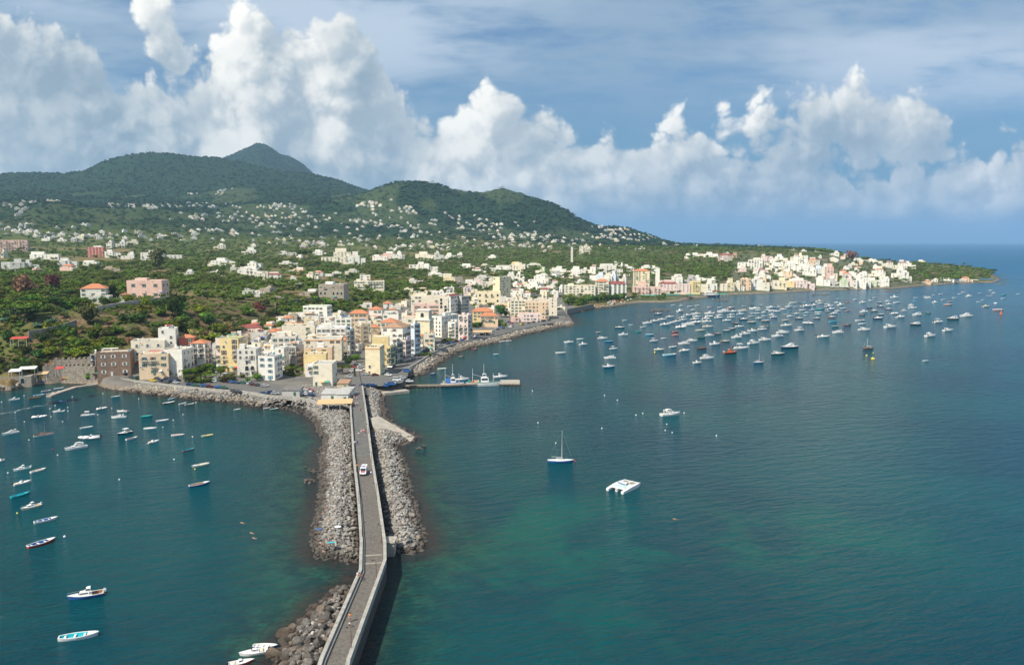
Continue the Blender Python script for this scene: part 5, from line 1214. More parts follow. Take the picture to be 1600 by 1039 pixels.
def hull(L, B, H, deck='open', bow='v', stern=.82, hm='w', rim='w', inn='w', root=None, cover=None, boot=None):
    S = hull_sections(L, B, H, bow, stern); mb = MB(); rings = []
    for x, xo, b, s in S: rings.append([(xo, -b, s), (x*.5+xo*.5, -b*.96, s*.5), (x, -b*.82, -.02), (x*.98, -b*.3, -.3), (x*.98, b*.3, -.3), (x, b*.82, -.02), (x*.5+xo*.5, b*.96, s*.5), (xo, b, s)])
    mb.loft(rings, 0, cap=False, closed=False)
    r0 = rings[0]; mb.add(r0, [tuple(range(8))], 0)
    link('hull', mb.mesh('hull', [BM[hm]]), root)
    e = .09*max(1, B/2); mb = MB(); rg = []
    for x, xo, b, s in S: 
        bi = max(b-e, .005); rg.append([(xo, -b-.03, s-.06), (xo, -b-.03, s+.05), (xo if b > e else xo-.1, -bi, s+.05), (xo if b > e else xo-.1, -bi, s-.1)])
    mb.loft(rg, 0); mb.loft([[(x, -y, z) for x, y, z in r][::-1] for r in rg], 0)
    x, xo, b, s = S[0]; mb.box(x-.02, x+e*1.5, -b, b, s-.12, s+.04)
    link('gunwale', mb.mesh('gunwale', [BM[rim]]), root)
    if deck == 'open':
        mb = MB(); rg = [[(xo, -max(b-e, .01), s-.02), (x, -max(b-e, .01)*.8, .12), (x, max(b-e, .01)*.8, .12), (xo, max(b-e, .01), s-.02)] for x, xo, b, s in S]
        mb.loft(rg, 0, cap=False, closed=False); link('interior', mb.mesh('interior', [BM[inn]]), root)
        th = MB()
        for t in (.22, .48, .72):
            k = int(t*12); x, xo, b, s = S[k]; th.box(x-.14, x+.14, -b+.05, b-.05, s*.62, s*.62+.06)
        link('thwart', th.mesh('thwart', [BM['wd' if inn == 'wd' else rim]]), root)
        x, xo, b, s = S[10]; fd = MB(); rg = [[(q[1], -max(.01, q[2]-.02), q[3]+.02), (q[1], max(.01, q[2]-.02), q[3]+.02)] for q in S[9:]]
        fd.loft(rg, 0, cap=False, closed=False); link('foredeck', fd.mesh('foredeck', [BM[rim]]), root)
        if cover:
            mb = MB(); rg = [[(xo, -b*.98, s+.04), (xo, -b*.4, s+.22), (xo, b*.4, s+.22), (xo, b*.98, s+.04)] for x, xo, b, s in S[1:11]]
            mb.loft(rg, 0, cap=False, closed=False); link('cover', mb.mesh('cover', [BM[cover]]), root)
    else:
        mb = MB(); rg = [[(xo, -max(.01, b-.02), s), (xo, -b*.4, s+.1), (xo, b*.4, s+.1), (xo, max(.01, b-.02), s)] for x, xo, b, s in S[4:]]
        mb.loft(rg, 0, cap=False, closed=False); link('deck', mb.mesh('deck', [BM[rim]]), root)
        mb = MB(); rg = [[(xo, -max(b-e*1.5, .01), s), (x, -b*.78, H*.45), (x, b*.78, H*.45), (xo, max(b-e*1.5, .01), s)] for x, xo, b, s in S[:5]]
        mb.loft(rg, 0, cap=False, closed=False); x, xo, b, s = S[4]; mb.add([(xo, -b, s), (xo, b, s), (x, b*.78, H*.45), (x, -b*.78, H*.45)], [(0,1,2,3)])
        link('cockpit', mb.mesh('cockpit', [BM[inn]]), root)
    return S
def outboard(root, L, H, y=0, s=1.):
    mb = MB(); x = -L/2-.25; mb.loft([[(x-.22*s,y-.16*s,H+.05),(x+.25*s,y-.16*s,H+.05),(x+.25*s,y+.16*s,H+.05),(x-.22*s,y+.16*s,H+.05)],[(x-.28*s,y-.18*s,H+.35*s),(x+.25*s,y-.18*s,H+.35*s),(x+.25*s,y+.18*s,H+.35*s),(x-.28*s,y+.18*s,H+.35*s)],[(x-.15*s,y-.1*s,H+.6*s),(x+.15*s,y-.1*s,H+.6*s),(x+.15*s,y+.1*s,H+.6*s),(x-.15*s,y+.1*s,H+.6*s)]])
    mb.box(x-.06, x+.08, y-.05, y+.05, -.4, H+.1); link('outboard_motor', mb.mesh('outboard_motor', [rubber if s < 1.3 else BM['w2']]), root)
def cabin(root, x0, x1, w, z0, z1, mat='w', rake=.35, name='cabin', win=True, roofx=.0):
    mb = MB(); h = z1-z0
    mb.loft([[(x0,-w/2,z0),(x1,-w/2*.72,z0),(x1,w/2*.72,z0),(x0,w/2,z0)],[(x0+roofx,-w/2*.82,z1),(x1-h*rake*2,-w/2*.6,z1),(x1-h*rake*2,w/2*.6,z1),(x0+roofx,w/2*.82,z1)]])
    c_ = link(name, mb.mesh(name, [BM[mat]]), root)
    if win:
        g_ = MB(); f0, f1 = .42, .86
        def lerp(f): 
            a = [(x0,-w/2,z0),(x1,-w/2*.72,z0),(x1,w/2*.72,z0),(x0,w/2,z0)]; b = [(x0+roofx,-w/2*.82,z1),(x1-h*rake*2,-w/2*.6,z1),(x1-h*rake*2,w/2*.6,z1),(x0+roofx,w/2*.82,z1)]
            return [tuple(p[i]*(1-f)+q[i]*f for i in range(3)) for p, q in zip(a, b)]
        A, B_ = lerp(f0), lerp(f1); k = 1.025
        for (i, j) in ((0,1),(1,2),(2,3)):
            p, q, r, s = A[i], A[j], B_[j], B_[i]
            c0 = [tuple(p[n]+(q[n]-p[n])*f for n in range(3)) for f in (.1, .9)]; c1 = [tuple(s[n]+(r[n]-s[n])*f for n in range(3)) for f in (.1, .9)]
            n_ = (Vector(q)-Vector(p)).cross(Vector(s)-Vector(p)).normalized()*.025
            pts = [Vector(c0[0])+n_, Vector(c0[1])+n_, Vector(c1[1])+n_, Vector(c1[0])+n_]; g_.add(pts, [(0,1,2,3)])
        link('cabin_window', g_.mesh('cabin_window', [glass]), root)
    return c_
def rails(root, S, h=.55):
    mb = MB(); pts = [(q[1]-.1, q[2]*.85, q[3]) for q in S[6:]]
    for s in (-1, 1):
        P = [(x, y*s, z) for x, y, z in pts]
        for a, b in zip(P[:-1], P[1:]): mb.tube((a[0],a[1],a[2]+h), (b[0],b[1],b[2]+h), .025, n=4)
        for a in P[::2]: mb.tube(a, (a[0],a[1],a[2]+h), .02, n=4)
    link('bow_rail', mb.mesh('bow_rail', [simple('steel', (.6,.6,.6), .3, .05, metal=.8)]), root)
BT = {}
def boat(kind, hm='w', rim='w', inn='w', cover=None, opt=''):
    key = (kind, hm, rim, inn, cover, opt)
    if key in BT: return BT[key], True
    r = link({'row':'rowing_boat','motor':'motorboat','cruiser':'cabin_cruiser','cabin':'cabin_boat','rib':'inflatable_boat','sail':'sailing_boat','yacht':'motor_yacht'}[kind], None)
    if kind == 'row':
        S = hull(5.5, 1.9, .5, 'open', 'd' if opt != 'sq' else 'v', .8, hm, rim, inn, r, cover)
        if 'o' in opt: outboard(r, 5.5, .5)
    elif kind == 'motor':
        S = hull(6, 2.2, .62, 'deck', 'v', .86, hm, rim, inn, r); cabin(r, -.5, .9, 1.3, .62, 1.25, rim, .5, 'windscreen_console'); outboard(r, 6, .5, 0, 1.2)
        mb = MB(); mb.box(-1.9, -1.4, -.8, .8, .3, .75); link('seat', mb.mesh('seat', [BM['be' if opt != 'bl' else 'bl']]), r)
        if 'top' in opt:
            mb = MB(); mb.box(-1.4, .5, -.95, .95, 2.05, 2.13, 0)
            for x in (-1.3, .4):
                for y in (-.85, .85): mb.tube((x,y,.7), (x,y,2.05), .03, n=4, mi=0)
            link('bimini', mb.mesh('bimini', [BM['w' if 'dk' not in opt else 'nb']]), r)
    elif kind == 'cabin':
        S = hull(7, 2.6, .75, 'deck', 'v', .88, hm, rim, inn, r); cabin(r, -.6, 1.9, 1.9, .78, 1.45, rim, .5); cabin(r, -.9, .5, 1.7, 1.40, 2.3, rim, .35, 'wheelhouse'); outboard(r, 7, .7, 0, 1.3); rails(r, S)
    elif kind == 'cruiser':
        S = hull(9, 3.0, .95, 'deck', 'v', .9, hm, rim, inn, r); cabin(r, -.8, 3.0, 2.3, 1.0, 1.6, rim, .8); cabin(r, -1.3, 1.1, 2.1, 1.55, 2.2, rim, .7, 'windscreen')
        mb = MB()
        for y in (-1.15, 1.15): mb.loft([[(-2.4,y-.06,1.0),(-1.9,y-.06,1.0),(-1.9,y+.06,1.0),(-2.4,y+.06,1.0)],[(-2.9,y*.9-.06,2.5),(-2.5,y*.9-.06,2.5),(-2.5,y*.9+.06,2.5),(-2.9,y*.9+.06,2.5)]])
        mb.box(-2.9, -2.45, -1.05, 1.05, 2.42, 2.55); link('radar_arch', mb.mesh('radar_arch', [BM[rim]]), r)
        mb = MB(); mb.box(-3.4, -2.6, -1.0, 1.0, .45, .85); link('sunbed', mb.mesh('sunbed', [BM['be']]), r); rails(r, S)
        if 'fly' in opt: cabin(r, -1.9, .6, 2.0, 2.2, 2.9, rim, .4, 'flybridge')
    elif kind == 'yacht':
        S = hull(14, 4.0, 1.35, 'deck', 'v', .9, hm, rim, inn, r); cabin(r, -2.5, 4.6, 3.2, 1.45, 2.3, rim, .9); cabin(r, -3.2, 1.6, 2.8, 2.25, 3.1, rim, .8, 'saloon'); cabin(r, -3.0, .2, 2.4, 3.1, 3.7, rim, .6, 'flybridge'); rails(r, S, .7)
    elif kind == 'rib':
        mb = MB(); pts = [(-2.8,-.95),(0,-.95),(1.6,-.8),(2.5,-.4),(2.8,0),(2.5,.4),(1.6,.8),(0,.95),(-2.8,.95)]
        for a, b in zip(pts[:-1], pts[1:]): mb.tube((a[0],a[1],.38+max(0,a[0])*.08), (b[0],b[1],.38+max(0,b[0])*.08), .27, n=8)
        link('inflatable_tube', mb.mesh('inflatable_tube', [BM[hm]], True), r)
        mb = MB(); mb.loft([[(-2.7,-.8,-.1),(1.8,-.7,-.1),(2.5,0,.1),(1.8,.7,-.1),(-2.7,.8,-.1)],[(-2.7,-.8,.25),(1.8,-.7,.25),(2.5,0,.4),(1.8,.7,.25),(-2.7,.8,.25)]]); link('floor', mb.mesh('floor', [BM[inn]]), r)
        cabin(r, -.6, .3, .8, .25, 1.15, rim, .25, 'console'); outboard(r, 5.4, .35, 0, 1.2)
        mb = MB(); mb.box(-1.6, -1.0, -.5, .5, .25, .75); link('seat', mb.mesh('seat', [BM['w2']]), r)
    elif kind == 'sail':
        S = hull(8, 2.3, .7, 'deck', 'd', .5, hm, rim, inn, r); cabin(r, -1.2, 1.5, 1.3, .78, 1.2, rim, .7)
        mh = 10.5 if 'tall' in opt else 7; mm = BM['w2'] if 'wd' not in opt else BM['wd']
        mb = MB(); mb.tube((.6,0,.7), (.6,0,mh), .10, .05, n=7); link('mast', mb.mesh('mast', [mm]), r)
        mb = MB(); mb.tube((.55,0,1.7), (-2.9,0,1.8), .07, .06, n=6); bo = link('boom', mb.mesh('boom', [mm]), r)
        if 'sail' in opt: mb = MB(); mb.tube((.4,0,1.85), (-2.8,0,1.95), .2, .14, n=7); link('furled_sail', mb.mesh('furled_sail', [BM['be']]), bo)
        mb = MB()
        for a in ((3.9,0,1.1), (-3.9,0,.8), (.4,1.1,.8), (.4,-1.1,.8)): mb.tube((.6,0,mh-.2), a, .015, n=3)
        link('stay', mb.mesh('stay', [simple('steel', (.6,.6,.6), .3)]), r)
    BT[key] = r; return r, False
LREF = {'row':5.5,'motor':6,'cabin':7,'cruiser':9,'yacht':14,'rib':5.9,'sail':8}
def dress(kind, hm, rim, inn, cover, opt):
    if kind == 'row':
        s = '%s hulled rowing boat' % BN[hm] if hm != rim else '%s rowing boat' % BN[hm]
        if cover: s = '%s rowing boat under a %s cover' % (BN[hm], BN[cover])
        elif inn not in (rim, hm): s += ' with %s interior' % BN[inn]
        return s, 'rowing boat'
    nm = {'motor':'open motorboat','cabin':'cabin boat with wheelhouse','cruiser':'sports cruiser','rib':'inflatable boat','sail':'sailing boat','yacht':'motor yacht'}[kind]
    s = ('%s %s' % (BN[hm], nm)) if hm == rim or kind == 'rib' else '%s hulled %s %s' % (BN[hm], BN[rim], nm)
    if 'top' in opt: s += ' with sunshade'
    if 'fly' in opt: s += ' with flybridge'
    return s, {'motor':'motorboat','cabin':'cabin boat','cruiser':'cabin cruiser','rib':'inflatable boat','sail':'sailing boat','yacht':'yacht'}[kind]
GRP = {'l':'boats moored in the left bay', 'r':'boats moored off the right shore'}
BOATPOS = []
def put(kind, x, y, L, yaw, u, v, hm='w', rim='w', inn='w', cover=None, opt='', grp='r', label=None, z=0):
    b, used_ = boat(kind, hm, rim, inn, cover, opt); o = dup(b) if used_ else b
    s = L/LREF[kind]; o.location = (x, y, -.02+z); o.rotation_euler = (0, 0, yaw); o.scale = (s, s, s)
    ph, cat = dress(kind, hm, rim, inn, cover, opt); BOATPOS.append((x, y, L))
    if label: o['label'] = label; o['category'] = cat; o['group'] = GRP[grp]
    else: reg(o, cat, ph, u, v, GRP[grp], 'sea')
    return o
def span(kind, x1, y1, x2, y2, org, sc, *a, minL=0, **k):
    """(x1,y1) stern and (x2,y2) bow at the waterline, read in an enlarged view"""
    u1, v1, u2, v2 = org[0]+x1/sc, org[1]+y1/sc, org[0]+x2/sc, org[1]+y2/sc
    A = Vector(gp(u1, v1)); B = Vector(gp(u2, v2)); d = B-A; d.y *= .8; L = max(d.length, minL)
    return put(kind, (A.x+B.x)/2, (A.y+B.y)/2, L, math.atan2(d.y, d.x), (u1+u2)/2, (v1+v2)/2, *a, grp='l', **k)
ZA = ((0,600), 4.706)
for a in [('cabin',145,112,62,125,'w'),('rib',418,135,492,128,'bl','w','or'),('cabin',475,202,388,210,'w'),('motor',595,236,700,230,'w','w','w',None,'top'),('rib',700,190,793,176,'w'),
 ('row',818,100,885,90,'lb','w','w'),('motor',938,204,862,204,'w'),('cruiser',930,246,820,252,'w'),('rib',228,250,350,240,'w'),('row',1033,246,1122,236,'te','te','te','te'),('row',1145,279,1242,266,'w'),
 ('row',1197,150,1287,134,'dr','w','w'),('row',1235,118,1285,106,'lb','lb','w'),('row',1313,153,1372,140,'w','w','w2'),('row',1357,160,1430,146,'r','w','te'),('row',585,331,685,316,'w','w','w2'),
 ('cruiser',145,354,12,380,'w'),('sail',240,392,398,366,'w','wd','wd',None,'wd'),('rib',745,394,572,408,'w'),('cruiser',648,460,475,492,'w','w','w',None,'fly'),('motor',975,352,862,379,'nb','w','w',None,'top'),
 ('row',922,416,1012,392,'w','w','wd'),('row',1057,332,1152,328,'w'),('motor',1080,442,1170,418,'w','w','be'),('row',1258,382,1355,376,'w','w','pk'),('row',1568,374,1478,391,'cr','cr','ye'),
 ('row',1338,501,1430,478,'r','te','bl'),('row',1540,586,1410,617,'cr','w','cr'),('row',1385,764,1540,726,'bl','w','wd'),('cabin',-20,575,38,556,'w'),('cabin',230,616,95,644,'w','w','te'),
 ('row',217,660,340,624,'w','w','be'),('motor',90,752,232,715,'w'),('row',70,846,222,800,'te','tq','tq'),('cabin',308,888,150,934,'cr','w','be'),('row',242,1032,425,985,'w','w','bl')]:
    k, x1, y1, x2, y2 = a[:5]; span(k, x1, y1, x2, y2, *ZA, *a[5:])
ZB = ((0,780), 4.012)
span('row', 162,315,350,250, *ZB, 'r','w','bl'); span('cabin', 655,590,427,634, *ZB, 'bl','w','wd'); span('row', 362,888,615,848, *ZB, 'w','w','tq')
Z3 = ((340,780), 4.01)
span('motor', 65,1048,225,1012, *Z3, 'r','w','w'); span('motor', 318,950,140,982, *Z3, 'w'); span('row', 222,925,368,925, *Z3, 'bl','w','w2')
Z6 = ((280,440), 5.)
span('row',425,1005,480,996,*Z6,'w'); span('row',657,994,712,986,*Z6,'w','w','w2'); span('row',710,1005,775,992,*Z6,'gr','w','te'); span('cabin',370,925,440,930,*Z6,'or','or','dk')
Z5 = ((0,440), 5.)
for a in [('row',258,897,350,885,'lb','w','tq'),('row',320,862,400,852,'w','w','wd'),('row',405,872,470,858,'w','be','wd'),('row',420,842,500,832,'w','w','w2'),('row',510,855,565,840,'w'),('row',215,920,330,905,'wd','wd','wd'),('row',360,885,430,872,'or','w','be')]:
    span(*a[:5], *Z5, *a[5:])
# yellow kayaks on the small beach
for i, (u, v, c_, L) in enumerate(((95,594,'ye',6),(102,592,'or',5),(110,591,'ye',6.5),(65,597,'bl',5))):
    x, y, z = hit(u, v); kz = MB(); S = [(-.5,.02,.3),(-.3,.3,.32),(0,.38,.32),(.3,.3,.34),(.5,.02,.42)]
    kz.loft([[(s[0]*L,-s[1],s[2]*.7),(s[0]*L,0,.02),(s[0]*L,s[1],s[2]*.7),(s[0]*L,0,s[2]+.08)] for s in S]); r = link('kayak', None, None, (x, y, z+.1), .15*i)
    link('hull', kz.mesh('hull', [BM[c_]]), r); link('cockpit', MB().box(-.5, .4, -.2, .2, .25, .42).mesh('cockpit', [BM['dk']]), r)
    r['label'] = ('long yellow kayak lying left on the small beach','orange kayak lying between two yellow ones on the beach','longest yellow kayak lying right on the small beach','blue kayak by the dark boathouse')[i]; r['category'] = 'kayak'; r['group'] = 'kayaks on the beach'
# right fleet: (x, y, length px in view, kind, hull, rim, inner, opt)
def fleet(txt, org, sc, dv=6):
    rnd = random.Random(org[0])
    for e_ in txt.replace('\n', ';').split(';'):
        a = e_.split()
        if not a: continue
        x, y, l = map(float, a[:3]); kind = a[3] if len(a) > 3 else ''; kind = {'r':'row','m':'motor','c':'cruiser','b':'cabin','i':'rib','s':'sail','':'','y':'yacht'}[kind]
        hm = a[4] if len(a) > 4 else 'w'; rim = a[5] if len(a) > 5 else 'w'; inn = a[6] if len(a) > 6 else 'w'; opt = a[7] if len(a) > 7 else ''
        u, v = org[0]+x/sc, org[1]+(y+dv)/sc
        if not kind: kind = 'motor' if l > 72 else rnd.choice(('row','motor','motor'))
        if kind == 'motor' and len(a) < 5: opt = rnd.choice(('','top','','bl'))
        if kind == 'cruiser' and len(a) < 5: hm, inn = rnd.choice((('w','w'),('w','be'),('w','w')))
        P = gp(u, v); d_ = math.hypot(*P); yaw = rnd.uniform(.05, .42)+(rnd.choice((0,0,0,PI)))
        if kind == 'cabin' and l < 80 and sc > 6: yaw = rnd.uniform(.2, .8)
        L = l/sc*.98*P[1]/FPX/max(.6, abs(math.cos(yaw))); L = abs(L); lim = {'row':(4.2,12),'motor':(5,15),'cabin':(6,15),'cruiser':(8,22),'rib':(5,12),'sail':(7,20),'yacht':(12,24)}[kind]
        L = min(max(L, lim[0]), lim[1]); put(kind, P[0], P[1], L, yaw, u, v, hm, rim, inn, None, opt)
F6 = '''97 682 98 r w w be;285 548 68 r;175 580 92 m;315 602 76 b;458 483 48 r or;500 543 86 c;562 573 84 r bl lb tq;605 643 82 m;572 732 110 c;562 818 112 b bl w;665 440 92 m nb w;695 508 86 b;712 368 48 r;772 410 38 r;890 434 58 r;842 480 56 r te te te;950 506 84 r lb lb w
992 568 84 m;1088 540 56 r;1198 483 70 m r r;1198 510 72 m pk pk;1040 652 105 m cr w;1176 625 80 r;1285 663 110 m w w be;1145 705 138 r lb w tq;1280 595 110 c;1362 567 100 c;1450 640 100 r br br wd;1505 735 135 c w w w fly;1410 778 75 b
1250 437 130 i;1100 412 105 m;1160 395 80 m;930 397 95 m;1000 378 95 m;1070 362 90 m;1145 338 85 m;1320 413 120 c;1210 380 80;1400 390 108 i;1500 380 95 m;1315 322 90 m;1400 310 95 m;1265 345 80;1270 365 78;1385 360 90;1405 335 90;1490 355 85;1520 333 90 i;1525 305 90 b
1440 465 95 r be be;1510 432 110 m w be;1035 308 75 m dk w;1245 283 66 b;1180 222 44 r;1255 230 48 m;1340 234 54 r;1410 225 50 r;1368 269 54 m'''
F7 = '''97 540 84 r gr gr dk;245 498 85 r dr dr;178 515 90 c;340 468 75 r dk w;390 450 75 r dr w;460 430 90 m;430 398 75 r dr br;505 360 85 m nb w;340 372 90 m;260 345 90;380 340 80;380 318 75;470 310 80;270 322 70;310 290 130 c;400 285 90;490 280 90 c w be;375 250 70 m r w
175 242 50 m w pk;270 246 50;500 230 38 r;585 225 36 r dk dk;675 218 28 r;325 570 95 s wd w wd wd;230 600 105 b;430 535 100 b;520 503 110 c;590 473 95 b;680 457 95 m;710 428 80 m w br;475 640 150 m;600 592 120 c w w w fly;710 560 120 c;825 523 120 m;880 490 125 c;375 685 135 b dr or wd;832 695 125 c dk w
940 635 180 y nb w;645 775 100 s bl w w sail;1265 530 130 m;1035 465 100 m w w bl top;1405 487 110 c;1360 383 90 r lb tq tq;1382 430 75 r gr w dk;1495 415 80 r r br;1120 398 120 i;910 420 115 m;905 368 70 r be be;715 375 85 r br w;583 388 90 r br w be;1038 350 75 m br w;1205 350 65 m br w;1350 338 75 m r w;650 350 72 m
575 330 55 r w be;700 325 50;790 340 80 m;780 318 60 b;945 328 60 m;905 310 35 r;1010 305 62 m;1105 297 60;1100 320 45 r;1220 290 70;1220 310 65 m;1370 305 80 m;1310 285 55 r dk w;1405 280 65;1235 262 80 r te te;1340 262 90 m;1460 252 60;1435 222 65 b;1400 197 55;1310 213 60;1235 190 75 b w be;1240 205 60;1180 225 55 b
1110 235 100 m;1075 232 70;1000 238 50;935 240 75;840 243 55;765 247 100;610 258 110 m;640 272 60;595 300 50 r;640 300 60 r;730 272 60;780 278 80;820 285 80;880 265 60 c;700 293 55;950 275 40 r lb lb;1070 270 70;1160 267 55;1325 235 90;980 200 80 r w be;1040 200 30 r dk dk;1090 193 38 r;1165 193 35 r dk dk;1500 193 50 r or or;1500 277 52 r pk pk;1410 160 25 r;1572 170 40 r'''
F8 = '''175 657 110 c;205 822 105 s br wd w sail;407 633 118 c;627 610 105 c dk w;762 712 110 c w w w fly;920 663 102 c;832 588 100 m;960 562 115 c dk w;1078 535 125 y;640 525 98 c;735 507 62 i gr;495 543 92 m;298 555 95 m nb w;137 573 92 r w w r;153 602 72 r;25 612 70 r dr br;440 510 80 i;527 485 60 m;320 517 62 r br w;155 522 60 r br br
165 497 75 b;262 487 66 m br w;390 470 62 m dr w;605 460 78 c;587 437 55 b;322 445 62 m br w;218 458 55 r dk br;395 427 55 b;462 413 66 r;307 410 55 r dk w;290 425 35 r w pk;383 398 55 m;228 395 40 b;265 367 38 r;445 368 75 b;160 413 60 b;90 383 38 r;630 367 38 r;738 370 60 c;715 357 35 r;618 400 38 r lb lb
805 412 55 b;790 344 32 r;855 336 44 r;878 385 45 r;937 405 55 r pk pk;920 432 78 r or w;977 368 44 r;1025 335 40 r;1055 319 40 r;1100 357 60 b;1205 325 30 r;1298 305 40 m;1328 330 45 m;1275 350 30 r;1305 348 30 r;1195 405 42 r;1232 388 38 r;1258 447 76 m w be;1365 478 100 r pk w;1415 375 50 r w lb;1415 343 60 r te te;1550 335 40 r;720 930 45 r w w lb'''
fleet(F6, (860,440), 6.146); fleet(F7, (1080,440), 6.146); fleet(F8, (1320,400), 5.707)
F4 = '''627 733 42 r bl bl w;682 703 55 r;802 627 35 r br br;885 578 26 r r r;1058 533 45 r w w w2;1100 528 40 r;1545 516 0'''
fleet(';'.join(F4.split(';')[:-1]), (520,400), 4.0, 4)
fleet('1000 620 30 r lb tq;1345 390 0', (520,400), 4., 0) if False else None
for i, (u, v, L) in enumerate(((1345,391,16),(1497,416,14),(1484,389,18),(775,554,4))):
    P = gp(u, v); put('motor' if i < 3 else 'row', P[0], P[1], L, .2, u, v, 'w' if i < 3 else 'lb', 'w', 'w', label=('small white motorboat far out near the bare brown tree','white motorboat far out beyond the pine point','farthest white motorboat near the horizon','tiny light blue dinghy off the seafront road')[i])
# lone boats on the open water
P = gp(1047, 649); put('cruiser', P[0], P[1], 9.6, .35, 1047, 649, label='lone white motorboat with a sunshade halfway between fleet and catamaran', opt='fly')
P = gp(875, 722); put('sail', P[0], P[1], 9, -.03, 875, 722, 'bl', 'w', 'w', None, 'tall', label='lone blue and white sailing boat with a tall bare mast')
# catamaran
A = Vector(gp(950,768)); Bp = Vector(gp(974,774)); Cb = Vector(gp(999,758)); fw = (Cb-Bp); L = fw.length; yaw = math.atan2(fw.y*.75, fw.x)
ct = link('catamaran', None, None, ((A.x+Cb.x)/2, (A.y+Cb.y)/2, 0), yaw); ct['label'] = 'white catamaran without mast moored alone on the open water'; ct['category'] = 'catamaran'
Lc, Wc = 11., 5.6
for s in (-1, 1):
    mb = MB(); rg = []
    for i in range(11):
        t = i/10; x = -Lc/2+Lc*t; b = .62*(.8+.2*math.sin(t*PI)) if t < .6 else .62*max(.05, 1-((t-.6)/.4)**2); h = .75+.55*min(1, t*2.2)
        rg.append([(x,s*Wc/2-b,h),(x,s*Wc/2-b*.8,-.1),(x,s*Wc/2,-.3),(x,s*Wc/2+b*.8,-.1),(x,s*Wc/2+b,h),(x,s*Wc/2,h+.08)])
    mb.loft(rg); link('hull', mb.mesh('hull', [BM['w']]), ct)
mb = MB(); mb.box(-3.6, 1.6, -2.4, 2.4, .8, 1.25); link('bridge_deck', mb.mesh('bridge_deck', [BM['w']]), ct)
mb = MB(); mb.box(-4.6, -1.6, -.45, .45, .0, 1.0); link('centre_pod', mb.mesh('centre_pod', [BM['w2']]), ct)
cabin(ct, -1.2, 2.0, 3.4, 1.25, 2.0, 'w', .9); mb = MB(); mb.box(-3.4, -1.4, -2.1, 2.1, 1.26, 1.40); link('cushion', mb.mesh('cushion', [simple('cushion_mint', (.45,.72,.66), .8, .1)]), ct)
for s in (-1, 1): mb = MB(); mb.add([(1.6,s*.25,1.05),(5.0,s*.25,1.1),(5.0,s*2.2,1.1),(1.6,s*2.2,1.05),(1.6,s*.25,1.0),(5.0,s*.25,1.05),(5.0,s*2.2,1.05),(1.6,s*2.2,1.0)],[(0,1,2,3),(7,6,5,4),(0,4,5,1),(1,5,6,2),(2,6,7,3),(3,7,4,0)]); link('trampoline', mb.mesh('trampoline', [simple('net_grey', (.28,.26,.22), .9, .3, 8)]), ct)
mb = MB(); mb.box(1.6, 5.4, -.22, .22, .95, 1.3); mb.box(4.95, 5.2, -2.6, 2.6, 1.05, 1.25); link('crossbeam', mb.mesh('crossbeam', [BM['w']]), ct)
mb = MB(); mb.tube((-1.6,-1.4,2.0),(-1.6,1.4,2.25),.12,n=6); link('furled_cover', mb.mesh('furled_cover', [BM['bl']]), ct)
# fishing trawlers at the pier
def trawler(u0, u1, v, hm, tarp, label, stripe):
    A = Vector(gp(u0, v)); B = Vector(gp(u1, v-1)); L = (B-A).length; r = link('fishing_boat', None, None, ((A.x+B.x)/2, (A.y+B.y)/2, 0), math.atan2((B-A).y*.3, (B-A).x)); r['label'] = label; r['category'] = 'fishing boat'
    S = hull(L, L*.26, 1.5, 'deck', 'v', .7, hm, stripe, 'lb', r); r.scale = (1.08, 1.1, 1.3); cabin(r, -L*.05, L*.2, L*.17, 1.6, 3.6, 'w', .12, 'wheelhouse'); cabin(r, -L*.0, L*.13, L*.12, 3.6, 5.2, 'w', .15, 'upper_bridge')
    for x, h in ((-L*.3, 7.5), (L*.04, 9.5), (L*.32, 5.5)): link('mast', MB().tube((x,0,1.2), (x,0,h), .13, .07, 6).mesh('mast', [BM['w']]), r)
    link('boom', MB().tube((-L*.3,0,5), (-L*.02,0,3.8), .08, .06, 5).mesh('boom', [BM['w2']]), r)
    if tarp: mb = MB(); mb.loft([[(-L*.28,-L*.1,1.6),(-L*.28,0,3.4),(-L*.28,L*.1,1.6)],[(-L*.06,-L*.1,1.6),(-L*.06,0,3.5),(-L*.06,L*.1,1.6)]]); link('tarpaulin', mb.mesh('tarpaulin', [BM['bl']]), r)
    mb = MB(); rq = random.Random(int(L*10))
    for k in range(22): x, y = rq.uniform(-L*.42, -L*.1), rq.uniform(-L*.08, L*.08); mb.box(x-.35, x+.35, y-.3, y+.3, 1.2, 1.6+rq.random()*.9, k % 3)
    link('fishing_gear', mb.mesh('fishing_gear', [BM['or'], BM['te'], BM['be']]), r); rails(r, S, .8); return r
trawler(690,722,604,'w','y','white fishing boat with a blue tarpaulin at the pier','bl'); trawler(730,778,603,'w',None,'bigger white fishing boat with a green stripe and masts at the pier','gr')
# small fishing boats between
for u, v, c_ in ((722,594,'w'),(782,590,'w')): P = gp(u, v); put('cabin', P[0], P[1], 8, .3, u, v, c_, 'w', 'w')
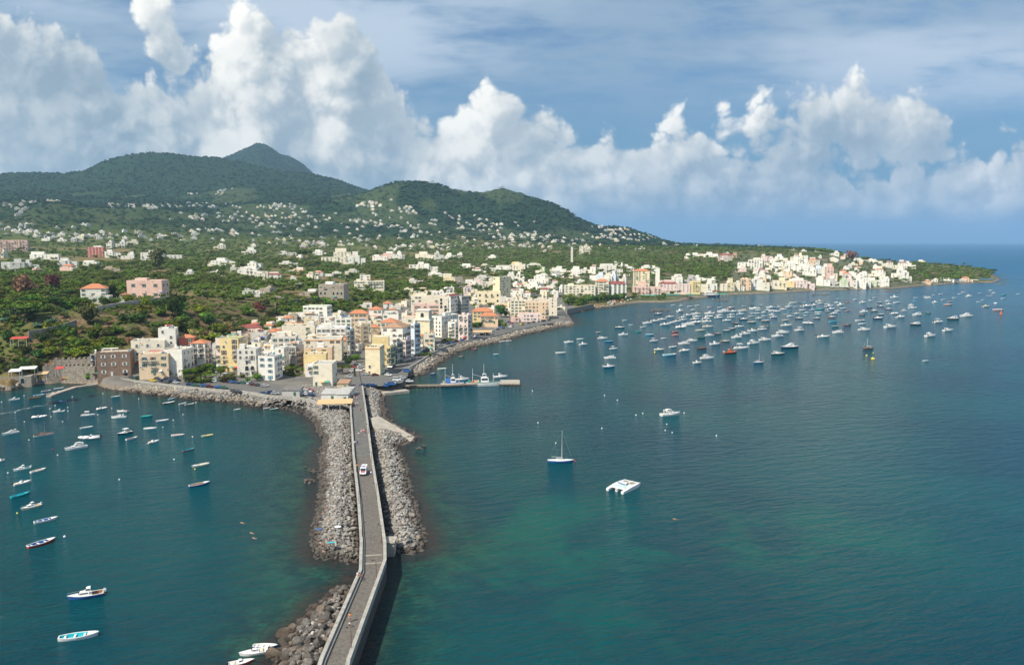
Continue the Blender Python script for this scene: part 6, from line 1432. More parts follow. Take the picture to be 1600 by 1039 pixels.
# ferry at the far shore
A = Vector(gp(1097,464)); B = Vector(gp(1123,463.5)); L = (B-A).length; r = link('ferry', None, None, ((A.x+B.x)/2, (A.y+B.y)/2, 0), .05); r['label'] = 'large dark blue ferry with a white band moored at the far shore'; r['category'] = 'ferry'
S = hull(L, L*.24, 4.2, 'deck', 'v', .8, 'nb', 'w', 'w', r); mb = MB(); mb.loft([[(q[1],-q[2]-.08,q[3]*.55),(q[1],-q[2]-.08,q[3]*.8),(q[1],q[2]+.08,q[3]*.8),(q[1],q[2]+.08,q[3]*.55)] for q in S[:-1]]); link('white_band', mb.mesh('white_band', [BM['w']]), r)
cabin(r, -L*.32, L*.28, L*.19, 4.4, 6.8, 'w', .2, 'superstructure'); mb = MB(); mb.box(L*.12, L*.40, -L*.08, L*.08, 6.8, 9.2); link('brown_deckhouse', mb.mesh('brown_deckhouse', [BM['wd']]), r)
# buoys
def buoy(u, v, kind, label=None, s=1.):
    x, y = gp(u, v); r = None
    if kind in ('w','r','bl','ye','or'):
        if kind not in BU: 
            mb = MB(); V_, F_ = ICO2; mb.add(V_*np.array([.35,.35,.35])+np.array([0,0,.12]), F_); mb.tube((0,0,.4),(0,0,.62),.07,.05,6); BU[kind] = mb.mesh('buoy', [BM[kind]], True)
        o = link('buoy', BU[kind], None, (x, y, 0), sc=s)
        if label: o['label'] = label; o['category'] = 'buoy'
        else: reg(o, 'buoy', 'small round %s mooring buoy' % BN[kind], u, v, 'small mooring buoys', 'sea')
BU = {}
for x, y, k in ((178,88,'w'),(12,134,'w'),(112,212,'w'),(180,280,'w'),(368,183,'w'),(406,160,'w'),(500,200,'w'),(498,175,'w'),(532,95,'w'),(375,242,'w'),(461,279,'w'),(213,413,'w'),(720,228,'w'),(757,72,'w'),(822,180,'w'),(946,200,'w'),(1020,110,'w'),(1198,320,'w'),(1275,268,'w'),(1346,226,'w'),(1416,390,'w'),(1434,628,'ye'),(1280,556,'w'),(388,482,'r'),(424,524,'w'),(1047,473,'bl'),(58,655,'w'),(127,952,'ye'),(877,704,'w'),(1441,138,'w')): buoy(x/4.706, 600+y/4.706, k, s=.85)
buoy(405/4.012, 780+236/4.012, 'w', 'round white buoy tied to the red rowing boat')
for x, y, k in ((55,52,'w'),(588,85,'w'),(682,120,'w'),(870,217,'w'),(820,230,'w'),(1047,298,'w'),(1035,343,'w'),(1087,360,'w'),(1413,382,'w'),(97,287,'w'),(568,328,'w'),(228,437,'w'),(370,570,'r'),(1175,214,'w')): buoy(820+x/4.72, 600+y/4.72, k, s=.85)
for u, v, k in ((1023,551,'ye'),(1354,556,'ye')): buoy(u, v, k, 'bright yellow ball buoy %s' % ('left of the front rows of boats' if u < 1100 else 'beside the tall yellow beacon'), 1.8)
for u, v, c_, lab, s in ((1364,561,'ye','tall yellow and green navigation beacon buoy near the brown yacht',1.25),(1564,491,'or','orange navigation buoy far right near the pink rowing boat',1.5)):
    x, y = gp(u, v); r = link('navigation_buoy', None, None, (x, y, 0), 0, s); r['label'] = lab; r['category'] = 'buoy'
    link('float', MB().tube((0,0,-.3),(0,0,.6),1.0,1.0,12).tube((0,0,.6),(0,0,.9),1.0,.5,12).mesh('float', [BM[c_]]), r)
    mb = MB(); 
    for k in range(4): a = k*PI/2; mb.tube((.7*math.cos(a),.7*math.sin(a),.6),(.2*math.cos(a),.2*math.sin(a),3.2),.07,n=5)
    mb.tube((0,0,.8),(0,0,2.6),.32,.2,8); link('tower', mb.mesh('tower', [BM['gr' if c_ == 'ye' else c_]]), r); link('topmark', MB().tube((0,0,3.2),(0,0,3.9),.3,.05,8).mesh('topmark', [BM['ye']]), r)
x, y = gp(1555.5, 474); r = MB(); 
for k in range(16): a, b = k*PI/8, (k+1)*PI/8; r.tube((2.2*math.cos(a),2.2*math.sin(a),.3),(2.2*math.cos(b),2.2*math.sin(b),.3),.5,n=6,mi=k//4 % 2)
o = link('towing_ring', r.mesh('towing_ring', [BM['w'], BM['bl']]), None, (x, y, 0)); o['label'] = 'round blue and white inflatable ring far right in the fleet'; o['category'] = 'inflatable ring'
# wake of a passing boat
wm_ = bpy.data.materials.new('wake_foam'); t = nt(wm_); o_ = N(t, 'ShaderNodeOutputMaterial'); b_ = N(t, 'ShaderNodeBsdfPrincipled'); b_.inputs['Base Color'].default_value = (.45,.55,.58,1); b_.inputs['Roughness'].default_value = .6
ge = N(t, 'ShaderNodeNewGeometry'); tr = N(t, 'ShaderNodeBsdfTransparent'); mx = N(t, 'ShaderNodeMixShader'); t.links.new(ramp(t, noise(t, ge.outputs['Position'], .5, 5, .6), .45, .75, 0, .8), mx.inputs[0]); t.links.new(tr.outputs[0], mx.inputs[1]); t.links.new(b_.outputs[0], mx.inputs[2]); t.links.new(mx.outputs[0], o_.inputs[0])
P = [Vector(gp(u, v)+(0,)) for u, v in ((-20,650),(0,647),(22,643),(42,638),(62,634),(80,631))]; mb = MB(); A = offs(P, 1, 1.8); B = offs(P, -1, 1.8)
mb.loft([[(a.x,a.y,.012),(b.x,b.y,.012)] for a, b in zip(A, B)], 0, cap=False, closed=False); o = struct('wake', mb.mesh('wake', [wm_]), 'structure')
# ================================================================== vehicles
CARC = {'white':(.8,.8,.8),'silver':(.45,.47,.48),'black':(.02,.02,.025),'dark grey':(.07,.075,.08),'dark blue':(.02,.05,.15),'blue':(.03,.14,.40),'red':(.42,.02,.02),'green':(.03,.13,.09),'yellow':(.75,.55,.05),'maroon':(.15,.02,.03)}
CM = {k: simple('car_'+k.replace(' ', '_'), c, .22, .03, 1, spec=.6) for k, c in CARC.items()}; tyre = simple('tyre', (.02,.02,.02), .8, .1)
WHM = MB().tube((0,-.1,0),(0,.1,0),.31,n=12).mesh('wheel', [tyre])
CB = {}
def car_mesh(van):
    prof = [(-2.05,.35),(-2.1,.75),(-1.95,.95),(-1.0,1.0),(1.0,.98),(1.8,.85),(2.05,.65),(2.05,.35)] if not van else [(-2.3,.35),(-2.35,1.2),(-2.3,1.3),(1.2,1.25),(2.0,1.1),(2.35,.8),(2.35,.35)]
    ws = .84; b = MB(); n = len(prof); b.add([(x,-ws,z) for x, z in prof]+[(x,ws,z) for x, z in prof], [tuple(range(n))[::-1], tuple(range(n, 2*n))]+[(i,(i+1)%n,(i+1)%n+n,i+n) for i in range(n)])
    gl = [(-1.75,.96),(-1.35,1.42),(.25,1.45),(1.05,.97)] if not van else [(-2.3,1.28),(-2.2,2.0),(.9,2.02),(1.7,1.2)]
    g_ = MB(); g_.add([(x,-.78 if z < 1.3 else -.62,z) for x, z in gl]+[(x,.78 if z < 1.3 else .62,z) for x, z in gl], [(0,1,2,3)[::-1],(4,5,6,7),(0,1,5,4),(2,3,7,6),(3,0,4,7)])
    rf_ = MB(); (x1, z1), (x2, z2) = gl[1], gl[2]; rf_.box(x1-.04, x2+.04, -.66, .66, min(z1, z2)-.02, max(z1, z2)+.05)
    return b, g_, rf_
def car(u, v, col, yaw, van=False, z=3.7, lab=None, grp='cars parked by the harbour'):
    x, y = gp(u, v, z); key = (col, van)
    if key not in CB:
        b, g_, rf_ = car_mesh(van); CB[key] = (b.mesh('body', [CM[col]]), g_.mesh('car_windows', [glass]), rf_.mesh('roof', [CM[col]]))
    zt = max(z, hz(x, y)) if z < 4 else z
    r = link('van' if van else 'parked_car', None, None, (x, y, zt), yaw); m1_, m2_, m3_ = CB[key]; link('body', m1_, r); link('glazing', m2_, r); link('roof', m3_, r)
    for px in (-1.3, 1.3):
        for py in (-.8, .8): link('wheel', WHM, r, (px, py, .31))
    if lab: r['label'] = lab; r['category'] = 'van' if van else 'car'; r['group'] = grp
    else: reg(r, 'van' if van else 'car', '%s %s' % (col, 'parked van' if van else 'parked car'), u, v, grp, 'land')
    return r
rc_ = random.Random(9)
CARS = '''199 590 black;206 592 dark_grey;216 593 green v;224 590 black;230 592 dark_grey;239 596 yellow;246 593 dark_grey;252 590 black;254 596 dark_blue;261 593 black;264 598 dark_grey;268 595 dark_blue;273 592 dark_grey;277 596 black;281 589 red;287 586 green;275 599 silver;259 599 dark_grey
297 602 dark_blue;306 603 green;320 604 blue;328 605 maroon;342 606 blue;350 607 green;333 597 white;338 594 silver;343 596 green;352 597 red;361 598 blue;369 599 dark_blue;380 599 green;391 600 silver;397 602 maroon;404 603 dark_grey;414 604 silver;353 590 white v;336 585 silver v
412 616 dark_blue;424 614 dark_blue;430 616 silver;474 615 silver;479 617 white;484 611 red;487 618 dark_blue;481 613 white;470 614 black;366 612 dark_grey;371 613 dark_grey
552 581 white;561 580 white;564 574 white;572 586 silver;586 587 maroon;607 587 white;552 575 red;558 571 silver;569 603 dark_blue;577 603 dark_blue;583 603 blue;603 604 blue v;612 602 blue v;620 595 white v;628 592 white;636 581 blue v;640 597 white;545 590 silver;623 599 silver;573 578 white'''
for ln in CARS.replace('\n', ';').split(';'):
    a = ln.split(); u, v = float(a[0]), float(a[1]); yaw = rc_.choice((.1, .5, 2.0, -.4)) if u > 540 else rc_.uniform(-.35, .2) if v > 600 else rc_.choice((-.5, 1.1, -.6))
    car(u, v, a[2].replace('_', ' '), yaw, len(a) > 3)
SEA_ = [(640,568),(645,563),(650,559),(657,555),(664,552),(672,548),(680,545),(688,543),(700,540.5),(708,538.5),(714,537),(722,535),(733,532),(744,529),(753,526),(760,524.5),(770,521),(778,518),(786,516),(800,513),(816,510),(826,508),(834,506.5),(842,505.5),(850,504.5),(858,503.5)]
cols_ = ['dark grey','silver','dark grey','silver','dark blue','silver','green','silver','dark blue','blue','red','blue','silver','white','black','red','white','dark grey','blue','white','yellow','dark grey','black','silver','dark grey','black']
for (u, v), c_ in zip(SEA_, cols_): car(u, v-2.5, c_, .75 if u < 700 else .9, c_ in ('yellow',), grp='cars parked along the seafront road')
for u, v, c_ in ((782,507,'silver'),(789,505,'white'),(795,504,'dark blue'),(800,506,'red'),(790,510,'silver'),(783,512,'blue'),(776,514,'silver'),(796,512,'white'),(774,509,'red'),(806,504,'silver')): car(u, v, c_, rc_.uniform(0, 3), z=4.4, grp='cars parked along the seafront road')
# ambulance on the causeway
x, y = gp(568.6, 740, ZR); am = link('ambulance', None, None, (x, y, ZR), -PI/2+.05); am['label'] = 'white ambulance with red markings driving toward the camera on the causeway'; am['category'] = 'ambulance'
pr_f = [(-2.7,.4),(-2.75,2.3),(-2.6,2.5),(1.1,2.5),(1.4,2.35),(2.0,1.45),(2.7,1.15),(2.8,.85),(2.8,.4)]; n = len(pr_f); b = MB()
b.add([(x_,-1.0 if z_ < 1.6 else -.9,z_) for x_, z_ in pr_f]+[(x_,1.0 if z_ < 1.6 else .9,z_) for x_, z_ in pr_f], [tuple(range(n))[::-1], tuple(range(n, 2*n))]+[(i,(i+1)%n,(i+1)%n+n,i+n) for i in range(n)]); link('body', b.mesh('body', [CM['white']]), am)
g_ = MB(); d1_ = Vector((.04,0,.03)); g_.add([Vector((1.45,-.8,2.25))+d1_, Vector((1.98,-.86,1.5))+d1_, Vector((1.98,.86,1.5))+d1_, Vector((1.45,.8,2.25))+d1_], [(0,1,2,3)]); link('windscreen', g_.mesh('windscreen', [glass]), am)
for s in (-1, 1): link('side_window', MB().box(.5, 1.5, s*.96-.06, s*.96+.06, 1.45, 2.05).mesh('side_window', [glass]), am); link('red_stripe', MB().box(-2.6, 1.9, min(s*1.0, s*1.012), max(s*1.0, s*1.012), .95, 1.3).mesh('red_stripe', [CM['red']]), am)
mb = MB(); mb.box(-1.1, .5, -.18, .18, 2.505, 2.515); mb.box(-.48, -.12, -.75, .75, 2.508, 2.518); link('roof_cross', mb.mesh('roof_cross', [CM['red']]), am)
link('bonnet_marking', MB().add([(2.05,-.7,1.46),(2.65,-.7,1.2),(2.65,.7,1.2),(2.05,.7,1.46)], [(0,1,2,3)]).mesh('bonnet_marking', [CM['red']]), am)
link('light_bar', MB().box(.7, 1.0, -.7, .7, 2.5, 2.68).mesh('light_bar', [CM['blue']]), am); link('bumper', MB().box(2.72, 2.88, -.95, .95, .38, .62).mesh('bumper', [tyre]), am)
for s in (-1, 1): link('headlight', MB().box(2.74, 2.84, s*.8-.16, s*.8+.16, .75, .95).mesh('headlight', [BM['w2']]), am); 
for px in (-1.8, 1.8):
    for py in (-.9, .9): link('wheel', WHM, am, (px, py, .34), sc=1.15)
# ================================================================== people
skin = simple('skin', (.42,.24,.16), .6, .1); hairm = simple('hair_dark', (.03,.02,.015), .7, .2)
def body_mesh(pose):
    if pose == 'walk': J = {'pel':(0,0,.95),'che':(0,.02,1.30),'nek':(0,.02,1.48),'hed':(0,.03,1.62),'top':(0,.04,1.74),'kl':(.10,.14,.52),'al':(.10,.30,.10),'tl':(.10,.44,.05),'kr':(-.10,.05,.50),'ar':(-.10,-.28,.12),'tr':(-.10,-.14,.03),'hl':(.1,.0,.92),'hr':(-.1,.0,.92),'sl':(.19,.02,1.42),'el':(.24,-.10,1.16),'wl':(.24,.02,.93),'fl':(.24,.06,.84),'sr':(-.19,.02,1.42),'er':(-.24,.10,1.16),'wr':(-.24,.22,.96),'fr':(-.24,.27,.88)}
    elif pose == 'stand': J = {'pel':(0,0,.95),'che':(0,0,1.30),'nek':(0,0,1.48),'hed':(0,.02,1.62),'top':(0,.02,1.74),'kl':(.11,.02,.50),'al':(.12,0,.09),'tl':(.13,.17,.03),'kr':(-.11,.02,.50),'ar':(-.12,0,.09),'tr':(-.13,.17,.03),'hl':(.1,0,.92),'hr':(-.1,0,.92),'sl':(.19,0,1.42),'el':(.25,-.03,1.15),'wl':(.25,.05,.91),'fl':(.25,.08,.82),'sr':(-.19,0,1.42),'er':(-.25,-.03,1.15),'wr':(-.22,.12,1.0),'fr':(-.20,.18,.94)}
    else: J = {'pel':(0,0,.12),'che':(0,-.05,.47),'nek':(0,-.04,.65),'hed':(0,-.02,.79),'top':(0,-.02,.91),'kl':(.14,.38,.42),'al':(.14,.52,.06),'tl':(.14,.66,.03),'kr':(-.14,.42,.32),'ar':(-.14,.66,.06),'tr':(-.14,.80,.06),'hl':(.1,.03,.12),'hr':(-.1,.03,.12),'sl':(.19,-.04,.59),'el':(.26,.06,.36),'wl':(.2,.24,.36),'fl':(.17,.31,.37),'sr':(-.19,-.04,.59),'er':(-.27,-.18,.34),'wr':(-.28,-.24,.10),'fr':(-.28,-.28,.03)}
    R = {'pel':.145,'che':.15,'nek':.06,'hed':.10,'top':.075,'kl':.06,'al':.042,'tl':.035,'kr':.06,'ar':.042,'tr':.035,'hl':.10,'hr':.10,'sl':.06,'el':.042,'wl':.03,'fl':.035,'sr':.06,'er':.042,'wr':.03,'fr':.035}
    E_ = [('pel','che'),('che','nek'),('nek','hed'),('hed','top'),('pel','hl'),('hl','kl'),('kl','al'),('al','tl'),('pel','hr'),('hr','kr'),('kr','ar'),('ar','tr'),('che','sl'),('sl','el'),('el','wl'),('wl','fl'),('che','sr'),('sr','er'),('er','wr'),('wr','fr')]
    K = list(J); me = bpy.data.meshes.new('b'); me.from_pydata([J[k] for k in K], [(K.index(a), K.index(b)) for a, b in E_], []); o = bpy.data.objects.new('b', me); COL.objects.link(o)
    md = o.modifiers.new('s', 'SKIN'); sv = me.skin_vertices[0].data
    for i, k in enumerate(K): sv[i].radius = (R[k], R[k]*(.75 if k in ('pel','che') else 1)); sv[i].use_root = (k == 'pel')
    o.modifiers.new('d', 'SUBSURF').levels = 1
    dg = bpy.context.evaluated_depsgraph_get(); m2 = bpy.data.meshes.new_from_object(o.evaluated_get(dg)); m2.name = 'person_body'; m2.materials.clear(); m2.materials.append(skin); m2.polygons.foreach_set('use_smooth', [True]*len(m2.polygons))
    bpy.data.objects.remove(o); return m2, J
PB = {p: body_mesh(p) for p in ('walk','stand','sit')}
def ring(c, rx, ry, n=10): return [(c[0]+rx*math.cos(2*PI*i/n), c[1]+ry*math.sin(2*PI*i/n), c[2]) for i in range(n)]
PC = {k: simple('cloth_'+k, c, .85, .1) for k, c in {'white':(.75,.74,.72),'red':(.5,.06,.05),'blue':(.06,.14,.4),'black':(.02,.02,.025),'orange':(.65,.25,.1),'pink':(.65,.3,.35),'grey':(.3,.3,.31),'green':(.08,.3,.15),'none':(.42,.24,.16)}.items()}
def person(x, y, z, pose, top, low, yaw, label, h=1.):
    me, J = PB[pose]; r = link('person', me, None, (x, y, z), yaw, h); r['label'] = label; r['category'] = 'person'
    p, c, nk, hd_ = (Vector(J[k]) for k in ('pel','che','nek','hed'))
    if top != 'none': 
        mb = MB(); mb.loft([ring(p+Vector((0,0,.0)), .185, .145), ring(p.lerp(c, .5), .17, .135), ring(c, .205, .15), ring(c.lerp(nk, .55), .20, .125), ring(nk-Vector((0,0,.02)), .09, .085)]); link('shirt', mb.mesh('shirt', [PC[top]], True), r)
        for s in ('l','r'):
            a, b = Vector(J['s'+s]), Vector(J['e'+s]); link('sleeve', MB().tube(a, a.lerp(b, .6), .085, .075, 8).mesh('sleeve', [PC[top]], True), r)
    for s in ('l','r'):
        a, b = Vector(J['h'+s]), Vector(J['k'+s]); link('shorts', MB().tube(a+Vector((0,0,.06 if pose != 'sit' else 0)), a.lerp(b, .75), .125, .10, 9).mesh('shorts', [PC[low]], True), r)
    mb = MB(); V_, F_ = ICO2; V2 = V_*np.array([.125,.135,.125])+np.array(hd_)+np.array([0,-.025,.055]); F2 = [f for f in F_ if V2[f].mean(0)[1] < hd_.y+.06 or V2[f].mean(0)[2] > hd_.z+.08]; mb.add(V2, F2); link('hair', mb.mesh('hair', [hairm], True), r)
    return r
PP_ = [(547,971,'walk','orange','grey',PI,'person in an orange top walking down the near causeway'),(546.4,980,'walk','white','black',PI,'child in white walking in front of the orange topped person'),
 (559,899,'sit','white','blue',-1.2,'person in white sitting on the left parapet at the bridge bend'),(562,901,'sit','none','red',-1.0,'bare chested person sitting on the parapet at the bridge bend'),
 (558,733,'walk','orange','black',0,'person in orange walking left of the ambulance'),(580,744,'stand','white','blue',0,'person in white standing right of the ambulance by the parapet'),
 (554.5,696,'walk','white','blue',0,'white shirted person in the pair behind the ambulance'),(558.5,695,'walk','blue','black',0,'blue shirted person in the pair behind the ambulance'),(560.5,682,'walk','white','grey',PI,'lone person in white in mid causeway'),
 (564.5,677,'walk','pink','white',PI,'person in pink at the left of a trio in mid causeway'),(568,677,'walk','white','red',PI,'person in white at the centre of a trio in mid causeway'),(571,678,'walk','red','blue',PI,'person in red at the right of a trio in mid causeway'),
 (563.5,644,'walk','red','black',0,'person in red walking alone below the boat ramp junction'),(552.5,634,'walk','red','white',PI,'person in red at the left of four walkers near the town'),(555.5,635,'walk','white','red',PI,'person in white among four walkers near the town'),(558.5,634,'walk','white','blue',PI,'second white shirted person among four walkers near the town'),
 (550,622,'walk','black','black',0,'person all in black by the left parapet near the sheds'),(553.5,624,'walk','pink','white',PI,'person in pink among the far walkers near the sheds'),(557,624,'walk','red','white',PI,'person in red among the far walkers near the sheds'),
 (562,605,'stand','red','black',1,'person in red at the corner of the plaza'),(559.5,609,'walk','blue','white',0,'person in blue entering the causeway'),(551,606,'walk','black','blue',0,'person in black beside the brown shed'),
 (556,587,'walk','white','red',0,'person in white crossing the plaza'),(549,584,'stand','pink','white',0,'person in pink beside the boathouse wall'),(566,583,'walk','red','blue',0,'person in red crossing between plaza cars')]
for u, v, pose, a, b, yaw, lab in PP_:
    zz = ZR+(.93 if pose == 'sit' and u < 566 else .01) if v > 585 else 3.7; x, y = gp(u, v, zz); person(x, y, zz, pose, a, b, yaw, lab, .72 if 'child' in lab else 1.12)['group'] = 'people on the causeway'
def rock_z(x, y): return 2.9
for u, v, pose, a, b, lab in ((496,846,'sit','none','blue','sunbather in blue trunks on the left breakwater rocks'),(501,852,'sit','white','orange','sunbather in white on the left breakwater rocks'),(505,864,'sit','none','white','sunbather in white shorts on the breakwater edge'),(507,860,'stand','none','red','bather in red standing on the breakwater edge'),(515,848,'sit','red','blue','sunbather in red higher on the breakwater rocks'),(509,796,'sit','none','red','sunbather alone far up the left breakwater')):
    x, y = gp(u, v, 2.6); person(x, y, 2.9, pose, a, b, PI+.8, lab)['group'] = 'bathers on the left breakwater'
for u, v, c_, lab in ((498,829,'bl','blue towel spread on the breakwater rocks'),(518,850,'tq','turquoise towel near the sunbathers'),(528,825,'w','white parasol lying open on the breakwater rocks')):
    x, y = gp(u, v, 3.0); mb = MB()
    if 'parasol' in lab: mb.tube((0,0,0), (0,0,.35), .95, .05, 12)
    else: mb.loft([[(-.9,-.45,.0),(.9,-.4,.08),(.9,.45,.1),(-.9,.4,.03)],[(-.9,-.45,.03),(.9,-.4,.11),(.9,.45,.13),(-.9,.4,.06)]])
    o = link('towel' if 'towel' in lab else 'parasol', mb.mesh('towel', [BM[c_]]), None, (x, y, 3.45)); o['label'] = lab; o['category'] = 'towel' if 'towel' in lab else 'parasol'
for u, v, lab in ((383,818,'swimmer farther out beside the left breakwater'),(402,842,'swimmer stretched out nearer the camera left of the causeway'),(398,834,'swimmer with raised arm left of the causeway'),(1060,812,'lone swimmer in pink far right of the catamaran')):
    x, y = gp(u, v); me, J = PB['walk']; o = link('person', me, None, (x, y, -.28), 0); o.rotation_euler = (-PI/2+.15, 0, 1.2); o['label'] = lab; o['category'] = 'person'
    o.location.z = -.02
for u, v, c_, lab in ((624,682,'bl','blue towel at the foot of the boat ramp'),(622,676,'pk','purple towel on the middle of the boat ramp')):
    x, y = gp(u, v, .9); link_ = link('towel', MB().box(-1, 1, -.6, .6, 0, .05).mesh('towel', [BM[c_]]), None, (x, y, 1.35)); link_['label'] = lab; link_['category'] = 'towel'; link_.rotation_euler = (-.0,.08,-.5)
# beach umbrellas on the far beach and by the town cove
UM = {}
for k, c_ in (('blue','lb'),('white','w'),('red','or'),('yellow','ye'),('pink','pk')):
    mb = MB(); mb.tube((0,0,2.0),(0,0,2.6),1.4,.05,10,0,False); mb.tube((0,0,0),(0,0,2.5),.05,n=5,mi=1); UM[k] = mb.mesh('beach_umbrella', [BM[c_], BM['w2']])
ru = random.Random(4)
for k in range(150):
    if k < 44: u = ru.uniform(948, 990); v = 479.5-(u-948)*.14-ru.random()*3.2; col = ru.choice(('red','pink','white','blue','red')); loc_ = 'on the pebble beach left of the salmon hotel'; g_ = 'umbrellas on the pebble beach'
    else: u = ru.uniform(1180, 1345); v = 457.2-(u-1180)*.030-ru.random()*3.2; col = ru.choice(('blue','blue','blue','white','blue')); loc_ = 'on the far beach'; g_ = 'umbrellas on the far beach'
    P = gp(u, v, 1.6)
    if sdist(np.array([P]), coast)[0] < 3: continue
    o = link('beach_umbrella', UM[col], None, (P[0], P[1], max(.6, hz(*P)-.2))); reg(o, 'beach umbrella', '%s umbrella %s' % (col, loc_), u, v, g_, None)
# ================================================================== trees
def leafmat(name, dark, light, stuff=False, alt=None):
    m = bpy.data.materials.new(name); t = nt(m); o = N(t, 'ShaderNodeOutputMaterial'); b = N(t, 'ShaderNodeBsdfPrincipled'); b.inputs['Roughness'].default_value = .75; b.inputs['Specular IOR Level'].default_value = .15
    ge = N(t, 'ShaderNodeNewGeometry'); pos = ge.outputs['Position']; oi = N(t, 'ShaderNodeObjectInfo')
    n1 = noise(t, pos, .45, 4, .6); n0 = noise(t, pos, .035, 4, .6)
    c = mixc(t, ramp(t, n1, .3, .7), dark, light)
    if alt: c = mixc(t, ramp(t, n0, .48, .62), c, alt)
    if stuff:
        q = N(t, 'ShaderNodeAttribute', attribute_name='tone'); r_ = q.outputs['Fac']
    else: r_ = oi.outputs['Random']
    hs = N(t, 'ShaderNodeHueSaturation'); t.links.new(mth(t, 'MULTIPLY_ADD', r_, .9, .55), hs.inputs['Value']); t.links.new(mth(t, 'MULTIPLY_ADD', r_, .06, .47), hs.inputs['Hue']); t.links.new(c, hs.inputs['Color'])
    ri = mth(t, 'MULTIPLY_ADD', ge.outputs['Random Per Island'], .5, .75); h2_ = N(t, 'ShaderNodeHueSaturation'); t.links.new(ri, h2_.inputs['Value']); t.links.new(hs.outputs[0], h2_.inputs['Color'])
    t.links.new(h2_.outputs[0], b.inputs['Base Color'])
    tl = N(t, 'ShaderNodeBsdfTranslucent'); t.links.new(h2_.outputs[0], tl.inputs[0]); mx = N(t, 'ShaderNodeMixShader'); mx.inputs[0].default_value = .22
    t.links.new(b.outputs[0], mx.inputs[1]); t.links.new(tl.outputs[0], mx.inputs[2]); t.links.new(mx.outputs[0], o.inputs[0]); return m
LM = {'green': leafmat('leaves_green', (.050,.100,.012), (.145,.215,.026)), 'dark': leafmat('leaves_dark', (.025,.060,.014), (.070,.120,.024)), 'lime': leafmat('leaves_lime', (.09,.13,.012), (.22,.24,.02)),
      'olive': leafmat('leaves_olive', (.06,.075,.02), (.14,.15,.05)), 'rust': leafmat('twigs_rust', (.16,.075,.05), (.30,.15,.10)), 'reed': leafmat('leaves_reed', (.17,.14,.05), (.32,.25,.10)), 'purple': leafmat('leaves_purple', (.10,.03,.03), (.2,.06,.05)),
      'cactus': leafmat('leaves_bluegreen', (.05,.09,.05), (.13,.20,.11))}
LMS = leafmat('leaves_mass', (.055,.105,.012), (.165,.220,.028), True, (.115,.135,.030)); LMM = leafmat('leaves_mountain', (.014,.042,.018), (.036,.082,.030), True, (.022,.055,.022))  # mountain leaves darker and bluer: cloud shade put into their green
bark = simple('bark', (.12,.085,.06), .9, .3)
def crown_np(rs, kind, nl, ls):
    """leaf clumps on a lumpy crown (unit height ~ 1, radius ~ .5)"""
    lobes = []
    if kind == 'pine': lobes = [(rs.normal(0,.28), rs.normal(0,.28), .80+rs.normal(0,.03), .26, .12) for _ in range(9)]
    elif kind == 'cypress': lobes = [(0, 0, .12+.78*k/7, .15*(1-.7*abs(k/7-.35)), .12) for k in range(8)]
    elif kind == 'bush': lobes = [(rs.normal(0,.30), rs.normal(0,.30), .25+rs.random()*.35, .30, .26) for _ in range(8)]
    else: lobes = [(rs.normal(0,.19), rs.normal(0,.19), .28+rs.random()*.46, .25+rs.random()*.08, .20) for _ in range(11)]
    V, F = [], []
    per = nl//len(lobes)
    for (x, y, z, rr, rz) in lobes:
        d = rs.normal(size=(per, 3)); d /= np.linalg.norm(d, axis=1)[:, None]; d[:, 2] = np.where(d[:, 2] < -.3, -d[:, 2], d[:, 2])
        P = np.array([x, y, z])+d*np.array([rr, rr, rz])*rs.uniform(.75, 1.08, (per, 1))
        n_ = d+rs.normal(size=d.shape)*.45; n_ /= np.linalg.norm(n_, axis=1)[:, None]
        a = np.cross(n_, rs.normal(size=d.shape)); a /= np.linalg.norm(a, axis=1)[:, None]; b = np.cross(n_, a); s = ls*rs.uniform(.6, 1.3, (per, 1))
        for q in range(per):
            k = len(V); V += [P[q]-a[q]*s[q]-b[q]*s[q]*.6, P[q]+a[q]*s[q]-b[q]*s[q]*.7, P[q]+a[q]*s[q]*.7+b[q]*s[q]*.8, P[q]-a[q]*s[q]*.8+b[q]*s[q]*.7]; F.append((k, k+1, k+2, k+3))
    return np.array(V), np.array(F)
TR = {}
def tree_parts(kind, mat, var):
    key = (kind, mat, var)
    if key not in TR:
        rs = np.random.default_rng(abs(hash(kind)) % 1000+var*7 if False else {'pine':10,'cypress':20,'bush':30,'round':40,'bare':50}[kind]+var)
        V, F = crown_np(rs, 'round' if kind == 'bare' else kind, {'pine':330,'cypress':240,'bush':300,'round':380,'bare':420}[kind], {'pine':.055,'cypress':.045,'bush':.062,'round':.05,'bare':.055}[kind])
        if kind != 'bare':
            cv, cf = ICO2; q_ = cv*(1+rs.normal(size=(len(cv),1))*.13); zc, rz, rx = {'pine':(.78,.09,.36),'cypress':(.42,.34,.09),'bush':(.35,.24,.36),'round':(.50,.27,.30)}[kind]
            q_ = q_*np.array([rx, rx, rz])+np.array([0,0,zc]); k0 = len(V); V = np.concatenate([V, q_]); F = [tuple(int(i) for i in f) for f in F]+[tuple(int(i)+k0 for i in f) for f in cf]
            cm = bpy.data.meshes.new('crown'); cm.from_pydata([tuple(p) for p in V], [], F); cm.materials.append(LM[mat])
        else: cm = bigmesh('crown', V, F, [LM[mat]])
        tb = MB(); hh_ = {'pine':.78,'cypress':.3,'bush':.3,'round':.5,'bare':.6}[kind]
        tb.tube((0,0,-.15), (0.02,0,hh_*.6), .035, .024, 7); tb.tube((.02,0,hh_*.6), (-.02,.02,hh_), .024, .012, 6)
        for k in range(5): a = k*1.257; tb.tube((.01,0,hh_*(.5+.08*k)), (.2*math.cos(a), .2*math.sin(a), hh_*(.8+.06*k)), .014, .006, 5)
        TR[key] = (cm, tb.mesh('trunk', [bark]))
    return TR[key]
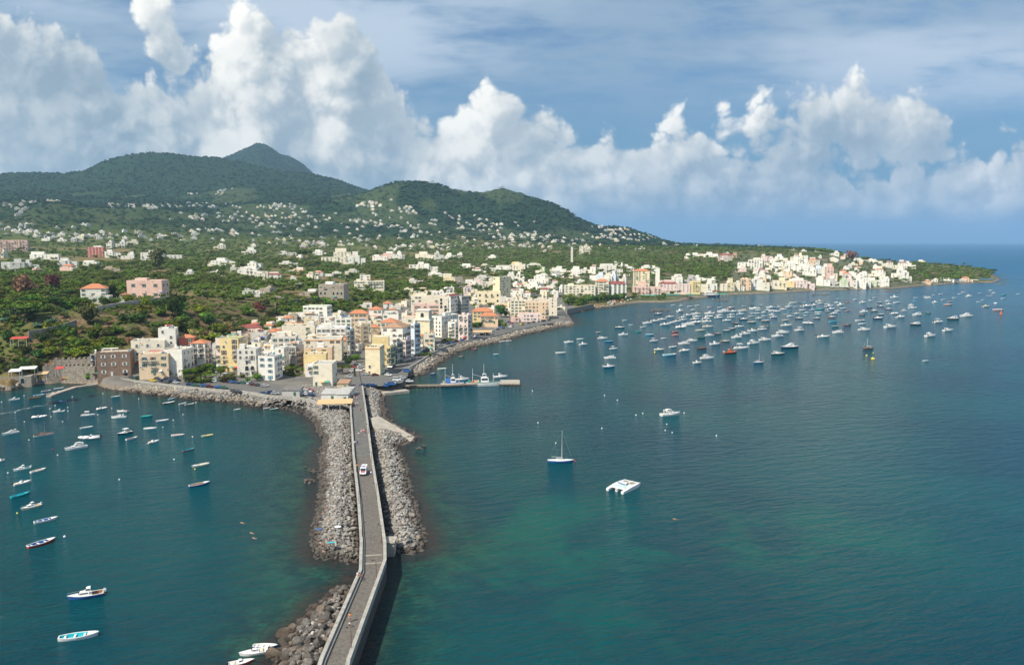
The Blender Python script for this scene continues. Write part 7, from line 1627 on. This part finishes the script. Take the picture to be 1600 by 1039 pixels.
TN = {'pine':('umbrella_pine','umbrella pine'),'cypress':('cypress_tree','cypress'),'bush':('bush','bush'),'round':('broadleaf_tree','tree'),'bare':('bare_tree','tree')}
LN = {'green':'green','dark':'dark green','lime':'yellow-green','olive':'olive green','rust':'reddish brown','reed':'tan','purple':'purplish','cactus':'blue-green'}
def tree(x, y, z, kind, mat, h, w_, u, v, label=None, rs_=random.Random(2)):
    cm, tm_ = tree_parts(kind, mat, rs_.randrange(4)); nm, cat = TN[kind]
    r = link(nm, None, None, (x, y, z), rs_.random()*6.28, (w_, w_, h)); link('crown', cm, r); link('trunk', tm_, r)
    ph = {'pine':'spreading %s umbrella pine','cypress':'slim %s cypress','bush':'low %s bush','round':'leafy %s tree','bare':'bare %s tree'}[kind] % LN[mat]
    if label: r['label'] = label; r['category'] = cat
    else: reg(r, cat, ph, u, v, 'trees and bushes of the island')
    return r
def T(u, v, hpx, wpx, kind, mat, label=None, dist=None):
    if dist: a = az_of(u); x, y = math.sin(a)*dist, math.cos(a)*dist; z = hz(x, y)
    else:
        q = hit(u, v)
        if not q: return
        x, y, z = q
    d_ = math.hypot(x, y); s = d_*math.cos(math.atan2(x, y))**1.5/FPX; HERO.append((x, y, wpx*s*.5)); return tree(x, y, z, kind, mat, hpx*s*1.05, wpx*s, u, v-hpx/2, label)
HERO = []
T(37,462,36,38,'bare','rust','bare reddish tree, the left of the pair in the left fields'); T(86,458,32,26,'bare','rust','bare reddish tree, the right of the pair in the left fields')
T(245,426,42,30,'round','olive','big olive green tree standing before the white hillside hotel'); T(138,508,34,32,'round','olive','dense round olive tree on the terrace under the white villa')
T(42,505,34,50,'pine','green','lone umbrella pine above the steep slope at the far left'); T(270,498,44,28,'round','dark','tall dark tree on the cliff right of the pink villa'); T(281,492,24,22,'round','green'); T(262,484,16,18,'bush','green')
T(1331,407,17,20,'round','rust','bare brown tree standing at the edge of the far wood'); T(477,416,26,18,'pine','green','umbrella pine left of the large stepped hotel')
T(177,468,26,14,'round','dark','dark tree between the white villa and the pink villa'); T(206,538,16,14,'bush','rust','rust coloured bush behind the cream quay house'); T(557,566,14,13,'round','green','small bright tree in the narrow town street')
T(783,496,22,18,'round','dark','round dark tree behind the seafront parking'); T(790,496,12,10,'round','dark','smaller dark tree beside the round one behind the parking'); T(507,596,8,16,'bush','green','green bush beside the boathouse')
for u, v, h, w_ in ((292,590,16,18),(303,588,16,20),(316,584,17,20),(330,583,17,20),(345,586,15,18),(353,592,10,10),(300,597,9,16),(314,598,12,22),(325,597,9,14),(366,594,8,9),(388,597,9,9),(402,595,13,18),(232,590,9,9),(258,589,15,22),(140,575,10,16),(138,592,12,14)): T(u, v, h, w_, 'round' if h > 12 else 'bush', 'green')
for k in range(30): 
    u = random.uniform(72, 180); v = random.uniform(512, 556)-(u-72)*.02; T(u, v+6, random.uniform(12, 20), random.uniform(16, 26), 'bush', random.choice(('lime','lime','green','dark','green')))
for k in range(26):
    u = random.uniform(262, 440); v = random.uniform(502, 530); T(u, v, random.uniform(11, 20), random.uniform(15, 24), random.choice(('bush','round')), random.choice(('green','dark','olive','green','lime')))
for k in range(16):
    u = random.uniform(0, 120); v = random.uniform(470, 512); T(u, v, random.uniform(9, 15), random.uniform(16, 28), 'bush', random.choice(('cactus','cactus','dark','green')))
for k in range(34):
    u = random.uniform(150, 445); v = random.uniform(474, 528); T(u, v, random.uniform(10, 19), random.uniform(15, 27), random.choice(('bush','round')), random.choice(('green','green','dark','olive','lime')))
for k in range(12): T(random.uniform(300, 360), random.uniform(515, 535), random.uniform(11, 16), random.uniform(14, 22), 'bush', random.choice(('reed','olive','lime')))
for k in range(14):
    u = random.uniform(0, 70); v = random.uniform(520, 585); T(u, v, random.uniform(14, 24), random.uniform(14, 22), random.choice(('bush','round')), random.choice(('green','dark','olive')))
for u in range(740, 782, 5): T(u, 512-(u-740)*.12, 9, 10, 'bush', random.choice(('green','dark')))
for u in range(884, 978, 5): T(u, 477-(u-884)*.09, 9+random.random()*4, 11, random.choice(('bush','round')), random.choice(('green','green','dark')))
for u in (600,606,655,661,667,673): T(u, 560 if u < 640 else 556, 6, 8, 'bush', 'green')
for k in range(12): T(random.uniform(380, 440), random.uniform(474, 500), 11, 17, 'bush', random.choice(('green','purple','olive','dark')))
# --- everything else: sampled over the green ground
N_ = 40000; rg_ = np.random.default_rng(21)
aa = rg_.uniform(az_of(-120), az_of(1600), N_); rr_ = np.exp(rg_.uniform(math.log(450), math.log(4300), N_))
X = np.sin(aa)*rr_; Y = np.cos(aa)*rr_; cs = sdist(np.stack([X, Y], 1), coast)
Z = np.array([hz(x, y) for x, y in zip(X, Y)]); U, Vv = project(X, Y, Z)
town = (inpoly_px(U, Vv, town_px) > 0) & (rr_ < 1000); town2 = ((inpoly_px(U, Vv, town_px) > 0) & (rr_ >= 1000)) | (inpoly_px(U, Vv, far_town_px) > 0)
wood = fbm(X/150+4, Y/230+1, 3); field = fbm(X/90, Y/90, 3)
p = np.where(rr_ < 2300, np.where(field > .54, .16, .85), np.where(wood > .42, .9, .35))
woodband = (U > 700) & (rr_ > 1350) & (rr_ < 2600) & ~((U > 1150) & (Vv > 398)); p = np.where(woodband, 1., p)
p = np.where(town, .03, p); p = np.where(town2, .30, p); p = np.where(cs < 14, 0, p)
bz_ = inpoly_px(U, Vv, brown_px) > 0; gap_ = inpoly_px(U, Vv, [(560,478),(640,466),(730,462),(700,450),(600,448),(560,452)]) > 0; p = np.where(gap_, 1, p)
cl_ = (Z > 4) & (Z < 30) & (rr_ < 620) & (U < 500); p = np.where(cl_, .75, p); p = np.where(bz_ & (rr_ < 800), .5, p)
pp_ = inpoly_px(U, Vv, [(1395,445),(1420,412),(1560,425),(1530,440)]) > 0; p = np.where(pp_, 1, p)
ok = rg_.random(N_) < p
H_grid = {}
for hx, hy, hw, hd, yw in HOUSES:
    R__ = max(hw, hd)+30
    for gx in range(int((hx-R__)//60), int((hx+R__)//60)+1):
        for gy in range(int((hy-R__)//60), int((hy+R__)//60)+1): H_grid.setdefault((gx, gy), []).append((hx, hy, hw, hd, yw))
def clear(x, y, r):
    for hx, hy, hw, hd, yw in H_grid.get((int(x//60), int(y//60)), ()):
        dx, dy = x-hx, y-hy; c_, s_ = math.cos(-yw), math.sin(-yw); lx, ly = dx*c_-dy*s_, dx*s_+dy*c_
        if abs(lx) < hw+r and abs(ly) < hd+r: return False
        if abs(lx) < hw and -hd-(26 if hx*hx+hy*hy < 8e5 else 16)-r < ly < 0: 
            if random.random() < .93: return False        # keep the fronts open to view
    return True
cand = []
for i in np.where(ok)[0]:
    if clear(X[i], Y[i], 1.5): cand.append(i)
print('tree candidates', len(cand))
size = {}
for i in cand:
    pine = woodband[i] or pp_[i] or rg_.random() < .12; w_ = rg_.uniform(4.5, 9.5)*(1.25 if pine else 1)*(1+.6*(rr_[i] > 2300)); h_ = rg_.uniform(3.5, 6.5)*(1.35 if pine else 1)
    if cl_[i] or bz_[i]: w_ *= .5; h_ *= .42
    size[i] = (w_, h_, pine)
cand.sort(key=lambda i: -size[i][0]*size[i][1]/rr_[i]**2)
n_ind = max(0, 285-len(HERO)); k = 0; chosen = set()
for i in cand:
    if k >= n_ind: break
    if not (0 < U[i] < 1600): continue
    w_, h_, pine = size[i]; kd = 'pine' if pine else random.choice(('round','round','bush','round','cypress' if rr_[i] < 1200 else 'round'))
    mt = random.choice(('green','green','dark','olive','dark','green','lime')) if not pine else random.choice(('green','dark'))
    tree(X[i], Y[i], Z[i], kd, mt, h_*(1.5 if kd == 'cypress' else 1.15), w_ if kd != 'cypress' else w_*.6, U[i], Vv[i]-4); chosen.add(i); k += 1
rest_ = [i for i in cand if i not in chosen]
def mass(idx, nl, ls, core, name, label, mt=None):
    base = [crown_np(np.random.default_rng(500+q), 'pine' if q % 3 == 0 else 'round' if q % 3 == 1 else 'bush', nl, ls) for q in range(9)]; CVs, CF = ICO1
    Vs, Fs, tone, off = [], [], [], 0
    for j, i in enumerate(idx):
        w_, h_, pine = size[i]; bi = (j*3) % 9 if pine else 1+(j % 8); V_, F_ = base[bi]; a = rg_.random()*6.28; c_, s_ = math.cos(a), math.sin(a); R = np.array([[c_,-s_,0],[s_,c_,0],[0,0,1]])
        q = (V_*np.array([w_, w_, h_*1.15]))@R.T+np.array([X[i], Y[i], Z[i]-.3]); Vs.append(q); Fs.append(F_+off); off += len(q); tone.append(np.full(len(q), rg_.random()))
    V2 = np.concatenate(Vs); F2 = np.concatenate(Fs); me = bigmesh(name, V2, F2, [mt or LMS]); fattr(me, 'tone', np.concatenate(tone))
    o = struct(name, me, 'stuff', label); o['category'] = 'trees'
def cores(idx, name, label):  # dark filler inside each crown; inner shade put into the tone
    CVs, CF = ICO1; Vs, Fs, tone, off = [], [], [], 0; r2 = np.random.default_rng(8)
    sh_ = [CVs+r2.normal(size=CVs.shape)*.16 for _ in range(12)]
    for j, i in enumerate(idx):
        w_, h_, pine = size[i]; zc = .62 if not pine else .78; rz = .30 if not pine else .14
        q = sh_[j % 12]*np.array([w_*.42, w_*.42, h_*rz])+np.array([X[i], Y[i], Z[i]+h_*zc]); Vs.append(q); Fs.append(CF+off); off += len(q); tone.append(np.full(len(q), r2.random()*.5))
    me = bigmesh(name, np.concatenate(Vs), np.concatenate(Fs), [LMS], smooth=False); fattr(me, 'tone', np.concatenate(tone)); o = struct(name, me, 'stuff', label); o['category'] = 'trees'
n1_ = [i for i in rest_ if rr_[i] < 1500]; n2_ = [i for i in rest_ if 1500 <= rr_[i] < 2500]; n3_ = [i for i in rest_ if rr_[i] >= 2500]
mass(n1_, 110, .085, 0, 'near_woodland', 'dense green trees and scrub between the houses of the plateau'); cores(n1_, 'near_crown_cores', 'dark inner cores of the plateau tree crowns')
mass(n2_, 54, .12, 0, 'middle_woodland', 'continuous dark pine wood behind the bay and on the plateau'); cores(n2_, 'middle_crown_cores', 'dark inner cores of the pine wood crowns')
mass(n3_, 26, .17, 0, 'hillside_woodland', 'distant woodland covering the lower hills', LMM)
# ridge woods on the mountains
N3 = 15000; a3 = rg_.uniform(az_of(-60), az_of(1290), N3); r3 = rg_.uniform(3000, 6200, N3); a3 = np.concatenate([a3, rg_.uniform(az_of(325), az_of(530), 3500)]); r3 = np.concatenate([r3, rg_.uniform(7100, 8500, 3500)]); X3 = np.sin(a3)*r3; Y3 = np.cos(a3)*r3
Z3 = np.array([hz(x, y) for x, y in zip(X3, Y3)]); f3 = fbm(X3/260+3, Y3/420+8, 4); vis3 = (Z3 > 40) & ((f3 < .52) | (r3 > 4500))
CVs, CF = ICO1; r2 = np.random.default_rng(18); sh_ = [CVs*np.array([1,1,.6])+r2.normal(size=CVs.shape)*.22 for _ in range(12)]; Vs, Fs, tone, off = [], [], [], 0
for j, i in enumerate(np.where(vis3)[0]):
    w_ = r2.uniform(7, 15); q = sh_[j % 12]*w_*.75+np.array([X3[i], Y3[i], Z3[i]+1.5]); Vs.append(q); Fs.append(CF+off); off += len(q); tone.append(np.full(len(q), r2.random()*.45))
me = bigmesh('mountain_forest', np.concatenate(Vs), np.concatenate(Fs), [LMM]); fattr(me, 'tone', np.concatenate(tone)); o = struct('mountain_forest', me, 'stuff', 'dark forest on the mountain slopes and ridges'); o['category'] = 'trees'
# ================================================================== labels
LMK = {'land': [('near the pink villa on the cliff',235,455),('near the red and white apartment block',155,395),('near the long terraced hotel at far left',22,382),
 ('near the large stepped white hotel',535,402),('near the grey stone house with arches',520,462),('near the brown stone tower house',182,570),
 ('near the battlemented stone wall',120,560),('near the white arched house',285,570),('near the tall yellow house by the causeway',590,560),
 ('near the church tower',662,500),('near the church dome',638,480),('near the seafront castle tower',866,480),('near the salmon terraced hotel',1012,452),
 ('near the rose pink hotel',1065,445),('near the moored ferry',1112,448),('near the quayside car park',350,597),('near the two bare reddish trees',65,442),
 ('near the white hill village',240,322),('on the slope below the main peak',412,270),('near the hill saddle',600,300),('in the pine wood behind the bay',1020,405),
 ('in the pine wood on the point',1480,420),('by the far beach',1250,440),('near the bare brown tree',1330,390),('near the cream house in the pines',915,392),
 ('above the steep brown cliff',350,478),('near the lone umbrella pine',45,485),('by the beach huts at far left',30,590),('near the pale harbour house with arches',390,565),
 ('by the narrow town street',560,540),('near the long white seafront house',705,515),('near the cream villa with a turret',605,437),('near the white hillside hotel',282,396),
 ('on the left valley floor',130,378),('in the central valley',430,365),('on the terraced middle slope',500,335),('near the bare brown landslip',625,350),
 ('on the lower right hill',790,365),('on the hilltop hamlet at right',965,368),('near the yellow seafront palace',785,445),('near the white hotel by the side street',842,432),
 ('on the open fields at left',330,425),('near the pale tower in the wood',893,390),('near the reed field',620,420),('near the cream row above the beach',905,452),('near the dark roofed chapel',955,452),
 ('near the white hotel in the wood',1172,412),('near the white houses of the old quarter',1375,432),('near the long pink seafront house',1255,440),('near the white cube hotel',1405,425)],
 'sea': [('beside the breakwater left of the causeway',470,760),('off the left quay wall',260,635),('in the middle of the left bay',160,680),
 ('at the left edge of the bay',40,740),('in the lower left corner',110,950),('by the dark boulders at the bottom',390,1010),('near the sloping boat ramp',660,690),
 ('near the wooden pier',720,600),('off the seafront road',740,560),('off the seafront castle',920,540),('near the catamaran',980,760),('near the lone mast',880,700),
 ('near the salmon hotel beach',1030,480),('by the moored ferry',1120,480),('in the left rows of the fleet',1060,520),('in the near corner of the fleet',1110,555),
 ('in the heart of the fleet',1170,500),('on the near side of the fleet',1220,545),('along the far side of the fleet',1200,475),('off the far beach',1290,470),
 ('in the right part of the fleet',1300,510),('right of the dense fleet',1390,500),('near the brown sailing yacht',1350,545),('out past the fleet',1450,510),
 ('off the pine point',1530,470),('far out to sea',1450,395),('near the yellow beacon',1370,565),('in the rear rows of the fleet',1140,485),('by the small curved jetty',85,605),
 ('in the middle rows of the fleet',1130,530),('behind the brown sailing yacht',1370,515),('off the old quarter shore',1370,475)]}
ORD = ['leftmost','second from left','third from left','fourth from left','fifth from left','sixth from left','seventh from left','eighth from left','ninth from left','tenth from left','eleventh from left','twelfth from left']
ORDR = ['rightmost','second from right','third from right','fourth from right','fifth from right','sixth from right','seventh from right','eighth from right','ninth from right','tenth from right','eleventh from right','twelfth from right']
def words(s): return len(s.split())
buckets = {}
for o, ph, u, v, lm, ex in REG:
    if lm: 
        z = min(LMK[lm], key=lambda q: ((q[1]-u)*1.0)**2+((q[2]-v)*2.2)**2)[0]; base = ph+' '+z
    else: base = ph
    if words(base) > 16: base = ph
    buckets.setdefault(base, []).append((o, u, v))
used = set()
def assign(base, items, extra=''):
    n = len(items)
    if n == 1 and not extra: items[0][0]['label'] = base; return
    if n == 1: items[0][0]['label'] = base+', '+extra; return
    if n > 8 and not extra.startswith('row'):
        items.sort(key=lambda q: q[2]); k = (n+7)//8; k = min(k, 5); names = {2:['far row','near row'],3:['far row','middle row','near row'],4:['farthest row','upper row','lower row','nearest row'],5:['farthest row','upper row','middle row','lower row','nearest row']}[max(2, k)]
        k = len(names)
        for i in range(k):
            sub = items[i*n//k:(i+1)*n//k]
            if sub: assign(base, sub, 'row'+names[i])
        return
    ex = extra[3:] if extra.startswith('row') else extra
    items.sort(key=lambda q: q[1])
    for i, (o, u, v) in enumerate(items):
        if n == 2: w_ = ('left one', 'right one')[i]
        elif i <= n/2 and i < 12: w_ = ORD[i]
        elif n-1-i < 12: w_ = ORDR[n-1-i]
        else: w_ = ORD[11]
        o['label'] = base+', '+(ex+' ' if ex else '')+w_
for base, items in buckets.items(): assign(base, items)
for o, *_ in REG:
    while words(o['label']) > 16:
        w_ = o['label'].split(); 
        for d in ('standing','small','the','with'):
            if d in w_: w_.remove(d); break
        else: w_ = w_[:16]
        o['label'] = ' '.join(w_)
